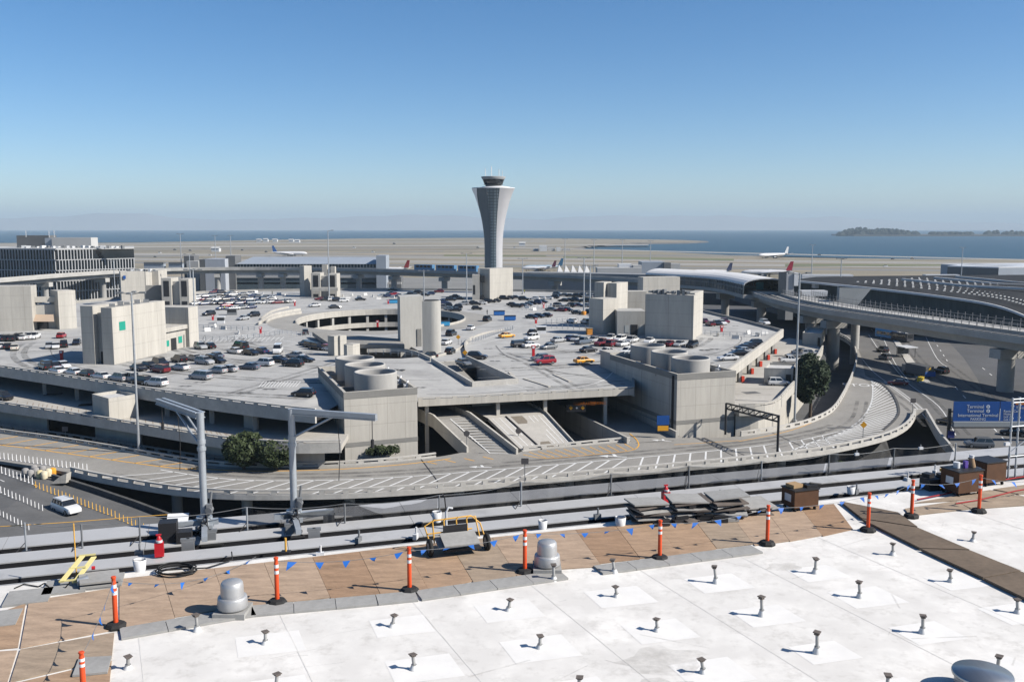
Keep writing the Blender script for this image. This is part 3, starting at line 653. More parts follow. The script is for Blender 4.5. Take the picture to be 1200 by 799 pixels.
ramp_wall([P(793,513,RD), P(763,498,RD), P(735,484,RD), P(712,474,RD)], 1.2, .4)
ramp_wall([P(780,498,RD), P(757,487,RD), P(735,477,RD)], 1.6, .4)
for t_ in (.03, .35, .57, .86):
    p = lerp(fr[0], fr[1], t_); g = G(); g.cbox((p[0]+.2, p[1]+1.3, 5.35), (.65,.65,10.7), .25); g.build('portal_column', M_WALL, gar)
g = G(); q = [lerp(fr[0], fr[1], t) for t in (0,1)]; g.para((q[0][0]-8,q[0][1]+32,0),(46,11,0),(0,.4,0),(0,0,12.4)); g.build('inner_wall', M_DARK, gar)
# stall lines and patches on the roof
sl = G()
def polar(r, a): return (RC[0]+r*cos(a), RC[1]+r*sin(a), RF)
for deg in range(186, 356, 8):
    for rr_ in range(36):
        r = 52 + rr_*2.75
        if r > 112 - abs(deg-270)*.03: continue
        a = radians(deg); c = polar(r, a)
        if c[1] < 160+.25*abs(c[0]) and abs(c[0]+0)<30: continue
        tt = Vector((-sin(a), cos(a), 0)); 
        line(sl, [tuple(Vector(c)-tt*2.4), tuple(Vector(c)+tt*2.4)], .12, .012)
keep = []
for f in sl.f:
    cx = sum(sl.v[i][0] for i in f)/4; cy = sum(sl.v[i][1] for i in f)/4
    if inside((cx, cy), [p[:2] for p in roof_poly]) and hypot((cx-HC[0])/(HRX+10), (cy-HC[1])/(HRY+10)) > 1 and not inside((cx, cy), tr1) and not inside((cx, cy), tr2): keep.append(f)
sl.v = [(x,y,z+zr(x,y)-RF) for x,y,z in sl.v]; sl.f = keep; sl.m = [0]*len(keep); sl.sm = [False]*len(keep)
sl.build('stall_lines', M_FADE, gar)['kind'] = 'stuff'
dj = G()
for rr_ in (66, 84, 102): line(dj, [polar(rr_, radians(a)) for a in range(190, 352, 4)], .16, .014)
for deg in range(190, 352, 6): line(dj, [polar(48, radians(deg)), polar(112, radians(deg))], .13, .014)
kp = [f for f in dj.f if all(inside(dj.v[i][:2], [p[:2] for p in roof_poly]) and not inside(dj.v[i][:2], tr1) and not inside(dj.v[i][:2], tr2) and hypot((dj.v[i][0]-HC[0])/(HRX+1), (dj.v[i][1]-HC[1])/(HRY+1)) > 1 for i in f)]
dj.v = [(x,y,z+zr(x,y)-RF) for x,y,z in dj.v]; dj.f = kp; dj.m = [0]*len(kp); dj.sm = [False]*len(kp); dj.build('deck_joints', mat('deck joint', (.14,.135,.13), var=.2), gar)['kind'] = 'stuff'
dwr = G()
for rr_ in (57.5, 75, 93, 109):
    for a0, a1 in ((196,262),(284,346)):
        pth = [polar(rr_, radians(a0+(a1-a0)*i/24)) for i in range(25)]
        for s_ in (-1.3, 1.0): dwr.ribbon(pth, s_-.7, s_+.7, .008)
for deg in (206, 222, 238, 254, 290, 306, 322):
    pth = [polar(52+i*3, radians(deg)) for i in range(20)]
    for s_ in (-1.2, .9): dwr.ribbon(pth, s_-.5, s_+.5, .010)
kp = [f for f in dwr.f if all(inside(dwr.v[i][:2], [p[:2] for p in roof_poly]) and not inside(dwr.v[i][:2], tr1) and not inside(dwr.v[i][:2], tr2) and hypot((dwr.v[i][0]-HC[0])/(HRX+2), (dwr.v[i][1]-HC[1])/(HRY+2)) > 1 for i in f)]
dwr.v = [(x,y,z+zr(x,y)-RF+.004) for x,y,z in dwr.v]; dwr.f = kp; dwr.m = [0]*len(kp); dwr.sm = [False]*len(kp); dwr.build('tyre_wear', M_WEAR, gar)['kind'] = 'stuff'
wz = G()
for i in range(13): line(wz, [P(303+i*3.6, 453.5, RF), P(309+i*3.6, 447, RF)], .16, .02)
for i in range(18): line(wz, [P(236+i*5.4, 401-i*.1, RF), P(241+i*5.4, 396.5-i*.1, RF)], .16, .02)
for i in range(16): line(wz, [P(546+i*3.5, 403.5-i*1.0, RF), P(551+i*3.5, 400.5-i*1.0, RF)], .16, .02)
for pts_ in ([(232,392),(270,393),(305,391.5),(322,386)], [(330,398),(360,404),(395,409)], [(540,408),(575,400),(605,392),(640,386)], [(575,440),(640,447),(700,440),(720,430)], [(600,385),(640,381),(700,381)], [(420,350),(520,349),(600,352)], [(240,370),(290,362),(340,357),(400,352)]): line(wz, PX(pts_, RF, 4), .2, .022)
wz.v = [(x,y,z+zr(x,y)-RF) for x,y,z in wz.v]; wz.build('white_floor_paint', M_WHITE, gar)['kind'] = 'stuff'
l2 = G()
for i in range(2, len(lpath)-3):
    for t in (.0, .5):
        a = Vector(lerp(lpath[i], lpath[i+1], t)); d = Vector(lpath[i+1])-Vector(lpath[i]); nrm = Vector((-d.y, d.x, 0)).normalized(); dd = (nrm*.6 + d.normalized()*-.8).normalized()
        line(l2, [tuple(a+nrm*1.), tuple(a+nrm*1.+dd*7)], .14, .012)
for i in range(12):
    a = Vector(lerp(rpath[4], rpath[-3], i/11)); line(l2, [tuple(a+Vector((-2.5,0,0))), tuple(a+Vector((-12,1.5,0)))], .14, .012)
l2.build('deck_stall_lines', mat('brown stall line', (.33,.27,.21), var=.2, scale=1.), gar)
pa = G()
for px, py, w in ((217,452.5,14),(234,448,14),(287,460,18),(316,456,16),(468,433,14),(492,454,14),(572,408.5,10),(592,408.5,10),(580,423,12),(604,423,10),(686,358,10),(612,361,8),(826,410,12),(838,409,12),(846,384,10),(862,382,8),(300,401,14)):
    c = P(px, py, RF); ww = w*c[1]/1100*.5
    for k in (-.55, .55): struct(G().cbox((c[0]+k*ww, c[1], RF+.004), (ww*.9, ww*1.0, .012), radians(20 if px > 500 else -25)).build('dark_patch', M_PATCH))
pl = G(); 
for px, py in ((62,462),(103,474.5),(105,473.5),(880,460),(913,417)):
    c = P(px, py, LD); struct(G().cbox((c[0], c[1], LD+.004), (3.4, 2.4, .012), .3).build('dark_patch', M_PATCH))
tk = G(); line(tk, PXF([(581,405),(588,413),(600,420),(625,430),(680,440),(728,447)], 6), .3, .03); line(tk, PXF([(560,443),(600,441),(660,438),(700,441)], 6), .25, .03); line(tk, PXF([(500,462),(560,461),(640,455),(700,451)], 6), .25, .03); tk.build('tyre_tracks', M_TRACK, gar)
for px0, px1, py in ((614,644,448.5),(649,668,443.5),(597,606,441)):
    a = PF(px0, py-4.5); b = PF(px1, py+5 if px0 < 640 else py+4); g = G(); g.sweep([a, b], [(-.3,0),(.3,0),(.3,.18),(-.3,.18)]); g.build('kerb_stop', M_WALL, gar)
def proj(p):
    x, y, z = p; z -= CZ
    df = y*cos(TH) - z*sin(TH); du = y*sin(TH) + z*cos(TH)
    return 600 + FPX*x/df, 399.5 - FPX*du/df
M_TEAL = mat('teal sign', (.02,.33,.24), rough=.5, var=.05)
M_LIT = M_WALL
# ================================================================ cooling tower blocks
def cooling_block(label, FL, FR, BL, z0, zt, cyls, extra=None, stepbox=False):
    FLv, FRv, BLv = Vector(FL), Vector(FR), Vector(BL); BRv = FRv + (BLv-FLv)
    t = thing('cooling_tower_block', label, 'cooling tower', (*((FLv+BRv)/2), z0))
    ring = [FLv, FRv, BRv, BLv]; cen = sum(ring, Vector((0,0)))/4
    for i in range(4):
        a, b = ring[i], ring[(i+1) % 4]; d = (b-a).normalized(); n = Vector((-d.y, d.x))
        if n.dot(cen-a) < 0: n = -n
        o = .45 if i % 2 else 0.
        g = G(); g.para((*(a+d*o),z0),(*(b-a-d*2*o),0),(*(n*.45),0),(0,0,zt-z0)); g.build('enclosure_wall', M_WALL, t)
    for zc, hh in ((zt-1.15, 1.15), (z0+(zt-z0)*.42, .75)):
        g = G()
        g.sweep([(*BLv,zc),(*FLv,zc),(*FRv,zc),(*BRv,zc)], [(.0,0),(.05,0),(.05,hh-.02),(.0,hh-.02)]); g.build('wall_band', M_BAND, t)
    g = G(); g.add([(*(p+(cen-p)*.03), zt-4.) for p in ring], [(0,1,2,3)]); g.build('inner_floor', M_DARK, t)
    for k in (.28, .52, .76):
        a = FLv+(BLv-FLv)*k; b = FRv+(BRv-FRv)*k; g = G(); g.para((*a,zt-1.6),(*(b-a),0),(*((BLv-FLv).normalized()*.5),0),(0,0,.9)); g.build('cross_beam', M_BAND, t)
    for cx, cy, r, zt2 in cyls:
        g = G(); g.lathe((cx,cy,0), [(r-.05,zt-4.5),(r,zt2-.25),(r,zt2),(r-.35,zt2),(r-.35,zt2-.3),(r-.4,zt-4.4)], 40); g.f = g.f[:-2]; g.m = g.m[:-2]; g.sm = g.sm[:-2]
        c_ = g.build('cooling_stack', mat('stack concrete', (.43,.42,.40), var=.1, scale=.4, stretch=(1,1,.3)), t)
        g = G(); g.lathe((cx,cy,0), [(.0,zt-1.4),(r-.5,zt-1.5)], 24)
        for i in range(6): a = pi*i/6; g.cbox((cx,cy,zt-1.1),(2*r-1,.35,.12),a)
        g.build('fan', M_BLACK, c_)
    for i in range(5):
        k = (i+.7)/5.6; p = FRv+(BRv-FRv)*k + (cen-FRv)*.10
        g = G(); g.cbox((p.x,p.y,zt-.9),(.9,1.3,1.2),.3); g.tube([(p.x,p.y,zt-.5),(p.x+.2,p.y+.5,zt+.25),(p.x,p.y+1.2,zt-.3)], .18, 6); g.build('fan_motor', M_WMET, t)
    if extra: extra(t)
    return t
FLa, FRa, BLa = (-27.8,153.), (-16.2,158.), (-38.,182.)
cooling_block('pale cooling tower block with three open stacks beside the hatched ramp mouth', FLa, FRa, BLa, 0, 16., [(-23.6,160.4,3.7,18.4),(-26.8,169.2,3.7,18.4),(-30.1,178.,3.7,18.4)])
FLb, FRb, BLb = (30.4,170.6), (42.2,175.), (20.9,198.)
def exb(t):
    g = G(); d = (Vector(BLb)-Vector(FLb)).normalized(); p = Vector(BLb)
    g.para((*p,0),(*(d*5.),0),(3.2,1.3,0),(0,0,16.6)); g.build('end_pier', M_WALL, t)
    g = G(); p = Vector(FLb)+d*1.2; g.tube([(p.x-.2,p.y,5),(p.x-.2,p.y,15.9)], .22, 6); g.build('drain_pipe', M_BLACK, t)
cooling_block('grey cooling tower block with three open stacks behind the black truss gantry', FLb, FRb, BLb, 0, 16.3, [(33.9,176.5,3.66,18.6),(31.4,185.6,3.66,18.6),(28.6,196.,3.66,18.6)], exb)
sign = thing('ramp_sign', 'small blue and yellow sign on the low wall by the grey cooling block', 'road sign', P(778,500,RD))
p = S(777,496,168); g = G(); g.cbox((p[0],p[1],p[2]+.6),(2.3,.12,1.7),.1); g.build('sign_panel', M_BLUE, sign)
g = G(); g.cbox((p[0],p[1]-.05,p[2]-.9),(2.0,.12,.9),.1); g.build('exit_panel', mat('sign yellow', (.75,.36,.02), var=.05), sign)
# ================================================================ stair and lift blocks on the roof
def slots_face(g, a, b, z0, z1, proud=.06, mi=0):
    A, B = Vector(a), Vector(b); d = B-A; n = Vector((d.y,-d.x)).normalized()
    if n.dot(A) > 0: n = -n
    A2 = A + n*proud; g.para((*A2,z0),(*d,0),(*(-n*.3),0),(0,0,z1-z0), mi)
def local_block(name, label, O, u, boxes, v=None):
    u = Vector(u).normalized(); v = Vector(v).normalized() if v else Vector((-u.y,u.x)); O = Vector(O)
    t = thing(name, label, 'stair block', (*O, RF))
    for nm, u0, u1, v0, v1, z0, z1, m in boxes:
        p = O+u*u0+v*v0; g = G(); g.para((*p,z0),(*(u*(u1-u0)),0),(*(v*(v1-v0)),0),(0,0,z1-z0)); g.build(nm, m, t)
    return t
B1 = local_block('stair_block', 'tall beige stair block with green signs beside the parked cars', (-86.3,201.6), (.2,.98), [
    ('tower_wall',0,20.5,0,2.6,RF,25.9,M_WALL), ('tower_wall',1.6,19,2.6,4.6,RF,24.6,M_WALL2), ('tower_wall',0,18,4.6,7.6,RF,26.2,M_WALL),
    ('stair_wall',20.5,31,1.2,7,RF,18.2,M_WALL), ('roof_beam',20.5,31,.6,7.2,18.2,19.2,M_WALL), ('tower_wall',31,35.5,.2,7,RF,23.4,M_WALL), ('tower_wall',20.5,23.5,3,7,19.2,23.8,M_WALL2),
    ('door',24.3,26.6,1.1,1.3,RF,RF+2.9,M_BLACK), ('door',1.5,1.7,2.9,4.2,RF,RF+2.6,M_BLACK),
    ('green_sign',2.4,4.6,-.07,.0,20.7,22.6,M_TEAL), ('green_sign',21.9,23.4,1.1,1.22,RF+1.2,RF+2.6,M_TEAL), ('green_sign',27.6,29.2,1.1,1.22,RF+1.4,RF+3.,M_TEAL),
    ('wall_slot',29.8,30.4,1.1,1.25,RF,RF+3.2,M_BAND)])
p = Vector((-86.3,201.6))
for i, (uu, vv, h) in enumerate(((2,1.2,.7),(5,1.2,1.),(8,1.6,.6),(11,1.,.9),(15,1.3,.7))):
    q = p+Vector((.2,.98))*uu+Vector((-.98,.2))*vv; g = G(); g.cbox((q.x,q.y,25.9+h/2),(1.2,.8,h),.4); g.build('roof_unit', M_GREYM, B1)
# right stair block
def px_block(name, label, parts, group=None):
    t = None
    for nm, a, b, yt, depth, m, *rest in parts:
        z0 = rest[0] if rest else RF
        A, Bp = P(a[0],a[1],RF), P(b[0],b[1],RF)
        if t is None: t = thing(name, label, 'stair block', A)
        zt = ZY(yt, A[1]); g = G(); face_box(g, (*A[:2],z0), (*Bp[:2],z0), zt, depth); g.build(nm, m, t)
    return t
t = px_block('stair_block', 'big blank grey stair block standing behind the grey cooling stacks', [
    ('tower_wall',(755.5,395.5),(812,398.5),344.5,3.2,M_WALL), ('tower_wall',(813,396.5),(823,391),343.5,2.2,M_WALL),
    ('stair_wall',(723,393),(756,393),364.5,9,M_WALL2), ('tower_wall',(706.5,392),(724,390),350.5,5,M_WALL),
    ('tower_wall',(722,384),(735,381),332,3,M_WALL), ('tower_wall',(707,384),(716,382),331,3,M_WALL), ('roof_beam',(734,380),(757,380),341.5,5,M_WALL), ('tower_wall',(753,372),(796,371),325,5,M_WALL)])
A = P(755.5,395.5,RF); Bq = P(740,394.5,RF); g = G(); slots_face(g, (P(739,393,RF)[0],P(739,393,RF)[1]), (P(747,393,RF)[0],P(747,393,RF)[1]), RF, RF+3.0); g.build('door', M_BLACK, t)
for xa, xb in ((732,737),(749,754)): g = G(); slots_face(g, P(xa,393,RF)[:2], P(xb,393,RF)[:2], RF+.8, RF+2.8); g.build('wall_sign', mat('faded sign', (.5,.52,.5), var=.1), t)
for i in range(9):
    q = P(762+i*5.5, 395.8+i*.3, RF); g = G(); g.cbox((q[0],q[1]+1.2,25.9),(1.0+.3*(i%3),.8,.5+.35*(i%4)),.2*i); g.build('roof_unit', M_GREYM, t)
t = px_block('stair_block', 'beige stair block with a tan canopy over its doorway', [
    ('tower_wall',(-30,389),(39,387.5),336,6,M_WALL), ('stair_wall',(37,386),(70,385),357.5,7,M_WALL2), ('roof_beam',(36,386.3),(70,385.2),354.5,1.4,M_WALL,23.), ('tower_wall',(70,386),(90.5,384.5),341,6,M_WALL)])
for o in [c for c in t.children if c.name.startswith('roof_beam')]:
    pass
q = P(50,386,RF); g = G(); g.add([(q[0]-4.5,q[1]-3,RF+2.6),(q[0]+5,q[1]-3,RF+2.6),(q[0]+3.4,q[1],RF+4.4),(q[0]-3,q[1],RF+4.4)], [(0,1,2,3)]); g.build('canopy', mat('tan canvas', (.52,.40,.30), var=.05), t)
g = G(); slots_face(g, P(44,385.8,RF)[:2], P(57,385.5,RF)[:2], RF, RF+2.6); g.build('door', M_BLACK, t)
def slot_pair(label, xl, xr, yb, yt, depth=8., shaded=None, d_extra=0):
    w = xr-xl
    t = px_block('stair_block', label, [
        ('tower_wall',(xl,yb),(xl+w*.36,yb),yt,depth,M_WALL), ('stair_wall',(xl+w*.36,yb-.4),(xl+w*.66,yb-.4),yt+(yb-yt)*.12,depth*.7,M_WALL2), ('tower_wall',(xl+w*.66,yb),(xr,yb),yt+1,depth,M_WALL)])
    for a, b in ((.08,.28),(.73,.93)):
        g = G(); A = P(xl+w*a,yb,RF); Bp = P(xl+w*b,yb,RF); zt = ZY(yt, A[1]); slots_face(g, A[:2], Bp[:2], RF+(zt-RF)*.32, RF+(zt-RF)*.9); g.build('louvre', M_BLACK, t)
        g = G(); slots_face(g, A[:2], Bp[:2], RF, RF+(zt-RF)*.14); g.build('door', M_BLACK, t)
    return t
t = slot_pair('pale stair block with two dark louvre strips rising behind the green signed block', 190, 222, 357.5, 326)
q = P(143,356,RF); 
for a, b, yt, dp, nm, m in (((143,358),(171,357),318.5,5,'tower_wall',M_WALL), ((172,354),(183,351),317.5,3,'tower_wall',M_WALL), ((187,352),(197,350),317,3,'tower_wall',M_WALL), ((171,357),(191,356.5),335,4,'stair_wall',M_BAND)):
    A, Bp = P(*a,RF), P(*b,RF); g = G(); face_box(g, A, Bp, ZY(yt,A[1]), dp); g.build(nm, m, t)
g = G(); slots_face(g, P(146,358,RF)[:2], P(149,357.9,RF)[:2], ZY(327,P(146,358,RF)[1]), ZY(323,P(146,358,RF)[1])); g.build('round_sign', M_BLUE, t)
for i in range(7):
    q = P(150+i*5, 356, RF); zt = ZY(318, q[1]); g = G(); g.cbox((q[0],q[1]+2,zt+.3),(1.2,1,.6+.3*(i%3)),.3*i); g.build('roof_unit', M_WMET if i % 2 else M_GREYM, t)
t = slot_pair('pale stair block with dark louvres standing by the white light pole far across the roof', 365, 395, 348.5, 320)
for a, b, yt, dp in (((357,347),(366,346.5),311.5,4), ((378,345),(384,345),310.5,3), ((388,345),(393,345),312.5,3)):
    A, Bp = P(*a,RF), P(*b,RF); g = G(); face_box(g, A, Bp, ZY(yt,A[1]), dp); g.build('tower_wall', M_WALL, t)
A, Bp = P(366,350,RF), P(396,350,RF); g = G(); g.para((A[0],A[1],RF+3.2),(Bp[0]-A[0],0,0),(0,3,0),(0,0,1.4)); g.build('entrance_canopy', M_WALL, t)
t = px_block('stair_block', 'pale stair block with dark louvres directly in front of the control tower', [
    ('tower_wall',(574,351.5),(601,349.5),315,6,M_WALL), ('tower_wall',(553.5,351.5),(562,351.5),322,6,M_WALL), ('stair_wall',(562,350.8),(575,350.8),330,5,M_WALL2), ('tower_wall',(568,349.5),(575,349.5),322,5,M_WALL), ('tower_wall',(560,349),(569,349),314.5,4,M_WALL)])
for a, b, y0, y1 in ((563.5,568,331,323),(554.5,557,345,334),(563,567,351,346)):
    A, Bp = P(a,351.4,RF), P(b,351.4,RF); g = G(); slots_face(g, A[:2], Bp[:2], ZY(y0,A[1]), ZY(y1,A[1]), .5); g.build('louvre', M_BLACK, t)
# slab tower and round tower by the ramp well
t = thing('vent_tower', 'tall white slab tower beside the round ramp well', 'vent tower', P(480,406,RF))
A, Bp = P(469.5,407,RF), P(496,405.5,RF); g = G(); g.para((A[0],A[1],6),(Bp[0]-A[0],Bp[1]-A[1],0),(-1.5,7.,0),(0,0,ZY(348,A[1])-6)); g.build('tower_wall', M_WALL2, t)
g = G(); slots_face(g, P(489,406,RF)[:2], P(494,405.8,RF)[:2], RF-3, RF+4.4); g.build('recess', M_BAND, t)
t = thing('stair_tower', 'white rounded stair tower between the slab tower and the ramp', 'stair tower', P(505,414,RF))
c = P(505.5,414,RF); zt = ZY(353, c[1]); g = G(); n = 20; pl_ = [(c[0]+2.15*cos(a), c[1]+2.4+2.15*sin(a)) for a in [radians(-90+180*i/n) for i in range(n+1)]] + [(c[0]-2.1,c[1]+4.4),(c[0]-2.1,c[1]+.3)]
g.prism(pl_, 5, zt); g.build('tower_wall', M_WALL2, t)
g = G(); g.prism([(c[0]+(x-c[0])*.8, c[1]+2.2+(y-c[1]-2.2)*.8) for x, y in pl_], zt, zt+.15); g.build('roof_cap', M_DARK, t)
# fluted duct block beside the bridge
t = thing('vent_duct', 'grey fluted concrete duct beside the dark opening in the roof', 'vent duct', P(400,428,RF))
for (xa, ya, xb, yb, yt) in ((392,417,399,416,394),(399,416.5,406.5,415.5,393.5),(407,425,414,424.5,404.5),(414,424.5,422,423,403.5)):
    A, Bp = P(xa,ya,RF), P(xb,yb,RF); g = G(); face_box(g, A, Bp, ZY(yt,A[1]), 2.2); g.build('flute', M_WALL, t)
# deck cabins
def cabin(label, pts, z, h, extra=None):
    t = thing('service_cabin', label, 'cabin', P(*pts[0], z)); A, B, C_ = [Vector(P(*q, z)[:2]) for q in pts]; D = A+C_-B
    ring = [A, B, C_, D]; cen = (A+C_)/2
    for i in range(4):
        a, b = ring[i], ring[(i+1) % 4]; d = (b-a).normalized(); n = Vector((-d.y,d.x)); n = n if n.dot(cen-a) > 0 else -n; o = .25 if i % 2 else 0
        g = G(); g.para((*(a+d*o),z),(*(b-a-d*2*o),0),(*(n*.25),0),(0,0,h)); g.build('wall', M_WALL, t)
    g = G(); g.add([(*(p+(cen-p)*.04), z+h-.5) for p in ring], [(0,1,2,3) if (B-A).cross(C_-B) > 0 else (3,2,1,0)]); g.build('roof', M_FADE, t)
    return t
cabin('white windowless cabin on the lower deck in front of the light pole', [(109,487.5),(128.5,493.5),(161,488)], LD, 4.1)
t = cabin('small grey cabin on the lower deck beside the dark green tree', [(895,450),(929,451),(933,444)], LD, 3.6)
g = G(); A, Bp = P(921,451,LD), P(926.5,451,LD); slots_face(g, A[:2], Bp[:2], LD, LD+2.3); g.build('door', M_BLACK, t)
t = cabin('grey service cabin in the shade under the elevated guideway', [(940,404),(962,405),(967,398)], LD, 3.6)
g = G(); A, Bp = P(958,404.9,LD), P(961,405,LD); slots_face(g, A[:2], Bp[:2], LD, LD+2.3); g.build('door', M_BLACK, t)
# ================================================================ guideway
GZ = 18.3
gp = smooth_path([(158,90,GZ),(143,128,GZ),(130,168,GZ),(115.2,217.8,GZ),(106,252,GZ),(97.7,284,GZ),(94,320,GZ),(95.5,360,GZ),(91,402,GZ),(69,436,GZ),(27,490,GZ),(-49,541,GZ),(-137,578,GZ),(-207,566,GZ),(-236,505,GZ),(-246,449,GZ),(-264,385,GZ)], 8)
gw = thing('train_guideway', 'long curving elevated concrete train guideway sweeping round the garage', 'guideway', (106,252,0))
g = G(); g.sweep(gp, [(-4.6,-.35),(4.6,-.35),(4.6,-.9),(2.6,-1.3),(2.2,-3.0),(-2.2,-3.0),(-2.6,-1.3),(-4.6,-.9)]); g.build('girder', M_GUIDE, gw)
for s_ in (-1, 1):
    g = G(); g.sweep(gp, [(s_*4.6-.18,-1.0),(s_*4.6+.18,-1.0),(s_*4.6+.18,.55),(s_*4.6-.18,.55)]); g.build('side_wall', M_GUIDE, gw)
g = G()
for s_ in (-1.2, 1.2): g.sweep(gp, [(s_-.5,-.35),(s_+.5,-.35),(s_+.5,0),(s_-.5,0)])
g.build('track_beam', M_BAND, gw)
g = G()
near = [p for p in gp if p[0] > 90 and p[1] < 345]
for s_, hh_ in ((-4.1,1.1),(4.1,2.5)):
    for zz in ((1.0,) if s_ < 0 else (1.2,2.0)): g.sweep(offset(near, s_), [(-.05,zz),(.05,zz),(.05,zz+.1),(-.05,zz+.1)])
    for p in resample(offset(near, s_), 2.6): g.box(p.x-.05,p.y-.05,p.z-.2,p.x+.05,p.y+.05,p.z+hh_)
g.build('railing', mat('light railing', (.30,.30,.30), var=.05), gw)
# the second guideway branching off behind: two slim girders
G2 = smooth_path([(106,345,18),(105.5,318,18),(110,287,18),(118.5,255,18),(127.5,221,18),(142.5,172,18),(156,131,18),(172,90,18)], 8)
gw2 = thing('train_guideway', 'second guideway with a tall railing on both sides, running close behind the first', 'guideway', (127,248,0))
g = G(); g.sweep(G2, [(-4.4,0),(4.4,0),(4.4,-.7),(2.4,-1.1),(2.0,-2.6),(-2.0,-2.6),(-2.4,-1.1),(-4.4,-.7)]); g.build('girder', M_GUIDE, gw2)
for q_ in (-4.2, 4.2):
    g = G()
    for zz in (.9, 1.7): g.sweep(offset(G2, q_), [(-.05,zz),(.05,zz),(.05,zz+.1),(-.05,zz+.1)])
    for p in resample(offset(G2, q_), 2.8): g.box(p.x-.06,p.y-.06,p.z-.1,p.x+.06,p.y+.06,p.z+2.4)
    g.build('railing', MATS['light railing'], gw2)
for i in (14, 34): 
    q = G2[i]; g = G(); g.lathe((q[0],q[1],0), [(1.3,0),(1.3,q[2]-3.7)], 18); g.build('column', M_GUIDE, gw2)
    d = Vector(G2[i+1])-Vector(G2[i-1]); g = G(); g.cbox((q[0],q[1],q[2]-3.2),(2.4,8,1.1),atan2(d.y,d.x)); g.build('cap', M_GUIDE, gw2)
dense = resample(gp, 1.)
def col_at(px, far, dia=3.7):
    c = [p for p in dense if (p.y > 345) == far and abs(proj(p)[0]-px) < 14]
    if not c: return
    p = min(c, key=lambda q: abs(proj(q)[0]-px))
    g = G(); g.lathe((p.x,p.y,0), [(dia/2,0),(dia/2,GZ-5.6),(dia/2+.2,GZ-5.4)], 20); c_ = g.build('column', M_GUIDE, gw)
    i = min(range(1,len(dense)-1), key=lambda q: (dense[q]-p).length); d = dense[i+1]-dense[i-1]; a = atan2(d.y,d.x)
    g = G(); g.cbox((p.x,p.y,GZ-4.3),(3.4,7.0,2.2),a); g.build('cap', M_GUIDE, c_)
for px in (1182, 978, 951): col_at(px, False)
for px in (893, 850, 790, 650, 521, 462, 421, 332, 306, 254, 119, 52): col_at(px, True, 3.4)
# station with a barrel roof
st = thing('train_station', 'elevated train station with a long curved white roof', 'station', (92,395,0))
sp = [p for p in resample(gp, 2.) if p.y > 352 and p.x > 68]
def barrel(path, hw, z0, rise, n=10):
    prof = [(hw*cos(pi*i/n), z0+rise*sin(pi*i/n)) for i in range(n+1)]; prof += [(hw*.97*cos(pi*i/n), z0-.3+rise*.95*sin(pi*i/n)) for i in range(n,-1,-1)]
    return prof
g = G(); g.sweep([tuple(p) for p in sp], barrel(sp, 8.5, 3.4, 2.6)); g.build('roof', mat('white barrel roof', (.80,.79,.77), rough=.6, metal=0., var=.06, scale=.3), st)
g = G(); g.sweep([tuple(p) for p in sp], [(8.2,-.3),(8.5,-.3),(8.5,3.2),(8.2,3.2)]); g.sweep([tuple(p) for p in sp], [(-8.2,-.3),(-8.5,-.3),(-8.5,3.2),(-8.2,3.2)]); g.build('glazing', mat('station glass', (.06,.075,.08), rough=.15, var=.2, scale=.3), st)
g = G()
for i in range(0, len(sp)-1, 2):
    p = sp[i]; d = sp[i+1]-p; a = atan2(d.y,d.x)
    for s_ in (8.58,-8.58): g.cbox((p.x+sin(a)*s_, p.y-cos(a)*s_, GZ+1.6),(.22,.1,3.8),a)
for s_ in (8.6,-8.6): g.sweep([tuple(p) for p in sp], [(s_-.06,1.7),(s_+.06,1.7),(s_+.06,1.95),(s_-.06,1.95)])
g.build('mullion', M_GREYM, st)
g = G(); g.sweep([tuple(p) for p in sp], [(-8.6,-1.7),(8.6,-1.7),(8.6,-.36),(4.9,-.36),(4.9,.8),(-4.9,.8),(-4.9,-.36),(-8.6,-.36)]); g.build('platform', M_GUIDE, st)
g = G(); face_box(g, (*S(911.5,347,350)[:2],9), (*S(921,347,348)[:2],9), ZY(319,348), 6); g.build('end_tower', M_BAND, st)
g = G(); face_box(g, (*S(921,347,347.5)[:2],9), (*S(930,347,347.5)[:2],9), ZY(319,348), 6); g.build('end_tower', mat('ribbed metal panel', (.42,.43,.44), var=.1, stretch=(.05,.05,1.2)), st)
g = G(); face_box(g, (*S(930,347,347)[:2],ZY(335,347)), (*S(935,347,347)[:2],ZY(335,347)), ZY(319.5,348), 3); g.build('end_panel', M_WMET, st)
# trains
def train(label, px0, px1, y_sel, colour, n_=3):
    pts = [p for p in dense if y_sel(p) and min(px0,px1) <= proj(p)[0] <= max(px0,px1)]
    t = thing('train', label, 'train', tuple(pts[len(pts)//2])); k = len(pts)//n_
    for i in range(n_):
        a = pts[i*k+1]; b = pts[min((i+1)*k-1, len(pts)-1)]; d = b-a; an = atan2(d.y,d.x); L_ = d.length
        c = (a+b)/2; o = Vector((sin(an),-cos(an),0))*1.3
        g = G(); g.cbox((c.x+o.x,c.y+o.y,GZ+2.0),(L_-.6,2.8,3.3),an); cr_ = g.build('carriage', colour, t)
        g = G()
        nw = max(3, int(L_/3))
        for q in range(nw):
            f = -L_/2+1.2+(L_-2.4)*(q+.5)/nw
            for s_ in (-1.43,1.43): g.cbox((c.x+o.x+cos(an)*f+sin(an)*s_, c.y+o.y+sin(an)*f-cos(an)*s_, GZ+2.6),((L_-2.4)/nw*.78,.05,1.3),an)
        g.build('window_glazing', M_GLASS, cr_)
train('blue and white train on the far guideway near the control tower', 482, 562, lambda p: p.y > 400, mat('train blue', (.10,.24,.42), rough=.35, var=.05), 3)
train('teal train standing inside the curved roof station', 838, 888, lambda p: 355 < p.y < 440 and p.x > 60, mat('train teal', (.02,.30,.36), rough=.35, var=.05), 2)
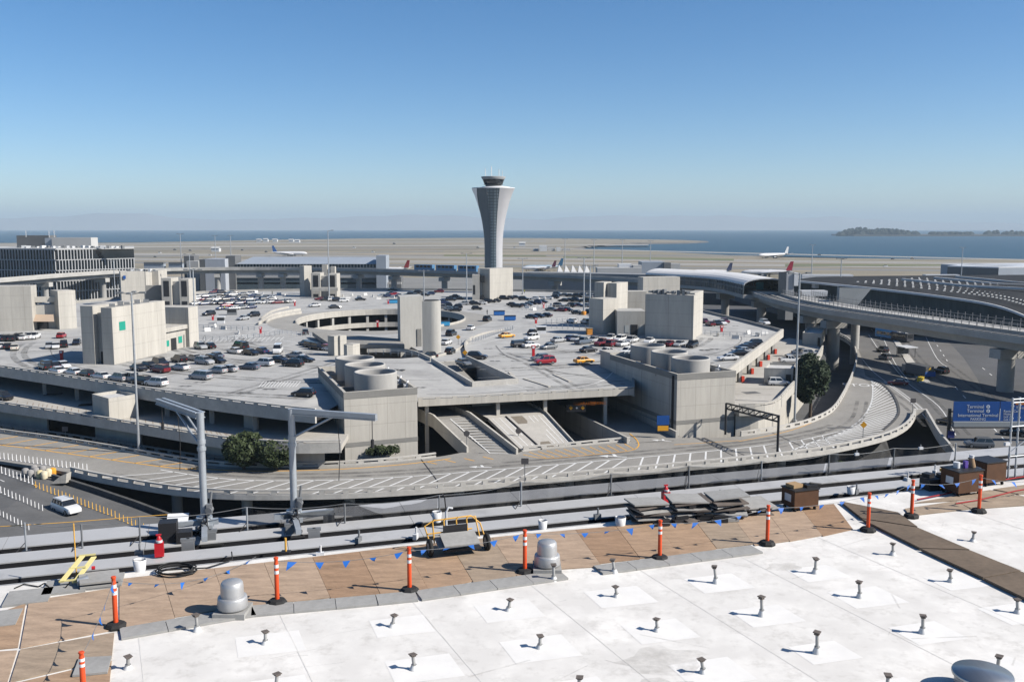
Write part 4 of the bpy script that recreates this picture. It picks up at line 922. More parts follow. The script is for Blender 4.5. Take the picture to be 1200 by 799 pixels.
# ================================================================ control tower
TX, TY = -8.4, 430.
tw = thing('control_tower', 'tall flared airport control tower with a dark glass cab', 'control tower', (TX,TY,0))
zs = [0, 20, 34, 38, 41.8, 46, 49.6, 53, 55.5, 58.2, 60.6]; rs = [4.15,4.1,4.1,4.25,4.6,5.25,6.0,6.9,7.6,8.6,9.7]
def sector(a0, a1, kr=1., top=None, n=10):
    g = G(); vs = []
    for z, r in zip(zs, rs):
        for i in range(n+1):
            a = radians(a0+(a1-a0)*i/n); vs.append((TX+r*kr*cos(a), TY+r*.86*kr*sin(a), z))
    fs = [(j*(n+1)+i, j*(n+1)+i+1, (j+1)*(n+1)+i+1, (j+1)*(n+1)+i) for j in range(len(zs)-1) for i in range(n)]
    return g.add(vs, fs, 0, True)
sector(-72, 60).build('metal_shell', mat('tower white metal', (.62,.62,.64), rough=.4, metal=.25, var=.05, scale=.2), tw)
sector(60, 183).build('metal_shell', mat('tower grey metal', (.55,.56,.58), rough=.45, metal=.2, var=.05, scale=.2), tw)
sector(183, 252).build('louvre_shell', mat('tower dark metal', (.13,.16,.185), rough=.45, var=.08, scale=.2), tw)
gm = bpy.data.materials.new('tower glazing'); gm.use_nodes = True; nn = gm.node_tree.nodes; ll = gm.node_tree.links
br = nn.new('ShaderNodeTexBrick'); br.offset = 0; br.inputs['Color1'].default_value = (.11,.15,.175,1); br.inputs['Color2'].default_value = (.13,.165,.19,1); br.inputs['Mortar'].default_value = (.05,.065,.075,1)
br.inputs['Scale'].default_value = 1; br.inputs['Brick Width'].default_value = 1.5; br.inputs['Row Height'].default_value = 1.3; br.inputs['Mortar Size'].default_value = .16
tc = nn.new('ShaderNodeTexCoord'); sx_ = nn.new('ShaderNodeSeparateXYZ'); cb = nn.new('ShaderNodeCombineXYZ')
ll.new(tc.outputs['Object'], sx_.inputs[0]); ll.new(sx_.outputs[0], cb.inputs[0]); ll.new(sx_.outputs[2], cb.inputs[1]); ll.new(cb.outputs[0], br.inputs['Vector']); ll.new(br.outputs[0], nn['Principled BSDF'].inputs['Base Color']); nn['Principled BSDF'].inputs['Roughness'].default_value = .3
sector(252, 288, .985).build('glazing', gm, tw)
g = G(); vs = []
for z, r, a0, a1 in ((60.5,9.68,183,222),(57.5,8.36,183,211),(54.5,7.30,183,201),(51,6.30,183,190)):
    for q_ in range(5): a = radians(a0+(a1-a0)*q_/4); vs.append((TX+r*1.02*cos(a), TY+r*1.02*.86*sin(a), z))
g.add(vs, [(k*5+q_, k*5+q_+1, (k+1)*5+q_+1, (k+1)*5+q_)[::-1] for k in range(3) for q_ in range(4)], 0, True); g.build('lit_inside_panel', mat('painted sunlit shell', (1.1,1.1,1.1), rough=.5, var=0), tw); g = G()  # extra white panel paints the sunlit inside of the back shell
g.lathe((TX,TY,0), [(9.7,60.6),(9.75,60.9),(9.2,60.9),(8.4,60.4)], 48, sy=.86); g.f = g.f[:-2]; g.m = g.m[:-2]; g.sm = g.sm[:-2]; g.build('rim', M_WMET, tw)
g = G(); g.lathe((TX+1,TY,0), [(7.2,60.0),(7.4,60.5),(6.5,61.3),(2.5,61.9)], 32, sy=.86); g.build('upper_roof', M_WMET, tw)
g = G(); g.lathe((TX,TY,0), [(3.6,60.5),(3.6,62.2),(4.6,62.3)], 24); g.build('neck', M_GREYM, tw)
g = G(); g.lathe((TX,TY,0), [(4.0,62.2),(4.9,64.6)], 24, smooth=False); g.build('cab_glazing', M_GLASS, tw)
g = G(); g.lathe((TX,TY,0), [(4.95,64.6),(5.6,65.7),(5.4,65.9),(1,66.1)], 24); g.build('cab_roof', mat('cab roof', (.33,.34,.35), var=.1), tw)
for i in range(7):
    a = 2*pi*i/7; q = (TX+4*cos(a), TY+3*sin(a)); g = G(); g.tube([(*q,65.9),(*q,68.6+.9*(i%3))], .13, 5); g.build('antenna', M_WMET, tw)
# ================================================================ buildings around
def box_building(name, label, parts, cat='building'):
    t = None
    for nm, a, b, y, ytop, dep, m, *r in parts:      # a,b: pixel columns; y: ground distance of both ends
        ya, yb = y if isinstance(y, tuple) else (y, y)
        if 400 < max(ya, yb) < 700: ya, yb = ya*1.25, yb*1.25
        A, Bp = S(a, 320, ya), S(b, 320, yb); z1 = ZY(ytop, min(ya, yb)); z0 = r[0] if r else 0
        if t is None: t = thing(name, label, cat, (A[0],A[1],0))
        g = G(); face_box(g, (A[0],A[1],z0), (Bp[0],Bp[1],z0), z1, dep); g.build(nm, m, t)
    return t
M_BG = mat('blue grey roof', (.36,.40,.45), rough=.5, var=.08, scale=.1)
M_BW = mat('pale building wall', (.50,.50,.49), var=.08, scale=.1)
M_DGW = mat('dark grey wall', (.15,.155,.16), var=.12, scale=.2)
# dark glass terminal with white fins
tb = thing('terminal_building', 'dark glass terminal building with white facade fins and rooftop plant rooms', 'terminal building', (-251,519,0))
C0, CR, CL = Vector((-251,519)), Vector((-221,551)), Vector((-328,540)); zt = ZY(292, 519)
for nm, a, b in (('glass_wall',C0,CR),('glass_wall',CL,C0)):
    g = G(); face_box(g, (*a,0), (*b,0), zt-.1, 8); g.build(nm, M_GLASS, tb)
g = G(); g.prism([CL, C0, CR, (-238,594), (-328,588)], zt-.5, zt+.3); g.build('roof', M_BW, tb)
fh = (zt-14)/3
for a, b, nfin in ((C0,CR,26),(CL,C0,40)):
    d = (b-a); L_ = d.length; du = d/L_; n = Vector((du.y,-du.x)); n = n if n.dot(a) < 0 else -n; an = atan2(d.y,d.x)
    g = G()
    for fl in range(-2, 3):
        z0 = 14+fl*fh; z1 = z0+fh-.5; frnd = random.Random(fl+nfin)
        for i in range(nfin):
            if fl == 2 and nfin == 26 and i > 11: continue
            p = a+du*(L_*(i+.5+(.3 if fl % 2 else 0)*.6)/nfin)+n*.4
            g.cbox((p.x,p.y,(z0+z1)/2),(.42,.6,z1-z0),an)
        p = a+du*L_/2+n*.35; g.cbox((p.x,p.y,z1+.25),(L_,.6,.42),an)
    g.build('facade_mullion', mat('white fin', (.46,.47,.48), rough=.5, var=.08, scale=.3), tb)
for a, b, ya, y0, y1, m in ((20,58,550,293,276,M_DGW),(61,107,540,293,278.5,M_BW),(53,61,542,293,279,M_BG)):
    A, Bp = S(a,290,ya), S(b,290,ya); g = G(); face_box(g, (A[0],A[1],zt), (Bp[0],Bp[1],zt), ZY(y1,ya), 9); g.build('plant_room', m, tb)
for i in range(22):
    q = S(22+i*5.8, 291, 535); g = G(); g.cbox((q[0],q[1],zt+.8),(1.5+(i%3)*.5,1.4,.8+.7*((i*7)%4)/2),.2*i); g.build('roof_unit', M_WMET if i % 3 else M_GREYM, tb)
for x in (31,58,64): q = S(x,285,545); g = G(); g.tube([(q[0],q[1],ZY(278,545)),(q[0],q[1],ZY(270,545))], .15, 5); g.build('antenna', M_WMET, tb)
# long concourse with blue grey roof
t = box_building('concourse', 'long low concourse with a blue grey metal roof and a strip of glass', [
    ('glass_wall',276,447,(500,500),309,14,mat('concourse glass', (.06,.08,.095), rough=.2, var=.25, scale=.2),0), ('wall',276,447,(499.5,499.5),313.5,.5,M_BW,10), ('end_wall',441,452.5,496,299.5,16,M_BG,0), ('end_wall',265,276,498,300,14,M_DGW,0)])
A, Bp = S(276,309,622), S(446,309,622); z0 = ZY(309.5,622); z1 = ZY(301,650)
g = G(); g.add([(A[0],A[1],z0),(Bp[0],Bp[1],z0),(Bp[0]-1,Bp[1]+24,z1),(A[0]+4,A[1]+28,z1),(Bp[0]-1,Bp[1]+24,z0-4),(A[0]+4,A[1]+24,z0-4)], [(0,1,2,3),(3,2,4,5)]); g.build('roof', M_BG, t)
g = G()
for i in range(46):
    q = S(278+i*3.7, 313, 623.5); g.box(q[0]-.25,q[1]-.2,ZY(317,623),q[0]+.25,q[1]+.2,ZY(309.8,623))
g.build('mullion', M_BW, t)
box_building('terminal_wing', 'ribbed metal terminal wing with a dark end wall', [('wall',240,264,492,303.5,18,mat('ribbed metal', (.42,.45,.50), var=.06, scale=.3, stretch=(3,1,.05)),0), ('end_wall',234,240.5,492,304,14,M_DGW,0), ('wall',216,228,510,300,10,M_DGW,0), ('wall',219,233,505,306,10,M_BW,0)])
box_building('jet_bridge', 'pale jet bridge with a dark window band, nearer the glass terminal', [('body',169,192,600,309,5,M_BG,9), ('roof',169,192,599.5,307.3,5.6,M_DGW,ZY(309,750))], 'jet bridge')
box_building('jet_bridge', 'second pale jet bridge beside the ribbed metal wing', [('body',198,214,600,309,5,M_BG,9), ('roof',198,214,599.5,307.3,5.6,M_DGW,ZY(309,750))], 'jet bridge')
t = box_building('terminal_facade', 'low shaded terminal front seen beneath the far guideway', [('wall',235,470,505,324.8,12,M_DGW,0),('canopy',240,470,500,331,3,M_GUIDE,ZY(333,625))])
t = box_building('terminal_facade', 'grey terminal front with window slots behind the far right of the roof', [('wall',612,790,(468,440),322.5,16,mat('mid grey wall', (.26,.27,.28), var=.1, scale=.1),0)])
for i in range(5):
    a = S(638+i*17, 335, 581-i*3.2); b = S(649+i*17, 335, 580-i*3.2); g = G(); slots_face(g, a[:2], b[:2], 3.2, 6.2, .4); g.build('window', M_GLASS, t)
    g = G(); slots_face(g, S(632+i*17,335,581-i*3.2)[:2], S(647+i*17,335,580-i*3.2)[:2], -1, 2, .4); g.build('window', M_GLASS, t)
t = thing('tent_canopy', 'white canopy of pointed tents in front of the airfield', 'tent canopy', S(672,320,600))
for i in range(5):
    a, b = S(653+i*8, 321, 600), S(661+i*8, 321, 600); z0 = ZY(321,600); z1 = ZY(310.5+.6*(i%2),600); m = ((a[0]+b[0])/2-.8, a[1]+5, z1)
    g = G(); g.add([(a[0],a[1],z0),(b[0],b[1],z0),(b[0]+.5,b[1]+10,z0),(a[0],a[1]+10,z0),m,(m[0]-7,m[1],z1-.4),(a[0]-8,a[1]+10,z0),(a[0]-8,a[1],z0)], [(0,1,4),(1,2,4),(2,3,4),(3,0,4)]); g.build('tent', mat('white canvas', (.75,.74,.72), var=.04), t)
box_building('airport_building', 'white low airport building with rooftop units behind the tents', [('wall',700,752,520,314,14,M_BW,0),('plant_room',725,740,528,309.5,8,M_WMET,0),('plant_room',742,752,524,311,8,M_BW,0)])
box_building('airport_building', 'grey hangar with a dark gable behind the curved station roof', [('wall',752,779,560,307,20,M_BG,0),('gable',778,786,556,308,16,M_DGW,0),('annex',786,797,560,309,10,M_BW,0)])
box_building('airport_building', 'cluster building of white sheds out on the airfield', [('shed',632,641,1740,288,20,M_WMET,0),('shed',642,650,1760,290.5,16,M_BW,0),('shed',652,657,1750,290,14,M_WMET,0),('shed',659,668,1770,291.5,14,M_BW,0),('shed',625,631,1760,291.5,14,M_BG,0)])
for i, (x, y, d) in enumerate(((303,281,2900),(311,280.5,2900),(322,281,2900),(341,281.5,2900),(348,281.8,2800),(612,285,2200),(252,291,1700))):
    q = S(x, y, d); t = thing('airfield_shed', ['small white shed on the shoreline, first of five','second small shoreline shed, slightly taller','third shoreline shed, squat','shoreline shed after the gap','last small shed of the shoreline row','tiny hut beyond the tower on the airfield','white radar hut in the middle of the airfield'][i], 'shed', (q[0],q[1],0))
    g = G(); g.box(q[0]-7,q[1],0,q[0]+7,q[1]+12,max(6,q[2])); g.build('wall', M_WMET, t); g = G(); g.add([(q[0]-8,q[1]-1,max(6,q[2])),(q[0]+8,q[1]-1,max(6,q[2])),(q[0]+8,q[1]+6,max(6,q[2])+3),(q[0]-8,q[1]+6,max(6,q[2])+3)], [(0,1,2,3)]); g.build('roof', M_BW, t)
box_building('airport_building', 'long grey hangar with a pale end wall beyond the solar roof', [('wall',1110,1170,(560,540),314.5,60,M_DGW,0),('end_wall',1170,1300,(540,560),314.3,60,M_BG,0),('roof',1110,1170,(560,540),313.,60,M_WMET,ZY(314.4,675)),('roof',1170,1300,(540,560),313.,60,M_WMET,ZY(314.2,675))])
# terminal on the right with solar roof
tr = thing('terminal_building', 'dark terminal with curved roof edge and rows of roof panels behind the guideway', 'terminal building', (110,238,0))
edge_ = smooth_path([(112,380,21.9),(128,344,21.4),(148,321,19.5),(159,308,17.6),(167,300,13.8),(175,292,8),(182,283,3)], 6)
g = G(); vs = []
for p in edge_: vs += [(p[0],p[1],p[2]),(p[0]+14,p[1]+9,p[2]+1.0+(21.9-p[2])*.4),(p[0]+38,p[1]+25,22.4),(p[0]+210,p[1]+56,22.)]
n = len(edge_); fs = [(i*4+j, i*4+j+1, (i+1)*4+j+1, (i+1)*4+j) for i in range(n-1) for j in range(3)]
g.add(vs, [f[::-1] for f in fs], 0, True); g.build('roof', mat('dark terminal roof', (.035,.037,.04), var=.3, scale=.15, rough=1., spec=.05), tr)
g = G(); g.sweep(edge_, [(-.5,-.5),(.4,-.5),(.4,.25),(-.5,.25)]); g.build('roof_edge', M_WMET, tr)
g = G()
for a, b in zip(edge_, edge_[1:]): g.quad((a[0]+1.5,a[1]+.6,min(7,a[2]-3)),(b[0]+1.5,b[1]+.6,min(7,b[2]-3)),(b[0]+1.5,b[1]+.6,b[2]-.3),(a[0]+1.5,a[1]+.6,a[2]-.3))
g.build('wall', mat('dark teal wall', (.055,.065,.065), var=.3, scale=.3, stretch=(1,1,.1)), tr)
sol = G(); sol2 = G()
for i in range(0):
    for j in range(5):
        k = 6+i*.9; q0 = edge_[min(int(k), n-1)]
        x = q0[0]+7+j*6+(i%2)*1.5; y = q0[1]+4.5+j*3.8; z = q0[2]+.7+(21.9-q0[2])*.35+j*.1
        if q0[2] < 11: continue
        sol.cbox((x,y,z+.5),(3.2,.25,.22),.3); sol2.cbox((x,y+1.2,z+.35),(4.6,2.0,.3),.3)
for i in range(46):
    for j in range(9):
        k = 5+i*.56
        if k >= n-3: continue
        q0 = Vector(edge_[int(k)]).lerp(Vector(edge_[int(k)+1]), k-int(k))
        if q0.z < 9: continue
        f_ = j/8; x = q0.x+5+f_*32; y = q0.y+3.2+f_*21; z = q0.z+.75+(21.9-q0.z)*(.12+.3*f_)+.25*f_
        sol.cbox((x,y,z+.55),(1.0,.2,.28),.3+.2*((i*3+j)%3))
for f_, w_ in ((.55,.5),(1.02,.7),(1.35,.6)):
    sol.sweep([(p[0]+37*f_, p[1]+24*f_, max(p[2],20.)+1.8) for p in edge_[6:20]], [(-w_,0),(w_,0),(w_,.7),(-w_,.7)])
sol.build('panel_edge_pattern', mat('panel edge white', (.62,.63,.64), rough=.4, var=.1), tr)['kind'] = 'stuff'
for (x0,x1,d,yt,h) in ((1040,1195,330,336,1.2),(1050,1110,352,330,1.5),(1128,1180,350,329,1.4),(940,1000,345,322,1.5),(1010,1060,372,325,1.5),(955,985,318,333,1.6),(1085,1125,400,322,1.6)):
    d *= 1.15; A, Bp = S(x0,yt,d), S(x1,yt,d); g = G(); g.para((A[0],A[1],min(16.,A[2]-h) if d > 392 else A[2]-h),(Bp[0]-A[0],0,0),(0,4,0),(0,0,max(h, A[2]-16.) if d > 392 else h)); g.build('roof_duct', M_WMET, tr)
for i in range(16):
    q = S(1000+((i*37)%190), 330, 404+((i*53)%80)); g = G(); g.cbox((q[0],q[1],16.8),(2+(i%3),1.8,1.4+.4*(i%2)),.5*i); g.build('roof_unit', M_WMET if i % 2 else M_GREYM, tr)
g = G(); g.box(114,400,6,300,492,16.); g.build('rear_block', M_DGW, tr)
g = G(); A, Bp = S(983,357,318), S(1004,357,318); zb_ = ZY(359,318); g.add([(A[0],A[1],zb_),(Bp[0],Bp[1],zb_),(Bp[0]+5,Bp[1]+.5,ZY(338,318)),(A[0],A[1],ZY(337,318))], [(0,1,2,3)]); g.add([(A[0],A[1],zb_),(A[0],A[1],ZY(337,318)),(A[0]+2,A[1]+8,ZY(337,318)),(A[0]+2,A[1]+8,zb_)], [(0,1,2,3)]); g.build('wedge_panel', mat('grey panel', (.30,.32,.33), var=.06), tr)
g = G(); A, Bp = S(940,341,352), S(970,343,352); g.para((A[0],A[1],ZY(347,352)),(Bp[0]-A[0],0,0),(0,5,0),(0,0,2.)); g.build('white_canopy', M_WMET, tr)
# storeys below the guideway on the right, deep shade painted into the walls
box_building('terminal_facade', 'deeply shaded lower terminal storey under the station', [('wall',780,960,(430,402),347,10,mat('painted shade wall', (.04,.042,.045), var=.3, scale=.2),0),('ledge',790,965,(425,398),363,4,M_DGW,ZY(366,497))])
box_building('terminal_facade', 'deeply shaded storey at the far end of the ramp road', [('wall',955,1330,(410,402),352,8,MATS['painted shade wall'],0),('ledge',960,1300,(404,401),372,3,M_DGW,ZY(375,501))])  # wall added to stop light leaking in below the terminal
# ================================================================ planes
def plane(label, px, py, d, heading, L_, fin, body=None, z=0):
    c = S(px, py, d); t = thing('airliner', label, 'airliner', (c[0],c[1],z), heading); m = body or mat('airliner white', (.78,.78,.79), rough=.35, var=.03)
    r = L_*.052; zc = r*1.75
    g = G(); prof = [(-.5,.15,.6),(-.42,.45,.3),(-.3,.8,.12),(-.15,1,0),(.3,1,0),(.42,.85,-.05),(.47,.55,-.15),(.5,.12,-.25)]
    g.tube([(x*L_,0,zc+dz*r) for x, k, dz in prof], [r*k for x, k, dz in prof], 14); g.build('fuselage', m, t, False)
    f = G(); f.add([(-.50*L_,-.05*r,zc+.7*r),(-.38*L_,-.05*r,zc+.8*r),(-.47*L_,-.05*r,zc+4.2*r),(-.53*L_,-.05*r,zc+4.2*r),(-.50*L_,.2*r,zc+.7*r),(-.38*L_,.2*r,zc+.8*r),(-.47*L_,.15*r,zc+4.2*r),(-.53*L_,.15*r,zc+4.2*r)], [(3,2,1,0),(4,5,6,7),(0,1,5,4),(1,2,6,5),(2,3,7,6),(3,0,4,7)]); f.build('tail_fin', fin, t, False)
    for s_ in (-1,1):
        w = G(); w.add([(.12*L_,s_*r*.6,zc-.5*r),(-.1*L_,s_*r*.6,zc-.5*r),(-.2*L_,s_*.47*L_,zc+.6*r),(-.15*L_,s_*.47*L_,zc+.6*r)]+[(.12*L_,s_*r*.6,zc-.2*r),(-.1*L_,s_*r*.6,zc-.2*r),(-.2*L_,s_*.47*L_,zc+.7*r),(-.15*L_,s_*.47*L_,zc+.7*r)], [(0,1,2,3),(7,6,5,4),(0,3,7,4),(1,5,6,2),(2,6,7,3),(0,4,5,1)]); w.build('wing', m, t, False)
        w = G(); w.add([(-.4*L_,s_*r*.3,zc+.6*r),(-.48*L_,s_*r*.3,zc+.6*r),(-.53*L_,s_*.18*L_,zc+.9*r),(-.49*L_,s_*.18*L_,zc+.9*r)]+[(-.4*L_,s_*r*.3,zc+.75*r),(-.48*L_,s_*r*.3,zc+.75*r),(-.53*L_,s_*.18*L_,zc+.98*r),(-.49*L_,s_*.18*L_,zc+.98*r)], [(0,1,2,3),(7,6,5,4),(0,3,7,4),(1,5,6,2),(2,6,7,3),(0,4,5,1)]); w.build('tailplane', m, t, False)
        e = G(); e.tube([(.13*L_,s_*.17*L_,zc-1.05*r),(.02*L_,s_*.17*L_,zc-1.05*r)], [r*.5,r*.4], 10); e.build('engine', M_GREYM, t, False)
    g = G(); g.tube([(.36*L_,0,0),(.36*L_,0,zc-.8*r)], .3, 6); g.tube([(-.06*L_,-.06*L_,0),(-.06*L_,-.06*L_,zc-.6*r)], .4, 6); g.tube([(-.06*L_,.06*L_,0),(-.06*L_,.06*L_,zc-.6*r)], .4, 6); g.build('landing_gear', M_BLACK, t, False)
    return t
plane('white airliner with a blue tail parked beyond the concourse', 340, 297.5, 1430, 0, 52, mat('tail blue', (.03,.12,.36), var=.05))
plane('white and blue airliner with a blue patterned tail beside the control tower', 636, 312, 953, radians(182), 40, mat('tail mid blue', (.03,.13,.24), var=.2, scale=.6), mat('airliner pale blue', (.42,.52,.60), rough=.35, var=.2, scale=.25))
plane('white airliner rolling along the runway beside the bay', 906, 302, 1340, radians(205), 52, mat('airliner fin white', (.6,.62,.64), var=.05))
plane('airliner hidden behind the station with a red and dark tail', 898, 320, 830, radians(175), 44, mat('tail red', (.45,.02,.05), var=.25, scale=.5))
plane('airliner hidden behind the station roof with a dark blue tail', 832, 322, 850, radians(178), 38, mat('tail navy', (.03,.04,.09), var=.1))
plane('airliner with a red tail behind the far guideway', 455, 316, 900, radians(172), 40, mat('tail dark red', (.38,.03,.03), var=.2, scale=.5))
plane('airliner with a dark red fin next to the blue airliner', 631, 319, 940, radians(178), 34, mat('tail maroon', (.12,.02,.05), var=.2, scale=.5))
# small airfield vehicles and marker boards
for i, (x, y) in enumerate(((187,297),(205,293.5),(223,294.5),(246,300),(284,294),(312,296),(415,291),(462,286.5),(560,291),(603,291),(1046,304.5),(1069,304),(1038,313),(960,299.5),(182,302),(437,296))):
    q = P(x, y, 0); t = thing('airfield_vehicle', '', 'utility vehicle', q); w = max(2.2, q[1]*.0016)
    g = G(); g.cbox((q[0],q[1],w*.35+.3),(w*1.9,w,w*.55)); g.build('body', M_DGW if i % 3 else M_WMET, t); g = G(); g.cbox((q[0]-w*.2,q[1],w*.8+.2),(w*1.0,w*.9,w*.4)); g.build('cab', M_GLASS, t)
    tag(t, 'tiny service vehicle standing far out on the airfield', 'utility vehicle', 'vehicles far out on the airfield')
# ================================================================ wooded point on the bay
ig = G(); ir = random.Random(3)
def island_top(px):
    pts = [(980,276),(985,272),(990,268),(1010,265.5),(1030,266.5),(1050,267.5),(1075,270.5),(1092,271.5),(1110,271.5),(1130,271),(1145,271.5),(1152,269),(1172,268.5),(1178,271),(1184,267.5),(1192,269),(1205,270),(1300,270)]
    for (a, ya), (b, yb) in zip(pts, pts[1:]):
        if a <= px <= b: return ya+(yb-ya)*(px-a)/(b-a)
    return 272
for i in range(900):
    px = 983+ir.random()*250; d = 5300+ir.random()*350; yt = island_top(px)+ir.random()**.7*7.5; 
    if px > 1062 and (sin(px*.21)+sin(px*.083)) > .75: continue
    zt_ = max(4, ZY(yt, d)); x = S(px,270,d)[0]; r = 7+ir.random()*13
    zc = max(2, zt_-r*.9); vs = []
    for a, b, k in ((-1,5,.45),(-.45,6,.9),(.2,6,1.),(.75,5,.62)):
        for j in range(6): an = j*pi/3+a; vs.append((x+r*k*cos(an)*(.8+.4*ir.random()), d+r*k*sin(an), zc+r*a*.9*(.8+.4*ir.random())))
    vs.append((x,d,zc+r))
    fs = [(l*6+j, l*6+(j+1)%6, (l+1)*6+(j+1)%6, (l+1)*6+j) for l in range(3) for j in range(6)] + [(18+j, 18+(j+1)%6, 24) for j in range(6)]
    ig.add(vs, fs)
o = ig.build('far_woods', mat('dark far foliage', (.012,.018,.013), var=.4, scale=.01)); o['kind'] = 'stuff'; o['label'] = 'dark wooded point across the bay'
lg = G(); lg.prism([(1900,5250),(4200,5250),(4200,5800),(1960,5800)], -4, 4); struct(lg.build('far_shore', M_ROCK))
# ================================================================ trees
def tree(label, base, z0, zc, rx, rz, n, seed, leaf=.5, col=(.034,.048,.018), name='tree', trunk=True):
    R = random.Random(seed); t = thing(name, label, 'tree' if name == 'tree' else 'shrub', (base[0],base[1],z0)); g = G()
    lumps = [(R.gauss(0,.42), R.gauss(0,.42), R.gauss(.05,.4), .38+.3*R.random()) for _ in range(16)]
    for _ in range(n):
        lx, ly, lz, lr = R.choice(lumps); u = Vector((R.gauss(0,1),R.gauss(0,1),R.gauss(0,1))).normalized()*lr*(R.random()**.25)
        q = Vector((lx,ly,lz))+u
        if q.length > 1.08: q = q.normalized()*(1.0+.08*R.random())
        c = Vector((base[0]+q.x*rx, base[1]+q.y*rx, zc+q.z*rz))
        a = Vector((R.gauss(0,1),R.gauss(0,1),R.gauss(0,.7))).normalized(); b = a.orthogonal().normalized(); s_ = leaf*(.6+.8*R.random())
        b = (b + a.cross(b)*R.uniform(-1,1)).normalized()
        g.add([c-a*s_, c-b*s_*.5, c+a*s_, c+b*s_*.5], [(0,1,2,3)])
    g.build('crown', mat(name+' leaves %d' % seed, col, var=.5, scale=.7, fine=3, rough=.7), t)
    if trunk:
        g = G(); g.tube([(base[0],base[1],z0),(base[0]+.1,base[1],z0+(zc-z0)*.6),(base[0]-.1,base[1]+.1,zc)], [rx*.11,rx*.08,rx*.04], 8)
        for k in range(5): a = k*1.3; g.tube([(base[0],base[1],z0+(zc-z0)*.55),(base[0]+rx*.5*cos(a),base[1]+rx*.5*sin(a),zc+rz*.2)], [rx*.05,rx*.02], 6)
        g.build('trunk', mat('bark', (.08,.06,.045), var=.3, scale=2.), t)
    return t
tree('larger round dark bush beside the steel crane post', (-42.6,145.4), 3, ZY(524,145.4), 3.05, 2.75, 5200, 1, .30)
tree('smaller round dark bush next to the larger one', (-37.4,145.2), 3, ZY(529.5,145.2), 2.95, 2.1, 4600, 2, .28)
tree('dark evergreen tree between the lower deck and the dark trench', (65.2,202.), 0, ZY(444,202), 3.7, 5.3, 8000, 3, .42, (.022,.036,.016))
for i, (x, y) in enumerate(((438,534.5),(448,534),(459,533))):
    q = P(x, y, RD); tree(['low shrub at the left foot of the pale cooling block wall','low shrub, middle one at the foot of the pale cooling block','low shrub at the right foot of the pale cooling block wall'][i], q, RD-1, RD+.9, 1.3, .9, 500, 10+i, .25, name='shrub', trunk=False)
def palm(label, base, h, n, seed):
    R = random.Random(seed); t = thing('palm_tree', label, 'palm tree', base); g = G()
    g.tube([base,(base[0]+.1,base[1],base[2]+h)], [.3,.24], 8); g.build('trunk', mat('bark', (.08,.06,.045)), t)
    g = G(); top = Vector((base[0],base[1],base[2]+h))
    for i in range(n):
        a = 2*pi*i/n+R.random()*.3; el = R.uniform(-.1,1.0); L_ = R.uniform(2.0,2.9); d = Vector((cos(a),sin(a),0)); s_ = Vector((-sin(a),cos(a),0)); prev = None
        for k in range(7):
            f = k/6; c = top+d*(L_*f*cos(el))+Vector((0,0,L_*(f*sin(el)-f*f*.55))); w = .38*(1-f)*(.4+f*2) if k < 6 else .02
            cur = (c-s_*w-Vector((0,0,w*.4)), c, c+s_*w-Vector((0,0,w*.4)))
            if prev: g.add([*prev, *cur], [(0,1,4,3),(1,2,5,4)])
            prev = cur
    g.build('crown', mat('palm leaves', (.06,.08,.03), var=.4, scale=1.), t)
palm('spiky palm rising from the dark pit beside the loop barrier', S(1019,548,149), 0, 26, 5); 
palm('second lower spiky palm near the roadway edge', S(993,545,146), 0, 20, 6)
o_ = [o for o in COL.objects if o.name.startswith('palm_tree')]
# ================================================================ light poles
def pole(label, bx, by, tx, ty, z0, arms=2, r=.16, d=None):
    b = P(bx, by, z0) if d is None else (S(bx, by, d)[0], d, z0); zt = ZY(ty, b[1])
    t = thing('light_pole', label, 'light pole', b, 0, 'light poles')
    g = G(); g.tube([b,(b[0],b[1],zt)], [r*1.25,r*.75], 8); g.build('pole', M_STEEL, t)
    g = G(); g.lathe((b[0],b[1],z0), [(r*2.6,0),(r*2.6,.5)], 10); g.build('base', M_GUIDE, t)
    L_ = 1.5 if arms else .7
    for k in range(max(arms,1)):
        a = 2*pi*k/max(arms,1)+.15
        g = G(); g.tube([(b[0],b[1],zt-.3),(b[0]+cos(a)*L_,b[1]+sin(a)*L_,zt)], r*.4, 6); g.cbox((b[0]+cos(a)*(L_+.3),b[1]+sin(a)*(L_+.3),zt),(1.0,.6,.3),a); g.build('lamp_head', M_GREYM, t)
    return t
pole('tall slim light pole beside the white cabin on the lower deck', 163,531,158,343,RD,4,.2)
pole('thick dark light pole rising beside the green tree by the grey cabin', 931,495,935,320,RD,2,.2)
pole('light pole at the corner of the green signed stair block', 229.5,403,228,316,RF,4,.2)
pole('light pole just behind the green signed stair block', 224,352,224,298,RF,2,.2)
pole('light pole before the white fins of the glass terminal', 135,347,135,305,RF,4,.18)
pole('tallest white pole rising over the far stair block', 386,351,385.5,270,RF,1,.22)
pole('light pole just behind the white rounded stair tower', 497,352,497,317,RF,4,.2)
pole('light pole left of the stair block before the control tower', 547,354,547,297,RF,2,.22)
pole('light pole just right of the control tower block', 612.5,345,612.5,303,RF,2,.2)
pole('taller light pole of the pair in the right half of the roof', 684,367,684,302,RF,2,.22)
pole('light pole standing in the orange base near the stall fence', 691,389,690.5,311,RF,2,.22)
pole('light pole seen through the guideway railing by the grey wedge', 984,356,985,303,0,4,.25,390)
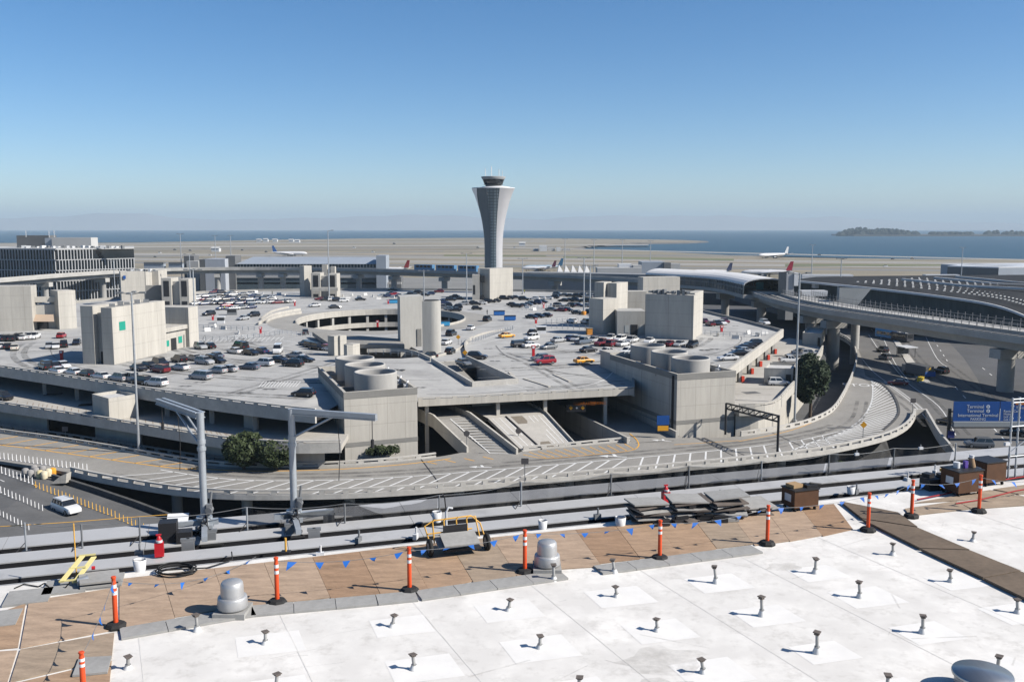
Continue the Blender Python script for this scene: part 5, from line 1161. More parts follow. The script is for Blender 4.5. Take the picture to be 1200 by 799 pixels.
for i, (x, yt, yb, d) in enumerate(((662,280,310,760),(696,281,308,760),(729,281,308,760),(762,282,306,760),(213,274,322,640),(951,287,322,640),(1127,290,314,640),(253,276,312,700),(271,276,312,720))):
    pole(['first of four equal poles on the apron past the tower','second of four equal poles on the apron past the tower','third of four equal poles on the apron past the tower','fourth of four equal poles on the apron past the tower','high apron pole above the jet bridges','apron pole above the red and dark tail','apron pole before the long grey hangar','apron pole with two heads against the bay','apron pole next to the two headed pole'][i], x, yb, x, yt, 0, 2, .3, d)
# ================================================================ signs and gantries on the right
sg = thing('road_sign', 'big blue overhead road sign on a black truss above the asphalt road', 'road sign', P(1116,520,RD)); d0 = 165.
A, Bp, z1, z0 = S(1118,470,d0), S(1240,470,d0), ZY(470.5,d0), ZY(493.5,d0)
def sign_panel(xa, xb, nm): g = G(); a, b = S(xa,470,d0)[0], S(xb,470,d0)[0]; g.box(a,d0,z0,b,d0+.15,z1); return g.build(nm, M_BLUE, sg)
sign_panel(1118,1172,'sign_panel'); sign_panel(1173,1245,'sign_panel')
g = G(); g.box(A[0],d0-.5,z0-.85,Bp[0],d0+.1,z0-.03); g.build('lamp_walkway', mat('grey sign strip', (.30,.33,.35), var=.05), sg)
g = G(); x0 = S(1112,500,d0)[0]; x1 = Bp[0]
for zz in (z0-1.3, z0-.95): g.box(x0,d0+.2,zz,x1,d0+.5,zz+.16)
for zz in (RD,): g.box(x0-.05,d0+.2,zz,x0+.4,d0+.65,z0+2.2)
g.box(x0,d0+.2,z0+1.6,x0+1.5,d0+.5,z0+1.8); g.build('truss', M_BLACK, sg)
q = S(1115,509,d0); g = G(); g.box(q[0]-.6,d0+.05,q[2]-.65,q[0]+.6,d0+.15,q[2]+.65); g.build('route_panel', mat('navy sign', (.02,.03,.16), var=.05), sg)
M_TXT = mat('sign lettering', (.62,.68,.75), var=0, rough=.5)
rx = (pi/2, 0, 0)
for body, x, y, s_ in (('Terminal',1143,478.2,.85),('Terminal',1143,483.2,.85),('International Terminal',1146,488.2,.80),('PARKING',1146,492.4,.66)):
    q = S(x, y, d0-.03); text('sign_lettering', body, s_, (q[0],d0-.03,q[2]), rx, M_TXT, sg, 'CENTER', .01)
for y, num in ((476.4,'2'), (481.4,'3')):
    q = S(1158, y, d0-.02); g = G(); g.tube([(q[0]-.0,d0-.01,q[2]),(q[0],d0-.035,q[2])], .33, 18); g.build('sign_roundel', M_TXT, sg); text('sign_numeral', num, .52, (q[0],d0-.05,q[2]-.18), rx, M_BLUE, sg, 'CENTER', .01)
for i, (body, y) in enumerate((('Rental Cars',483),('Hotel',486.2),('Lot A',489.4),('Lot B',492.6))):
    q = S(1176, y, d0-.03); text('sign_lettering', body, .62, (q[0],d0-.03,q[2]), rx, M_TXT, sg, 'LEFT', .01)
q = S(1190,473,d0); g = G(); g.box(q[0],d0-.06,z1-.55,q[0]+2.2,d0-.01,z1); g.build('orange_tab', mat('orange sign', (.55,.20,.05), var=.05), sg); text('sign_lettering', 'Terminal 1', .7, (q[0]+.1,d0-.03,z1-1.35), rx, M_TXT, sg, 'LEFT', .01)
q = S(1171.5,490,d0); g = G(); g.box(q[0]-.06,d0-.04,z0+.2,q[0]+.06,d0-.01,z0+2.3); g.build('divider', M_TXT, sg)
ga = thing('truss_gantry', 'black steel truss gantry over the roadway beside the grey cooling block', 'gantry', P(911,532,RD))
a, b = Vector(P(850,509,RD)), Vector(P(911,532,RD)); g = G()
g.tube([a,a+Vector((0,0,5.9))], .2, 8); ga1 = g.build('post', M_BLACK, ga); g = G(); g.tube([b,b+Vector((0,0,6.7))], .22, 8); g.build('post', M_BLACK, ga)
g = G(); n = 9; top = [a.lerp(b,i/n)+Vector((0,0,5.8+.7*i/n)) for i in range(n+1)]; botp = [p-Vector((0,0,1.0)) for p in top]
for dy in (0,.7):
    o_v = Vector((.3*dy,dy,0)); g.tube([p+o_v for p in top], .09, 5); g.tube([p+o_v for p in botp], .09, 5)
    for i in range(n): g.tube([botp[i]+o_v, top[i+1]+o_v], .06, 4); g.tube([top[i]+o_v, botp[i]+o_v], .06, 4)
g.build('truss', M_BLACK, ga)
def road_sign(label, px, py, ytop, z, kind, face=radians(0)):
    p = P(px, py, z); h = ZY(ytop, p[1]) - z; t = thing('small_sign', label, 'road sign', p); g = G(); g.tube([p,(p[0],p[1],z+h)], .06, 6); g.build('post', M_GREYM, t)
    c = (p[0], p[1]-.08, z+h-.4); g = G()
    if kind == 'diamond': g.tube([(c[0],c[1],c[2]),(c[0],c[1]-.06,c[2])], .62, 4, smooth=False); m = mat('sign yellow', (.75,.36,.02))
    elif kind == 'stop': g.tube([(c[0],c[1],c[2]),(c[0],c[1]-.06,c[2])], .55, 8, smooth=False); m = mat('sign back grey', (.12,.11,.11), var=.1)
    else: g.cbox(c, (1.1,.06,.9)); m = mat('sign back grey', (.12,.11,.11), var=.1)
    g.build('panel', m, t); return t
road_sign('small yellow diamond sign by the hatched loop', 1011,517,495,RD,'diamond'); road_sign('dark round backed sign at the ramp mouth', 547,527,505,RD,'stop'); road_sign('red backed stop sign on the middle ramp', 607.5,519,502,RD,'stop')
road_sign('small sign beside the pit on the concrete road', 1069,487,467,RD,'plate'); road_sign('yellow diamond sign on the ramp trench wall', 545,421,411,RF,'diamond'); road_sign('yellow diamond sign beside the taxi fence', 537,404,393,RF,'diamond'); road_sign('T shaped sign post by the roadway barrier', 615,566,537,RD,'plate'); road_sign('low sign with a white plate by the lower deck wall', 77,514,500,RD,'plate')
og = thing('overhead_sign', 'black clearance sign with two amber diamonds hung below the roof slab', 'sign', (P(687,478,RD))); dS = 178.
q0, q1 = S(664,474,dS), S(686.5,482.5,dS); g = G(); g.box(q0[0],dS,q1[2],q1[0],dS+.3,q0[2]); g.build('panel', M_BLACK, og)
for x, m in ((669,mat('sign yellow', (.75,.36,.02))),(683,mat('sign yellow', (.75,.36,.02))),(676,M_WMET)):
    q = S(x,477.8,dS-.04); g = G(); g.tube([(q[0],dS-.01,q[2]),(q[0],dS-.06,q[2])], .38 if m is not M_WMET else .22, 4, smooth=False); g.build('diamond' if m is not M_WMET else 'plate', m, og)
q = S(672,472.2,dS-.04); text('lettering', 'CLEARANCE', .75, (q[0],dS-.3,q[2]-.3), rx, mat('amber lettering', (.45,.13,.01), var=0), og, 'LEFT', .01); q = S(691,471.5,dS-.04); text('lettering', 'PARKING', .75, (q[0],dS-.3,q[2]-.3), rx, mat('amber lettering', (.45,.13,.01), var=0), og, 'LEFT', .01)
# ================================================================ the white roof we stand on (z 34)
RZ = 34.
def R(px, py, dz=0.): return P(px, py, RZ+dz)
EA, EB = Vector(R(0,686)[:2]), Vector(R(1200,561.5)[:2])
ed = (EB-EA).normalized(); en = Vector((-ed.y, ed.x))
EA2, EB2 = EA-ed*25, EB+ed*25
def E(u, v, z=RZ):       # u along the roof edge from the left, v outwards
    p = EA+ed*u+en*v; return (p.x, p.y, z)
def EUV(p): q = Vector(p[:2])-EA; return q.dot(ed), q.dot(en)
M_ROOFW = mat('white roof membrane', (.84,.815,.77), rough=.7, var=.12, scale=.45, fine=5, tint=(.75,.725,.685), dirt=.8, dcol=(.52,.495,.455))
M_ROOFP = mat('clean membrane patch', (.885,.865,.825), rough=.6, var=.06, scale=1.5, dirt=.35, dcol=(.76,.74,.70))
M_PLY = [mat('plywood %s' % n, c, rough=.85, var=.3, scale=1.1, fine=14, stretch=(1,3.5,1), dirt=.6, dcol=d) for n, c, d in (('tan',(.42,.285,.185),(.21,.135,.09)),('reddish',(.37,.24,.15),(.19,.115,.075)),('pale',(.45,.33,.235),(.27,.19,.13)),('weathered',(.38,.295,.215),(.21,.16,.115)))]
M_BROWN = mat('brown walk board', (.165,.125,.09), rough=.85, var=.25, scale=1., fine=8, stretch=(1,1,1), dirt=.25, dcol=(.10,.075,.055))
M_PAVER = mat('grey roof paver', (.36,.355,.34), var=.16, scale=1., fine=8, dirt=.3, dcol=(.22,.215,.2))
M_FIN = mat('grey coated metal fin', (.53,.53,.53), rough=.5, metal=.1, var=.10, scale=.5, fine=5, stretch=(.3,.3,1), dirt=.7, dcol=(.32,.32,.32))
M_ORG = mat('delineator orange', (.72,.085,.02), rough=.45, var=.12, scale=4)
M_REFL = mat('reflective white', (.82,.82,.82), rough=.3, var=.05)
M_FLAG = mat('blue pennant', (.01,.13,.50), rough=.6, var=.15, scale=3)
rl = [E(-25,-.02), E(70,-.02), E(70,-60), E(-25,-60)]
g = G(); g.prism(rl, RZ-.6, RZ); struct(g.build('white_roof_surface', M_ROOFW))
# building beneath us
bd = thing('terminal_wall', 'terminal building below the white roof', 'building', E(0,-3,0)); g = G(); g.prism([E(-25,-1.2), E(70,-1.2), E(70,-60), E(-25,-60)], 0, RZ-.62); g.build('wall', mat('terminal wall panel', (.5,.5,.5), var=.1), bd)
# seams of the membrane
sm_ = G()
for i in range(14):
    a, b = E(-6+i*3.1, -1.9, RZ+.004), E(-1+i*3.1-2.0, -30, RZ+.004); g_ = (Vector(b)-Vector(a)).normalized(); s_ = Vector((-g_.y, g_.x, 0))*.012
    sm_.add([Vector(a)-s_, Vector(b)-s_, Vector(b)+s_, Vector(a)+s_], [(0,1,2,3)])
struct(sm_.build('membrane_seams', mat('membrane seam', (.76,.74,.70), var=.1, scale=2.)))
# louvre fins along the roof edge
fin = thing('edge_louvre', 'three long grey metal fins running along the roof edge over dark gaps', 'louvre', E(10,1.5))
tray = G(); tray.prism([E(-25,-.02), E(70,-.02), E(70,4.3), E(-25,4.3)], RZ-1.7, RZ-1.45); tray.build('gap_shade_tray', mat('black tray shade', (.015,.016,.018), var=.2, scale=1.), fin)  # black tray added below the fins so the gaps stay dark
PITCH = 1.40
M_GAPSHADE = mat('black gap shade', (.012,.012,.014), rough=.7, var=.2, scale=1.)  # black for the panels added to paint shade into the gaps
for k in range(3):
    v0 = .70+k*PITCH; w_ = .64 if k < 2 else .92
    g = G(); n_seg = 24
    for i in range(n_seg):
        u0 = -24+i*3.9; a = E(u0+.006, v0, RZ-.10-.03*k); d = Vector(E(u0+3.894, v0))-Vector(E(u0+.006, v0)); wv_ = Vector((en.x, en.y, 0))*w_
        g.para(a, (d.x,d.y,0), (wv_.x,wv_.y,.05), (0,0,.035))
    g.build('fin', M_FIN, fin)
    g = G(); g.prism([E(-24,v0+.012), E(70,v0+.012), E(70,v0+.06), E(-24,v0+.06)], RZ-1.4, RZ-.105-.03*k); g.build('gap_shade_web', M_GAPSHADE, fin)
g = G(); g.prism([E(-24,.0), E(70,.0), E(70,.03), E(-24,.03)], RZ-1.4, RZ-.01); g.build('gap_shade_web', M_GAPSHADE, fin)
g = G(); g.prism([E(-24,.12), E(70,.12), E(70,.20), E(-24,.20)], RZ-.2, RZ-.05); g.build('edge_trim', M_FIN, fin)

# ---- pavers strip and plywood
near_l = [(140,737),(290,711),(480,694),(640,671),(900,637),(1000,621)]
near2 = [(130,748),(290,722.5),(480,704),(640,684.5),(900,649),(1010,630)]
far_l = [(140,679),(290,662),(480,640),(640,624),(850,606),(985,590)]
def along(pts, z, step):
    return resample([R(*q, z) for q in pts], step)
lo = along(near2, .0, .98); hi = along(near_l, .0, .98)
m_ = min(len(lo), len(hi))-1; pi_ = 0
for i in range(m_-1):
    d = (hi[i+1]-hi[i]); nn_ = Vector((d.y,-d.x,0)).normalized()
    if i < 17 and i not in (11,):
        L_ = d.length
        tt = thing('roof_paver', f'{ORD[pi_]} square grey paver from the left along the white roof edge', 'paver', hi[i], 0, 'pavers along the plywood walkway'); pi_ += 1
        g = G(); h0 = hi[i]+nn_*.05; g.para((h0.x,h0.y,RZ+.004), (d.x*.985,d.y*.985,0), (nn_.x*.60,nn_.y*.60,0), (0,0,.05)); o = g.build('slab', M_PAVER, tt)
top_ = along(far_l, .0, 1.24)
pr_ = random.Random(5)
nl = [R(*q) for q in near_l]
def at_frac(path, t):
    ls = [ (Vector(b)-Vector(a)).length for a, b in zip(path, path[1:])]; T = sum(ls)*t
    for (a, b), l in zip(zip(path, path[1:]), ls):
        if T <= l: return Vector(a).lerp(Vector(b), T/l)
        T -= l
    return Vector(path[-1])
fl_ = [R(*q) for q in far_l]
NS = 17
for i in range(NS):
    t0, t1 = i/NS, (i+1)/NS-.0004
    a, b, c, d = at_frac(nl, t0), at_frac(nl, t1), at_frac(fl_, min(1,t1-.012)), at_frac(fl_, max(0,t0-.012))
    a = a.lerp(d, pr_.uniform(-.05,.04)); b = b.lerp(c, pr_.uniform(-.05,.04)); j = pr_.uniform(-.02,.02)
    q = thing('plywood_sheet', f'{ORD[i]} tan plywood sheet from the left in the walkway along the roof edge', 'plywood sheet', a, 0, 'plywood sheets of the walkway')
    g = G(); z = RZ+.006+.0015*(i%3)
    split = .24
    m1, m2 = a.lerp(d, split), b.lerp(c, split)
    g.prism([a, b, m2, m1], z, z+.018+.006*(i%2)); g.prism([m1+(d-a)*.004, m2+(c-b)*.004, c, d], z+.002, z+.02+.003*(i%2)); g.build('board', M_PLY[(i*7+i//3)%4 if i > 2 else 2], q)
# left return of the walkway
lr = [[(34,705),(137,689),(136,738),(24,760)],[(24,762),(134,742),(131,772),(12,800)],[(12,803),(131,775),(127,815),(0,840)],[(-60,768),(20,763),(8,802),(-80,812)],[(-20,725),(30,708),(21,759),(-50,766)],[(-90,815),(6,806),(-6,850),(-110,860)]]
for i, pq in enumerate(lr):
    q = thing('plywood_sheet', f'{ORD[i]} plywood sheet in the walkway turning toward the viewer beside the paver field', 'plywood sheet', R(*pq[0]), 0, 'plywood sheets of the walkway'); g = G(); g.prism([R(*p_) for p_ in pq], RZ+.006, RZ+.03+.002*(i%2)); g.build('board', M_PLY[(2,3,0,2,0,3)[i]], q)
for i, (x, y) in enumerate(((2,712),(48,699),(92,693),(-40,740))):
    p = R(x, y); tt = thing('roof_paver', ['grey roof paver at the left frame edge beside the plywood','grey roof paver beside the hose and yellow stand','grey roof paver just before the leaning grey plates','grey roof paver lowest at the frame edge'][i], 'paver', p); g = G(); g.para((p[0],p[1],RZ+.004),(ed.x*1.0,ed.y*1.0,0),(en.x*.95,en.y*.95,0),(0,0,.05)); g.build('slab', M_PAVER, tt)
p = R(88,780); tt = thing('roof_paver', 'grey paver plate lying on the plywood beside the lowest orange post', 'paver', p); g = G(); g.prism([R(85,795),(R(126,791)[0],R(126,791)[1],0),R(131,772),R(93,774)], RZ+.036, RZ+.08); g.build('slab', M_PAVER, tt)
# brown diagonal walkway on the right
for i, pq in enumerate(([(985,590),(1052,603),(1075,620),(1010,610)],[(1010,611),(1075,621),(1136,647),(1078,645)],[(1079,646),(1137,648),(1196,672),(1152,680)],[(1153,681),(1197,673),(1260,700),(1225,716)])):
    q = thing('walk_board', f'{ORD[i]} dark brown board of the diagonal walkway counted from the roof edge', 'walk board', R(*pq[0]), 0, 'brown boards of the diagonal walkway'); g = G(); g.prism([R(*p_) for p_ in pq], RZ+.02, RZ+.09); g.build('board', M_BROWN, q)
for i, pq in enumerate(([(1060,597),(1120,588),(1136,597),(1066,605)],[(1072,590),(1160,575),(1190,580),(1124,587)],[(1122,589),(1192,581),(1240,590),(1138,597)],[(1164,574),(1230,565),(1260,572),(1194,580)])):
    q = thing('walk_board', ['weathered board under the third orange post from the bins','weathered board right beside the big dark bin','weathered stained board at the frame edge, nearer one','weathered stained board at the frame edge, farther one'][i], 'walk board', R(*pq[0])); g = G(); g.prism([R(*p_) for p_ in pq], RZ+.012, RZ+.04); g.build('board', M_PLY[3], q)
rp = G(); rp.tube([R(1075,585,.06), R(1110,578,.06), R(1150,566,.06), R(1215,556,.06)], .025, 6); tag(rp.build('red_hose', mat('red hose', (.35,.03,.035), var=.1)), 'red hose lying along the weathered boards, farther of the two', 'hose')
rp = G(); rp.tube([R(1120,590,.06), R(1150,585,.06), R(1190,575,.06), R(1215,571,.06)], .025, 6); tag(rp.build('red_hose', MATS['red hose']), 'red hose lying along the boards, nearer of the two', 'hose')
# ---- orange posts
postp = [(98,812,763),(136,735,675),(325,707,652.5),(480,693,640.5),(615,671,620.5),(773,655,609),(899,638,591.5),(1017,622,577),(1068,606,562),(1147,600,556)]
pl_lab = ['lowest orange post at the bottom of the plywood walkway','orange post at the corner where the plywood walkway turns','orange post just right of the dome fan by the corner','orange post before the left wheel of the yellow cart','orange post right beside the second dome fan','orange post standing before the stacked boards','orange post left of the brown walkway mouth','orange post on the brown walkway mouth','orange post where brown boards meet the white roof','orange post in front of the big dark bin']
tops = []
proto = None
for (x, y, yt), lb in zip(postp, pl_lab):
    p = R(x, y); h = ZY(yt, p[1]) - RZ
    t = thing('delineator_post', lb, 'delineator post', p, .3*x, 'orange delineator posts')
    if proto is None:
        proto = t; g = G(); g.lathe((0,0,0), [(.23,.0),(.24,.05),(.19,.10),(.08,.12)], 8, smooth=False); g.build('rubber_base', M_RUB, t, False)
        H = 1.08
        g = G(); g.lathe((0,0,0), [(.055,.1),(.052,.95),(.042,.97),(.046,1.03),(.06,1.05),(.05,1.08)], 14); g.build('tube', M_ORG, t, False)
        for z0 in (.70, .84): g = G(); g.lathe((0,0,0), [(.0560,z0),(.0555,z0+.075)], 14); g.build('reflective_band', M_REFL, t, False)
    else:
        for k in list(proto.children): dup(k, parent=t)
    t.scale = (1,1,h/1.08); tops.append((p[0],p[1],RZ+h-.09))
def pennants(label, a, b, n, sag, seed):
    t = thing('pennant_line', label, 'pennant line', a, 0, 'pennant lines between the orange posts'); r_ = random.Random(seed); pts = []
    for i in range(13):
        f = i/12; p = Vector(a).lerp(Vector(b), f); p.z -= sag*4*f*(1-f); pts.append(p)
    g = G(); g.tube(pts, .006, 4); g.build('cord', M_GREYM, t)
    for i in range(n):
        f = (i+.6)/n; k = min(11, int(f*12)); p = pts[k].lerp(pts[k+1], f*12-k); d = (pts[k+1]-pts[k]).normalized(); w = .095*r_.uniform(.7,1.2); h = .15*r_.uniform(.5,1.2)
        sw = Vector((r_.uniform(-.14,.10), r_.uniform(-.15,.05), -h)); 
        g = G(); mid = p+sw*.5+Vector((0,-.03,0)); g.add([p-d*w, p+d*w, mid+d*w*.5, p+sw, mid-d*w*.5], [(0,1,2,4),(4,2,3)]); g.build('flag', M_FLAG, t)
for i in range(len(tops)-1):
    if i == 1: continue
    L_ = (Vector(tops[i])-Vector(tops[i+1])).length
    pennants(['blue pennant line running down to the lowest orange post','','blue pennant line before the cranes','blue pennant line crossing in front of the yellow cart','blue pennant line reaching the post beside the second dome fan then the boards','blue pennant line across the stacked boards','blue pennant line across the small brown bin','blue pennant line over the brown walkway mouth','blue pennant line in front of the big dark bin'][i], tops[i], tops[i+1], max(4, int(L_/.62)), .10+.02*(i%3), i)
pennants('blue pennant line from the corner post past the black hose coil', tops[1], R(300,652,.1), 6, .35, 31)
pennants('blue pennant line leading out of frame past the scaffold', tops[-1], R(1240,556,.6), 4, .2, 33)
# ---- vent pipes with clean patches
vents = [(231,739,719),(150,783,767),(311,754,740),(460,734,721),(485,784,766),(324,806,789),(596,715,703),(649,680,661),(720,671,655),(722.5,699,687),(839,683,663),(892.5,721.5,698),(770,739,725),(632.5,759,745),(824,788,771),(678,808,794),(1140,634,624),(1046,650,636),(955,671.5,653.5),(1114,681.5,666.5),(1007.5,700,681),(1192.5,718,702),(1081,741.5,720),(957,765,739.5),(1169,787,767),(1039,812,790)]
vl = ['by the corner dome fan','alone beside the plywood corner','right of the corner dome fan on bare membrane','below the gap between the second and third orange posts','near the bottom edge below the left dome fans','cut by the bottom edge, left one','under the yellow cart side post','black, right under the second dome fan','set in the paver row right of the second dome fan','on the first bright patch right of the second dome fan','before the orange post near the boards','directly below the orange post left of the walkway','on the middle bright patch of the roof','on the bright patch below the second dome fan','on the lower bright patch in the roof middle','cut by the bottom edge, middle one','beyond the brown walkway','nearest below the brown walkway mouth','left of the brown walkway on a bright patch','midway along the near side of the brown walkway','between two bright patches left of the walkway','close to the frame edge under the walkway','tall one on the big bright patch under the walkway','tallest one with a long shadow at lower centre','behind the round steel hatch','cut by the bottom edge beside the round hatch']
pp = None; pg = G()
for (x, y, yt), lb in zip(vents, vl):
    p = R(x, y); h = max(.28, ZY(yt, p[1])-RZ)
    t = thing('vent_pipe', f'roof vent pipe {lb}', 'vent pipe', p, x*.37, 'vent pipes on the white roof')
    if pp is None:
        pp = t
        g = G(); g.lathe((0,0,0), [(.10,0),(.085,.06),(.062,.14),(.058,.17)], 14); g.build('flashing', mat('white flashing', (.74,.74,.73), rough=.6, var=.06, scale=6), t, False)
        g = G(); g.tube([(0,0,.15),(.02,0,.45),(.03,0,.58)], .036, 10); g.tube([(.0,0,.17),(.002,0,.2)], .058, 10); g.build('pipe', mat('weathered pipe', (.42,.42,.41), rough=.6, metal=.3, var=.2, scale=9), t, False)
        g = G(); g.cbox((.03,0,.595), (.14,.14,.03), .3); g.cbox((.03,0,.55), (.10,.10,.06), .3); g.build('cap', mat('rusty dark cap', (.10,.085,.075), rough=.8, var=.4, scale=9), t, False)
    else:
        for k in list(pp.children): dup(k, parent=t)
    t.scale = (1,1,h/.61); t.rotation_euler = (.05*sin(x*1.7), .06*sin(x*2.9), x*.37)
    if 650 < y < 815 and x > 300 and y not in (680,671):
        s_ = .55+.16*((x*7) % 3)/3; u, v = EUV(p); c = [(u-s_*.9, v-s_*.8),(u+s_*1.25, v-s_*.9),(u+s_*1.15, v+s_*.75),(u-s_*.95, v+s_*.8)]
        pg.add([E(a+.12*sin(x), b, RZ+.003) for a, b in c], [(0,1,2,3)])
struct(pg.build('membrane_patches', M_ROOFP))
scf = G(); sr_ = random.Random(21)
for i in range(150):
    u0, v0 = sr_.uniform(-3, 34), sr_.uniform(-21, -2.2); a = sr_.choice((sr_.uniform(-.3,.3), sr_.uniform(-1.2,1.2))); L_ = sr_.uniform(.15,1.6); w_ = sr_.uniform(.012,.05)
    scf.add([E(u0, v0, RZ+.0055), E(u0+L_*cos(a), v0+L_*sin(a), RZ+.0055), E(u0+L_*cos(a)-w_*sin(a), v0+L_*sin(a)+w_*cos(a), RZ+.0055), E(u0-w_*sin(a), v0+w_*cos(a), RZ+.0055)], [(0,1,2,3)])
for i in range(26):
    u0, v0 = sr_.uniform(-3, 34), sr_.uniform(-20, -2.5); r0 = sr_.uniform(.25,1.1); pts_ = [E(u0+r0*(1+.25*sin(k*2.3+i))*cos(k*pi/7)*1.5, v0+r0*(1+.25*cos(k*1.7+i))*sin(k*pi/7), RZ+.0045) for k in range(14)]; scf.add(pts_, [tuple(range(14))])
struct(scf.build('roof_scuffs', wear_mat('roof scuff film', (.22,.20,.17), .26, 2.5)))
# ---- dome fans
def dome(label, px, py, s=1.):
    p = R(px, py); t = thing('dome_fan', label, 'roof fan', p)
    g = G(); g.box(p[0]-.42*s,p[1]-.42*s,RZ,p[0]+.42*s,p[1]+.42*s,RZ+.14); g.build('curb', M_PAVER, t)
    g = G(); g.lathe((p[0],p[1],RZ), [(.30*s,.14),(.38*s,.16),(.40*s,.20),(.385*s,.40),(.37*s,.44),(.30*s,.45)], 36); g.build('skirt', mat('spun aluminium', (.55,.555,.56), rough=.45, metal=.5, var=.06, scale=3), t)
    g = G(); g.lathe((p[0],p[1],RZ), [(.30*s,.44),(.30*s,.66),(.285*s,.76),(.25*s,.80),(.0,.815)], 36); g.build('dome', MATS['spun aluminium'], t); return t
dome('white dome roof fan at the corner of the plywood walkway', 273, 719, .88); dome('white dome roof fan standing by the paver row in the roof middle', 641, 668, .88)
p = R(1150,812); t = thing('roof_hatch', 'round brushed steel roof hatch at the bottom corner', 'roof hatch', p); g = G(); g.lathe((p[0],p[1],RZ), [(.50,0),(.50,.38)], 48); g.build('curb', mat('brushed steel', (.42,.44,.46), rough=.3, metal=.8, var=.1, scale=1.5, stretch=(4,.3,1)), t)
g = G(); g.lathe((p[0],p[1],RZ), [(.55,.36),(.56,.40),(.54,.44),(.0,.47)], 48); g.build('lid', MATS['brushed steel'], t)
# ---- davit cranes
def wpt(p): return Vector(p)
def crane(label, base, ztop, arm, twin, mats_):
    t = thing('davit_crane', label, 'crane', base); b = Vector(base); top = Vector((base[0],base[1],ztop)); a = Vector((*arm,0)); ad = a.normalized(); sd_ = Vector((-ad.y,ad.x,0))
    g = G(); g.tube([b+Vector((0,0,.25)), top], .105, 20); g.tube([top-Vector((0,0,.95)), top-Vector((0,0,.82))], .125, 20); g.tube([top-Vector((0,0,1.15)), top-Vector((0,0,1.05))], .13, 20); po = g.build('post', mats_, t)
    g = G()
    if twin:
        for s_ in (-1,1):
            o = sd_*.10*s_; g.para(top+o-sd_*.02+Vector((0,0,-.16)), a, sd_*.04, (0,0,.15)); g.para(top+o-sd_*.05+Vector((0,0,-.02)), a, sd_*.1, (0,0,.025)); g.para(top+o-sd_*.05+Vector((0,0,-.18)), a, sd_*.1, (0,0,.025))
        for f in (.15,.45,.75,.97): g.para(top+a*f-sd_*.1+Vector((0,0,-.14)), ad*.05, sd_*.2, (0,0,.1))
    else:
        g.para(top-sd_*.07+Vector((0,0,-.13)), a, sd_*.14, (0,0,.15)); g.para(top-sd_*.09+Vector((0,0,-.17)), a, sd_*.18, (0,0,.03))
    am = g.build('arm', mats_, t)
    for s_ in ((-1,1) if twin else (0,)):
        g = G(); g.tube([top-Vector((0,0,.9))+sd_*.1*s_, top+a*.5+sd_*.1*s_-Vector((0,0,.15))], .035, 8); g.build('brace', mats_, t)
    g = G(); e = top+a*.95; g.tube([e-Vector((0,0,.15)), e-Vector((0,0,.75))], .012, 5); g.tube([e-Vector((0,0,.75)), e-Vector((0,0,1.0))], .05, 8)
    e2 = top+a*.55; g.tube([e2-Vector((0,0,.2)), e2+Vector((.05,0,-1.2)), e2+Vector((0,0,-2.1))], .012, 5); g.build('hoist_cable', M_BLACK, t)
    return t, top, a
c1b = (*E(*EUV(P(240,620,RZ)))[:2], RZ-.1); zt1 = ZY(483, c1b[1]); e1 = P(187,466.5,zt1)
M_CR = mat('crane pale steel', (.46,.50,.54), rough=.4, metal=.35, var=.12, scale=3)
cr1, top1, a1 = crane('pale steel davit crane with a double beam arm pointing away', c1b, zt1, (e1[0]-c1b[0], e1[1]-c1b[1]), True, M_CR)
c2b = (*P(345,612,RZ)[:2], RZ-.1); zt2 = ZY(479, c2b[1]); e2 = P(441,486,zt2)
cr2, top2, a2 = crane('pale steel davit crane with a single arm pointing along the roof edge', c2b, zt2, (e2[0]-c2b[0], e2[1]-c2b[1]), False, M_CR)
def crane_base(t, b, flip):
    b = Vector(b); u = Vector((ed.x,ed.y,0)); n = Vector((en.x,en.y,0)); f = -1 if flip else 1
    g = G(); g.cbox(tuple(b+Vector((0,0,.22))), (.5,.5,.12), .23); g.tube([b, b+Vector((0,0,.55))], .15, 14); g.tube([b+Vector((0,0,.42)), b+Vector((0,0,.5))], .24, 14); g.build('socket', M_CR, t)
    g = G()
    for s_, L_ in ((1,1.1),(-1,.5)):
        g.para(b+u*(.1*s_)-n*.08+Vector((0,0,.25)), u*(L_*s_*f), n*.16, (0,0,.16))
    g.para(b-u*.08-n*1.5+Vector((0,0,.2)), u*.16, n*1.5, (0,0,.14)); g.build('outrigger_beam', M_CR, t)
    for c in (b+u*1.05*f, b-n*1.4+u*.45*f, b-n*.75-u*.15*f):
        g = G(); g.cbox(tuple(c+Vector((0,0,.08))), (.34,.20,.34), .23); g.tube([c+Vector((0,0,-.05)), c+Vector((0,0,.32))], .05, 8); g.cbox(tuple(c+Vector((0,0,.28))), (.4,.13,.08), .23); g.build('clamp', M_GREYM, t)
        g = G(); g.cbox(tuple(c+Vector((.1,-.1,-.07))), (.62,.4,.05), .23); g.build('shadow_pad', M_RUB, t)  # black plate stands in for the shadow under each clamp
    g = G(); g.tube([b+n*.05+Vector((.14,0,.5)), b+n*.05+Vector((.24,0,1.25))], .04, 8); g.cbox(tuple(b+Vector((.18,-.05,.75))), (.16,.18,.3), .2); g.tube([b+Vector((.18,-.16,.72)), b+Vector((.18,.06,.72))], .10, 12); g.build('winch', M_GREYM, t)
    g = G(); r_ = random.Random(4)
    for k in range(5):
        p0 = b+Vector((.1,-.1,.6)); pts_ = [p0+Vector((.25*sin(i*1.1+k)*i*.25, -.12*i, -.12*i+.1*cos(i+k))) for i in range(7)]; g.tube(pts_, .016, 5)
    g.build('loose_cable', M_BLACK, t)
crane_base(cr1, c1b, True); crane_base(cr2, c2b, False)
q = Vector(c1b)+Vector((ed.x,ed.y,0))*-1.0-Vector((en.x,en.y,0))*.55
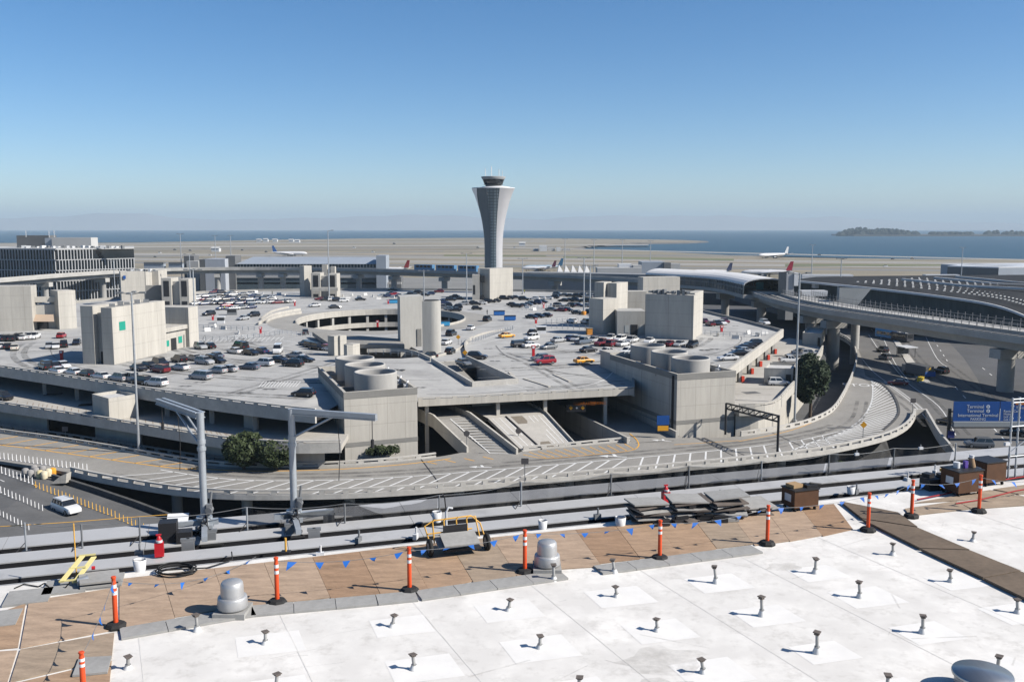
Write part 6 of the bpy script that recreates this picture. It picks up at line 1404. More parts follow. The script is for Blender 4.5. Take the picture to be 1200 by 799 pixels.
t = thing('control_cabinet', 'black control cabinet beside the foot of the double beam crane', 'cabinet', q); g = G(); g.cbox(tuple(q+Vector((0,0,.32))), (.5,.45,.6), .23); g.build('case', M_BLACK, t)
g = G(); g.cbox(tuple(q+Vector((.48,-.05,.2))), (.42,.4,.32), .23); g.build('drawer_unit', M_BLACK, t); g = G(); g.para(q+Vector((-.25,.5,.35)), (.6,.12,0), (-.05,.3,.22), (0,0,.02)); g.build('lid', M_WMET, t)
# ---- red extinguisher boxes
def exting(label, px, py):
    p = R(px, py); t = thing('extinguisher_box', label, 'extinguisher', p); g = G(); g.cbox((p[0],p[1],RZ+.19), (.24,.2,.38), .3); g.build('box', M_RED, t)
    g = G(); g.lathe((p[0],p[1],RZ), [(.085,.36),(.085,.46),(.05,.54),(.03,.57)], 14); g.cbox((p[0],p[1],RZ+.60), (.14,.04,.04), .3); g.build('cylinder_top', M_RED, t); g = G(); g.lathe((p[0]+.02,p[1]-.03,RZ), [(.088,.40),(.088,.46)], 14); g.build('label_band', M_WMET, t)
exting('red extinguisher box beside the black control cabinet', 187, 651); exting('red extinguisher box behind the stacked boards', 780, 589)
# ---- yellow cart
cb = Vector(R(536,648)); t = thing('material_cart', 'yellow tube frame cart with two black tyres and a grey plate', 'cart', cb); u = Vector((ed.x,ed.y,0)); n = Vector((en.x,en.y,0)); Z = Vector((0,0,1))
MY = mat('cart yellow', (.75,.42,.08), rough=.45, var=.1, scale=3)
def tb(pts): g = G(); g.tube(pts, .022, 8); return g
for s_ in (-.62,-.3,.06,.36):
    g = tb([cb+u*s_+n*.15+Z*.3, cb+u*s_+n*.35+Z*.85, cb+u*(s_+.06)+n*.36+Z*.92]); g.build('upright_tube', MY, t)
tb([cb-u*.75+n*.2+Z*.35, cb-u*.85+n*.35+Z*.75, cb-u*.6+n*.37+Z*.88, cb+u*.5+n*.37+Z*.92, cb+u*.75+n*.32+Z*.7, cb+u*.85+n*.15+Z*.3]).build('top_rail', MY, t); tb([cb-u*.78+n*.25+Z*.55, cb+u*.5+n*.27+Z*.58]).build('mid_rail', MY, t); tb([cb+u*.36+n*.37+Z*.9, cb+u*.62+n*.36+Z*.9, cb+u*.7+n*.2+Z*.35]).build('side_loop', MY, t)
g = G(); g.para(cb-u*.45-n*.35+Z*.18, u*1.05, n*.6, Z*.06); g.build('deck', M_BLACK, t); g = G(); g.para(cb-u*.35+n*.2+Z*.35, u*.7, n*.04, Z*.4); g.build('back_board', M_BLACK, t)
for s_ in (-.78,.86):
    g = G(); c = cb+u*s_+Z*.24
    ring = []; 
    for i in range(25): a = 2*pi*i/24; ring.append(c+n*cos(a)*.19+Z*sin(a)*.19+u*.0)
    g.tube(ring, .065, 8, caps=False); wh = g.build('tyre', M_RUB, t); g = G(); g.tube([c-u*.05, c+u*.05], .14, 14); g.build('hub', M_GREYM, wh)
for i, (px, py) in enumerate(((523,641),(531,637))):
    q = Vector(R(540,652)) if i == 0 else Vector(R(533,650)); pt_ = thing('grey_plate', ['upper thin grey board resting on the yellow cart','lower thin grey board half under the top one on the cart'][i], 'board', q+Z*.3); g = G(); g.para(q-u*.5+Z*(.38-.1*i)-n*.2, u*1.0, n*.62+Z*.16, Z*.035); g.build('panel_sheet', M_PAVER, pt_)
# ---- stacked boards
def stack(label, px, py, n_, seed, w=1.15, top_rot=.1, hgap=.11):
    r_ = random.Random(seed); b = Vector(R(px, py)); t = thing('board_stack', label, 'stack of boards', b)
    for i in range(n_):
        a = .23+r_.uniform(-.35,.35)+(top_rot if i == n_-1 else 0); z = b.z+.06+i*hgap; c = b+Vector((r_.uniform(-.12,.12), r_.uniform(-.1,.1),0))
        ux = Vector((cos(a),sin(a),0)); uy = Vector((-sin(a),cos(a),0)); tl = r_.uniform(-.08,.08)
        g = G(); g.para((c.x-ux.x*w/2-uy.x*.42, c.y-ux.y*w/2-uy.y*.42, z), ux*w+Z*tl, uy*.84+Z*r_.uniform(-.05,.12), Z*.045); g.build('board', M_PAVER if i % 2 or i == n_-1 else mat('dark stacked board', (.10,.085,.075), var=.3, scale=3), t)
        if i % 2 == 0: g = G(); g.cbox((c.x+r_.uniform(-.3,.3), c.y-.38, z-.03), (.22,.12,.07), a); g.build('spacer', M_BLACK, t)
stack('stack of dark boards before the red extinguisher box', 757, 609, 6, 1); stack('stack of dark boards in the middle of the board piles', 808, 606, 6, 2, 1.2); stack('tallest stack of dark boards with a tilted top', 848, 604, 6, 3, 1.2, -.2); stack('loose stack of pale boards nearest the brown bin', 884, 600, 3, 4, 1.2, .3)
for i, (px, py) in enumerate(((775,617),(797,613),(826,611),(856,612),(760,613),(843,613))):
    q = Vector(R(px, py)); t = thing('scrap_block', ['dark timber offcut before the board stacks, first','second dark timber offcut before the stacks','third dark offcut before the middle stack','pale offcut before the tallest stack','short dark offcut near the white bucket','small offcut between tallest stack and the pale boards'][i], 'offcut', q); g = G(); g.cbox((q.x,q.y,RZ+.09), (.5,.16,.1), .2+.3*sin(i*2)); g.cbox((q.x+.06,q.y+.05,RZ+.18), (.42,.12,.07), .5-.3*i%1); g.build('timber', M_BLACK if i != 3 else M_PAVER, t)
def bucket(label, px, py, r=.15, h=.32, m=None):
    p = R(px, py); t = thing('bucket', label, 'bucket', p); g = G(); g.lathe((p[0],p[1],RZ), [(r*.85,0),(r,h),(r*.93,h),(r*.8,.04)], 18); g.f = g.f[:-1]; g.m = g.m[:-1]; g.sm = g.sm[:-1]; g.build('pail', m or M_WMET, t); g = G(); g.tube([(p[0]-r,p[1],RZ+h),(p[0]-r*.6,p[1]-r*.8,RZ+h+.02),(p[0]+r*.6,p[1]-r*.8,RZ+h+.02),(p[0]+r,p[1],RZ+h)], .008, 5); g.build('handle', M_BLACK, t)
bucket('white bucket on the fins between the crane and the yellow cart', 428+84, 611); bucket('pale bucket left of the stacked boards', 727, 616, .17, .28); bucket('white roof drain bucket by the hose coil', 164, 668, .17, .3); bucket('white pail near the brown bin', 997, 578, .14, .25); bucket('white pail on the near fin left of the boards', 636, 619, .14, .26)
# ---- bins
def bin_(label, px, py, w, d_, h, rz, lid):
    b = Vector(R(px, py)); t = thing('tool_bin', label, 'tool bin', b, rz)
    MB_ = mat('bin brown', (.105,.05,.025), rough=.7, var=.2, scale=3); 
    g = G(); 
    for c, s_ in (((0,-d_/2+.02,h/2+.14),(w,.04,h)),((0,d_/2-.02,h/2+.14),(w,.04,h)),((-w/2+.02,0,h/2+.14),(.04,d_-.08,h)),((w/2-.02,0,h/2+.14),(.04,d_-.08,h)),((0,0,.17),(w-.08,d_-.08,.05))): g.cbox(c, s_)
    g.build('case', MB_, t, False)
    g = G(); g.cbox((0,0,h+.155), (w+.06,d_+.06,.035)); g.build('lid', M_BLACK, t, False)
    for x in (-w/2+.08,w/2-.08):
        for y in (-d_/2+.08,d_/2-.08): g = G(); g.tube([(x-.02,y,.06),(x+.02,y,.06)], .06, 10); g.tube([(x,y,.06),(x,y,.15)], .02, 6); g.build('caster', M_RUB, t, False)
    g = G(); g.cbox((-w/2-.005,0,h*.6+.1), (.012,.32,.24)); g.build('label_plate', M_WMET, t, False)
    g = G(); g.tube([(w/2+.0,-.2,h),(w/2+.12,-.2,h+.02),(w/2+.12,.2,h+.02),(w/2,.2,h)], .015, 6); g.build('handle', M_BLACK, t, False)
    return t, b
t1, b1_ = bin_('small brown wheeled tool bin with a cardboard box on top', 937, 596, .92, .68, .56, .35, 1)
t2, b2_ = bin_('big dark brown wheeled bin heaped with bags and rolls', 1126, 578, 1.05, .8, .72, .35, 1)
def item(name, label, cat, b, g, m): t = thing(name, label, cat, b); g.build(name.split('_')[-1]+'_body' , m, t); return t
g = G(); g.cbox((b1_.x-.2,b1_.y,RZ+.78), (.4,.36,.13), .5); item('cardboard_box', 'flat cardboard box lying on the small brown bin', 'box', b1_, g, mat('cardboard', (.42,.28,.15), var=.1))
g = G(); g.cbox((b1_.x+.32,b1_.y,RZ+.77), (.38,.28,.11), .2); g.tube([(b1_.x+.3,b1_.y,RZ+.86),(b1_.x+.7,b1_.y+.1,RZ+.79)], .03, 6); item('power_tool', 'black power tool on the small brown bin', 'tool', b1_, g, M_BLACK)
g = G(); g.tube([(b2_.x+.38,b2_.y+.1,RZ+.90),(b2_.x+.34,b2_.y+.1,RZ+1.22)], [.12,.08], 12); item('paper_bag', 'brown paper roll standing in the big dark bin', 'paper roll', b2_, g, mat('kraft paper', (.33,.22,.13), var=.15))
g = G(); g.tube([(b2_.x+.34,b2_.y+.1,RZ+1.22),(b2_.x+.35,b2_.y+.1,RZ+1.32)], .08, 12); item('white_cup', 'white cup standing on the brown paper roll', 'cup', b2_, g, M_WMET)
g = G(); g.cbox((b2_.x+.1,b2_.y,RZ+1.02), (.12,.12,.24), .3); item('detergent_bottle', 'purple bottle in the heap on the big dark bin', 'bottle', b2_, g, mat('purple plastic', (.12,.07,.35), rough=.4))
g = G(); g.tube([(b2_.x-.2,b2_.y,RZ+.90),(b2_.x-.2,b2_.y,RZ+1.10)], .11, 12); item('white_jug', 'white jug in the heap on the big dark bin', 'jug', b2_, g, M_WMET)
b3 = Vector(R(1150,567)); t3, _ = bin_('black wheeled bin standing close behind the big brown one', 1156, 566, .9, .8, .7, .35, 1)
g = G(); q = Vector(R(1105,572)); g.cbox((q.x-.2,q.y,RZ+.2), (1.1,.5,.4), .3); g.cbox((q.x-.5,q.y+.1,RZ+.46), (.3,.3,.12), .6); g.cbox((q.x,q.y+.1,RZ+.45), (.3,.3,.1), .1); item('tool_bag', 'black tool bags in a heap beside the big dark bin', 'bags', q, g, M_BLACK)
g = G(); q = Vector(R(1106,560)); g.cbox((q.x,q.y,RZ+.3), (.25,.2,.1), .4); item('yellow_drill', 'small yellow drill lying on the black tool bags', 'tool', q, g, MY)
# ---- edge posts, cable and debris net
eps = [(31,646,612),(92,656,614),(163,644,606),(290,622,594),(406,618,590),(519,609,580),(619,602,565),(716,581,555),(807,573,546),(892,563,540),(971,555,532),(1047,548,525),(1119,541,519)]
tops_e = []
M_NET = mat('grey debris net', (.028,.029,.031), rough=.95, var=.2, scale=1.5, fine=6, alpha=.5)
for i, (x, y, yt) in enumerate(eps):
    p = Vector(P(x, min(y, 0) or y, RZ-.1)); u_, v_ = EUV(p); p = Vector(E(u_, min(max(v_, 2.6), 3.9), RZ-.12)); zt = ZY(yt, p.y)
    t = thing('edge_post', f'{ORD[i]} thin safety post from the left along the outer metal fin', 'safety post', p, 0, 'safety posts along the roof edge'); g = G(); g.tube([p, (p.x,p.y,zt)], .028, 8); g.build('pole', M_GREYM if i % 3 else M_STEEL, t)
    g = G(); g.tube([p+Z*.02, p+u*-.28-n*.2+Z*.03], .018, 6); g.tube([p+Z*.3, p+u*-.28-n*.2+Z*.03], .014, 6); g.cbox((p.x,p.y,p.z+.03), (.2,.2,.05)); g.build('foot_clamp', M_BLACK, t)
    tops_e.append(Vector((p.x,p.y,zt)))
g = G()
for a, b in zip(tops_e, tops_e[1:]):
    pts_ = [a.lerp(b, f/8)-Z*(.10*4*(f/8)*(1-f/8)) for f in range(9)]; g.tube(pts_, .010, 5)
tag(g.build('safety_cable', M_GREYM), 'slack steel safety cable strung along the edge posts', 'cable')
ni = 0
for i, (a, b) in enumerate(zip(tops_e, tops_e[1:])):
    if i < 3: continue
    g = G(); K = 10; vs = []
    for f in range(K+1):
        p = a.lerp(b, f/K); sg = .12*4*(f/K)*(1-f/K)*(2.2 if i in (3,4,9) else 1.)
        for h in range(4):
            zz = p.z-sg-(p.z-sg-(RZ-.9))*h/3; vs.append((p.x+en.x*(.05+.45*h/3+.08*sin(f*1.7+i)), p.y+en.y*(.05+.45*h/3+.08*sin(f*1.7+i)), zz))
    g.add(vs, [(f*4+h, (f+1)*4+h, (f+1)*4+h+1, f*4+h+1) for f in range(K) for h in range(3)]); o = g.build('debris_net', M_NET); tag(o, f'grey see-through debris net between the {ORD[i]} and {ORD[i+1]} safety posts', 'debris net', 'debris nets along the roof edge')
# tent like dark nets hung out near the cranes
M_NET2 = mat('dark draped net', (.025,.025,.027), rough=.95, var=.2, scale=1., fine=5, alpha=.6)
for i, (xa, xb, xp, yp) in enumerate(((262,345,290,597),(350,470,402,588))):
    ypl = (602,606,560)[i]
    a, b, m = Vector(P(xa, ypl+8, RZ-.2)), Vector(P(xb, ypl+2, RZ-.2)), S(xp, yp, P(xp, ypl+5, RZ)[1]+.3); m = Vector(m); g = G(); vs = []
    for f in range(9):
        t_ = f/8; p = a.lerp(b, t_); k = 1-abs(t_-.45)/.55; q = p.lerp(Vector((p.x,p.y,m.z)), max(0,k)**1.6); vs += [(q.x+en.x*.2,q.y+en.y*.2,q.z), (p.x+en.x*1.6,p.y+en.y*1.6,RZ-.9)]
    g.add(vs, [(2*f,2*f+2,2*f+3,2*f+1) for f in range(8)]); tag(g.build('draped_net', M_NET2), ['dark draped net hung between the two cranes','dark draped net hung right of the single arm crane','dark draped net sagging in front of the truss gantry'][i], 'net')
yr = G(); yr.tube([S(-20,618,30.5), S(90,611,31), S(150,606,32), S(207,602,32.5)], .012, 5); tag(yr.build('yellow_rope', MY), 'thin yellow rope strung out past the roof corner', 'rope')
t = thing('warning_flag_post', 'yellow striped post with a rope left of the cranes', 'marker post', Vector(R(90,680))); q = Vector(R(90,680)); g = G(); g.tube([q, (q.x,q.y,ZY(613,q.y))], .018, 6); g.build('pole', MY, t); g = G(); g.cbox((q.x,q.y,RZ+.03),(.2,.2,.06)); g.build('foot', M_BLACK, t)
t = thing('warning_flag_post', 'short yellow post in front of the single arm crane', 'marker post', Vector(R(335,647))); q = Vector(R(335,647)); g = G(); g.tube([q, (q.x,q.y,RZ+.42)], .03, 6); g.build('pole', MY, t); g = G(); g.cbox((q.x,q.y,RZ+.02),(.25,.2,.04)); g.build('foot', M_BLACK, t)
# hose, yellow stand, grey plates near the corner
hc = Vector(R(207,672)); g = G(); pts_ = []
for i in range(70): a = i*.42; r = .42+.05*sin(i*.7); pts_.append((hc.x+r*cos(a)*1.15, hc.y+r*sin(a)*.8, RZ+.05+.03*(i//15)+.01*sin(i)))
pts_ += [(hc.x+.7,hc.y+.3,RZ+.05),(hc.x+1.2,hc.y+.9,RZ+.05),(hc.x+1.0,hc.y+1.5,RZ+.06)]; g.tube(pts_, .02, 6); tag(g.build('hose_coil', M_RUB), 'black hose coiled on the plywood by the roof edge', 'hose')
g = G(); g.tube([R(17,689,.02),R(28,684,.03),R(45,687,.02),R(52,683,.1),R(60,690,.02),R(75,690,.02),R(82,682,.2)], .018, 6); tag(g.build('black_cable', M_RUB), 'black cable snaking over the pavers at the roof corner', 'cable')
ys = Vector(R(82,688)); t = thing('tool_stand', 'tilted yellow tool stand with a motor at the roof corner', 'tool stand', ys); g = G(); MYP = mat('pale yellow', (.70,.62,.28), rough=.5, var=.1)
g.para(ys-u*.25+Z*.15, u*.12, n*.5+Z*.45+u*.45, Z*.03); g.para(ys+u*.05+Z*.1, u*.12, n*.5+Z*.45+u*.42, Z*.03); 
for f in (.0,.5,1.): g.para(ys-u*.25+u*.42*f+Z*(.16+.45*f)+n*.5*f, u*.4, n*.07, Z*.03)
g.build('ladder_frame', MYP, t); g = G(); g.tube([ys+u*.2+Z*.15-n*.1, ys+u*.45+Z*.2-n*.05], .10, 10); g.cbox(tuple(ys+u*.35+Z*.1), (.35,.25,.2), .4); g.build('motor', M_STEEL, t); g = G(); g.tube([ys+u*.5+n*.2+Z*.38, ys+u*.58+n*.2+Z*.38], .05, 8); g.build('red_knob', M_RED, t)
for i in range(2):
    q = Vector(R(122,690)); t = thing('grey_plate', ['upper grey plate lying tilted by the yellow stand','lower grey plate under the tilted one by the yellow stand'][i], 'board', q); g = G(); g.para(q-u*.55+Z*(.16-.11*i), u*.95, n*.62+Z*.06-u*.1, Z*.05); g.build('panel_sheet', M_PAVER, t)
wp_ = Vector(R(523,618)); t = thing('vent_stack', 'white pipe with a hooked top behind the yellow cart', 'vent pipe', wp_); g = G(); g.tube([wp_, wp_+Z*.5, wp_+Z*.62+u*.08, wp_+Z*.58+u*.2], .035, 8); g.build('pipe', M_WMET, t); g = G(); g.tube([wp_+Z*.5, wp_+Z*1.0-u*.05, wp_+Z*1.05-u*.12], .02, 6); g.build('rod', M_BLACK, t)
# small clutter on fins
for i, (px, py) in enumerate(((163,648),(375,650),(700,605),(760,592),(1003,576),(1095,553),(420,632),(487,628),(843,583),(1063,562))):
    q = Vector(R(px, py)); t = thing('fin_bracket', f'{ORD[i]} small metal clamp from a scatter on the edge fins', 'clamp', q, 0, 'clamps on the edge fins'); g = G(); g.cbox((q.x,q.y,RZ+.0), (.22,.12,.16), .2*i); g.tube([(q.x+.02,q.y,RZ+.05),(q.x+.02,q.y,RZ+.28)], .03, 6); g.build('jaw', M_WMET if i % 2 else M_GREYM, t)
# scaffold frame at the right
sf = Vector(R(1181,561)); t = thing('scaffold_frame', 'galvanised scaffold frame with two lamps before the blue road sign', 'scaffold', sf)
for du in (0,.36,.85):
    q = sf+u*du+n*(.1*du); g = G(); g.tube([q, (q.x,q.y,ZY(466,sf.y))], .035, 8)
    for k in range(6): z = RZ+.4+k*.45; g.tube([(q.x,q.y,z),(q.x+.01,q.y,z+.06)], .05, 8)
    g.build('standard', M_STEEL, t)
for zy in (468,472,500,535): 
    z = ZY(zy, sf.y); g = G(); g.tube([(sf.x-.05,sf.y,z),(sf.x+u.x*1.1,sf.y+u.y*1.1,z)], .024, 6); g.build('ledger', M_STEEL, t)
g = G(); g.tube([(sf.x,sf.y,ZY(530,sf.y)),(sf.x+1.0,sf.y+.2,ZY(508,sf.y))], .022, 6); g.build('diagonal_brace', M_STEEL, t)
g = G(); c = Vector(S(1180,520,sf.y-.1)); g.cbox(tuple(c), (.2,.1,.12), .3); g.build('lamp_head', M_WMET, t)
# lamp on net posts
for i, (x, y) in enumerate(((1004,532),(1079,525))):
    c = Vector(S(x, y, tops_e[10+i].y+.1)); t = thing('work_lamp', ['white work lamp on the cable left of the loop palms','white work lamp on the cable right of the loop palms'][i], 'lamp', c); g = G(); g.cbox(tuple(c), (.16,.09,.09), .2); g.tube([c+Z*.04, c+Z*.14], .012, 5); g.build('housing', M_WMET, t)
# ================================================================ vehicles
PAINT = {}
for nm, c, r in (('white',(.78,.78,.77),.3),('silver',(.42,.43,.44),.3),('grey',(.16,.17,.18),.3),('black',(.012,.012,.014),.25),('red',(.38,.02,.03),.3),('dark red',(.16,.012,.02),.3),('navy',(.02,.03,.075),.28),('blue grey',(.12,.15,.19),.3),('yellow',(.80,.36,.02),.35),('cream',(.70,.67,.58),.3),('teal blue',(.04,.36,.75),.35)):
    PAINT[nm] = mat('paint '+nm, c, rough=r, var=.03, scale=1., coat=.5, spec=.4)
M_CG = mat('car glass', (.012,.014,.017), rough=.06, var=0, spec=.7)
M_TYRE = mat('tyre', (.015,.015,.015), rough=.85, var=0); M_RIM = mat('rim', (.35,.36,.37), rough=.35, metal=.6, var=0)
M_TAIL = mat('tail lamp', (.30,.01,.01), rough=.3, var=0); M_HEAD = mat('head lamp', (.75,.76,.78), rough=.15, var=0)
KIND = { # length, width, belt, roof, hood z, cabin base x0,x1, roof x0,x1, boot z
 'sedan': (4.75,1.84,.93,1.44,.88,-1.75,1.05,-1.05,.25,.98), 'hatchback': (4.2,1.78,.95,1.5,.92,-1.95,1.05,-1.55,.3,1.0), 'suv': (4.75,1.93,1.08,1.72,1.05,-2.2,1.0,-1.85,.35,1.1),
 'minivan': (5.05,1.98,1.08,1.76,1.0,-2.42,1.5,-2.2,.75,1.1), 'pickup': (5.6,1.98,1.1,1.83,1.1,-.9,1.2,-.65,.5,1.1), 'van': (5.4,2.0,1.25,2.15,1.15,-2.6,1.75,-2.5,1.1,1.3)}
CM = {}
def mk_mesh(g, name, mats):
    me = bpy.data.meshes.new(name); me.from_pydata(g.v, [], g.f)
    for m in mats: me.materials.append(m)
    me.polygons.foreach_set('material_index', g.m); me.polygons.foreach_set('use_smooth', g.sm); me.update(); return me
def car_parts(kind):
    if kind in CM: return CM[kind]
    L_, W_, belt, roof, hood, c0, c1, r0, r1, boot = KIND[kind]; w = W_/2; h = L_/2
    b = G(); st_ = []
    prof = [(-h,.42,boot-.16,.86),(-h+.12,.28,boot-.04,.95),(-h+.55,.24,boot,.99),(c0,.22,belt+.03,1.),(0,.22,belt,1.),(c1,.22,belt,1.),(h-.75,.24,hood-.05,.99),(h-.2,.27,hood-.17,.92),(h,.36,hood-.34,.80)]
    vs = []
    for x, zb, zt, k in prof:
        for y, z in ((-.9*w*k,zb),(-w*k,zb+(zt-zb)*.35),(-w*k*.985,zb+(zt-zb)*.72),(-w*k*.90,zt),(w*k*.90,zt),(w*k*.985,zb+(zt-zb)*.72),(w*k,zb+(zt-zb)*.35),(.9*w*k,zb)): vs.append((x,y,z))
    n = len(prof); fs = [(i*8+j, (i+1)*8+j, (i+1)*8+(j+1)%8, i*8+(j+1)%8) for i in range(n-1) for j in range(8)] + [tuple(range(8)), tuple((n-1)*8+j for j in range(8))[::-1]]
    b.add(vs, [f[::-1] for f in fs], 0, False)
    # roof panel and pillars
    rw = w*.76
    b.para((r0-.06,-rw-.02,roof-.06),(r1-r0+.12,0,0),(0,2*rw+.04,0),(0,0,.07))
    for s_ in (-1,1):
        for xa, xb in ((c0+.1,r0),(c1-.1,r1),((c0+c1)/2-.05,(r0+r1)/2-.1)):
            y0, y1 = s_*w*.885, s_*(rw+.01); b.add([(xa-.05,y0,belt),(xa+.06,y0,belt),(xb+.05,y1,roof-.04),(xb-.06,y1,roof-.04)], [(0,1,2,3) if s_ < 0 else (3,2,1,0)])
    if kind == 'pickup':
        for y in (-w*.9,w*.9-.08): b.box(-h+.1,y,belt,c0-.05,y+.08,belt+.14)
        b.box(-h+.08,-w*.9,belt,-h+.16,w*.9,belt+.14)
    if kind in ('suv','van'):
        for y in (-rw+.1,rw-.1): b.box(r0+.2,y-.025,roof+.01,r1-.1,y+.025,roof+.07)
    body = mk_mesh(b, kind+'_body', [PAINT['white']])
    g = G(); bw = w*.875; vs = [(c0,-bw,belt-.01),(c1,-bw,belt-.01),(c1,bw,belt-.01),(c0,bw,belt-.01),(r0,-rw,roof-.02),(r1,-rw,roof-.02),(r1,rw,roof-.02),(r0,rw,roof-.02)]
    g.add(vs, [(4,5,6,7),(0,1,5,4),(1,2,6,5),(2,3,7,6),(3,0,4,7)]); 
    if kind == 'pickup': g.box(-h+.17,-w*.88+.08,belt-.02,c0-.06,w*.88-.08,belt+.02)
    glass = mk_mesh(g, kind+'_glass', [M_CG])
    wr = .34 if kind in ('sedan','hatchback') else .38
    g = G(); g.tube([(0,-.11,0),(0,.11,0)], wr, 16, 0); g.tube([(0,-.118,0),(0,.118,0)], wr*.62, 12, 1)
    wheel = mk_mesh(g, kind+'_wheel', [M_TYRE, M_RIM])
    g = G(); 
    for s_ in (-1,1): g.box(-h-.015,s_*w*.60-.14,boot-.36,-h+.14,s_*w*.60+.14,boot-.2)
    tail = mk_mesh(g, kind+'_tail', [M_TAIL])
    g = G(); g.box(h-.22,-.16,hood-.50,h+.005,.16,hood-.36); head = mk_mesh(g, kind+'_head', [M_HEAD])
    wx = (h-.92, -h+.92); wp = [(x, s_*(w-.12), wr) for x in wx for s_ in (-1,1)]
    # one merged mesh for distant copies
    m = G(); m.add(b.v, b.f, 0); gg = [list(v.co) for v in glass.vertices]; m.add(gg, [list(p.vertices) for p in glass.polygons], 1)
    for p in wp: m.add([(v.co.x+p[0], v.co.y+p[1], v.co.z+p[2]) for v in wheel.vertices], [list(q.vertices) for q in wheel.polygons], 2)
    m.add([list(v.co) for v in tail.vertices], [list(q.vertices) for q in tail.polygons], 3)
    far_ = mk_mesh(m, kind+'_far', [PAINT['white'], M_CG, M_TYRE, M_TAIL])
    CM[kind] = (body, glass, wheel, tail, head, wp, wr, (h, w, hood)); return CM[kind] if False else CM.setdefault(kind, (body, glass, wheel, tail, head, wp, wr, (h, w, hood))), far_
FAR = {}
for k_ in list(KIND):
    r_ = car_parts(k_); CM[k_] = r_[0]; FAR[k_] = r_[1]
def paint(o, colour):
    s = o.material_slots[0]; s.link = 'OBJECT'; s.material = PAINT[colour]
def add_obj(name, me, parent, loc=(0,0,0)):
    o = bpy.data.objects.new(name, me); COL.objects.link(o); o.parent = parent; o.location = loc; return o
NICE = {'suv':'SUV','sedan':'sedan','hatchback':'hatchback','minivan':'minivan','pickup':'pickup truck','van':'van'}
def vehicle(kind, colour, loc, rz, label, group, near=True):
    if not near:
        o = bpy.data.objects.new('parked_car', FAR[kind]); COL.objects.link(o); o.location = loc; o.rotation_euler = (0,0,rz); paint(o, colour); return tag(o, label, NICE[kind] if kind in ('van',) else 'car', group)
    body, glass, wheel, tail, head, wp, wr, dm = CM[kind]
    t = thing('parked_car', label, 'car', loc, rz, group)
    if len(label.split()) > 16: print('LONG', label)
    paint(add_obj('body', body, t), colour); add_obj('window_glass', glass, t)
    for p in wp: add_obj('wheel', wheel, t, p)
    add_obj('tail_lamp', tail, t)
    for s_ in (-1,1): add_obj('headlight', head, t, (-.05 if kind != 'van' else 0, s_*dm[1]*.62, 0))
    return t
AB = dict(k='black', w='white', s='silver', g='grey', r='red', d='dark red', n='navy', b='blue grey', y='yellow', c='cream')
KB = dict(s='sedan', u='suv', m='minivan', p='pickup', h='hatchback', v='van')
crnd = random.Random(11)
def tangent(p, ref=RC): return atan2(p[1]-ref[1], p[0]-ref[0]) + pi/2
def row(phrase, spec, ox=0, oy=0, sc=1., near=True, z=None, ang=None, group='cars parked on the garage roof', jitter=.06, flip=None):
    z = RF+.03 if z is None else z
    items = sorted(spec, key=lambda q: q[0])
    for i, (x, y, ck) in enumerate(items):
        p = P(ox+x/sc, oy+y/sc, z); c, k = AB[ck[0]], KB[ck[1]] if len(ck) > 1 else crnd.choice(['sedan','suv','sedan','hatchback','suv'])
        a = (tangent(p) if ang is None else ang) + crnd.uniform(-jitter, jitter)
        if (flip if flip is not None else crnd.random() < .5): a += pi
        kw = NICE[k]
        lab = f'{c} {kw}, {ORD[i]} from left, {phrase}' if len(items) > 1 else f'{c} {kw} {phrase}'
        # pixel marks the foot of the near side: move the centre back by half a width
        d = Vector((p[0], p[1])).normalized()*.8
        vehicle(k, c, (p[0]+d.x, p[1]+d.y, z), a, lab, group, near)
Z1_ = dict(ox=0, oy=380, sc=7.47); Z2_ = dict(ox=100, oy=380, sc=7.47); Z3_ = dict(ox=200, oy=330, sc=7.47); Z4_ = dict(ox=300, oy=330, sc=7.47); Z5_ = dict(ox=440, oy=330, sc=7.47); Z6_ = dict(ox=590, oy=330, sc=7.47); Z7_ = dict(ox=740, oy=300, sc=7.47); Z8_ = dict(ox=820, oy=370, sc=7.47)
# near left part of the roof
row('row along the low roof edge', [(395,398,'kh'),(500,432,'ws'),(640,446,'ws'),(755,462,'kh'),(880,482,'ws'),(1040,500,'su'),(1160,505,'sp'),(1235,528,'ku'),(1368,543,'wu')], **Z1_, flip=True)
row('short row in the shadow of the green signed block', [(400,384,'ku'),(470,386,'ks'),(555,384,'ws')], **Z1_)
row('row in front of the green signed stair block', [(470,408,'ks'),(560,385,'ks'),(660,364,'ku'),(655,424,'du'),(820,334,'ku'),(830,402,'ws'),(950,318,'ss'),(1045,352,'su'),(1090,330,'ku'),(1140,300,'bs'),(1155,340,'ks')], **Z2_)
row('pair at the right corner of the green signed block', [(1010,218,'su'),(1090,212,'ks')], **Z2_)
row('loose row before the pale cooling stacks', [(1010,484,'sm'),(1160,430,'sh'),(1250,417,'ss')], **Z2_, flip=True)
row('row right of the green signed block', [(560,630,'ws'),(610,600,'kv'),(700,645,'ks'),(790,630,'ns')], **Z3_)
row('row leading to the cooling stacks', [(690,770,'bs'),(810,740,'wu'),(950,708,'ks'),(1070,746,'ku'),(1090,668,'ss'),(1170,706,'ks')], **Z3_)
row('standing alone before the well lane fence', [(938,628,'wv')], **Z3_, flip=True, ang=radians(100))
row('row behind the fluted duct', [(435,560,'bs'),(480,578,'kh'),(535,598,'ku'),(605,600,'rs'),(655,608,'ws')], **Z4_)
row('driving along the ring lane', [(430,462,'ks')], **Z4_)
row('half hidden beside the pale cooling block', [(222,180,'kh')], ox=300, oy=420, sc=4, z=RF+.03)
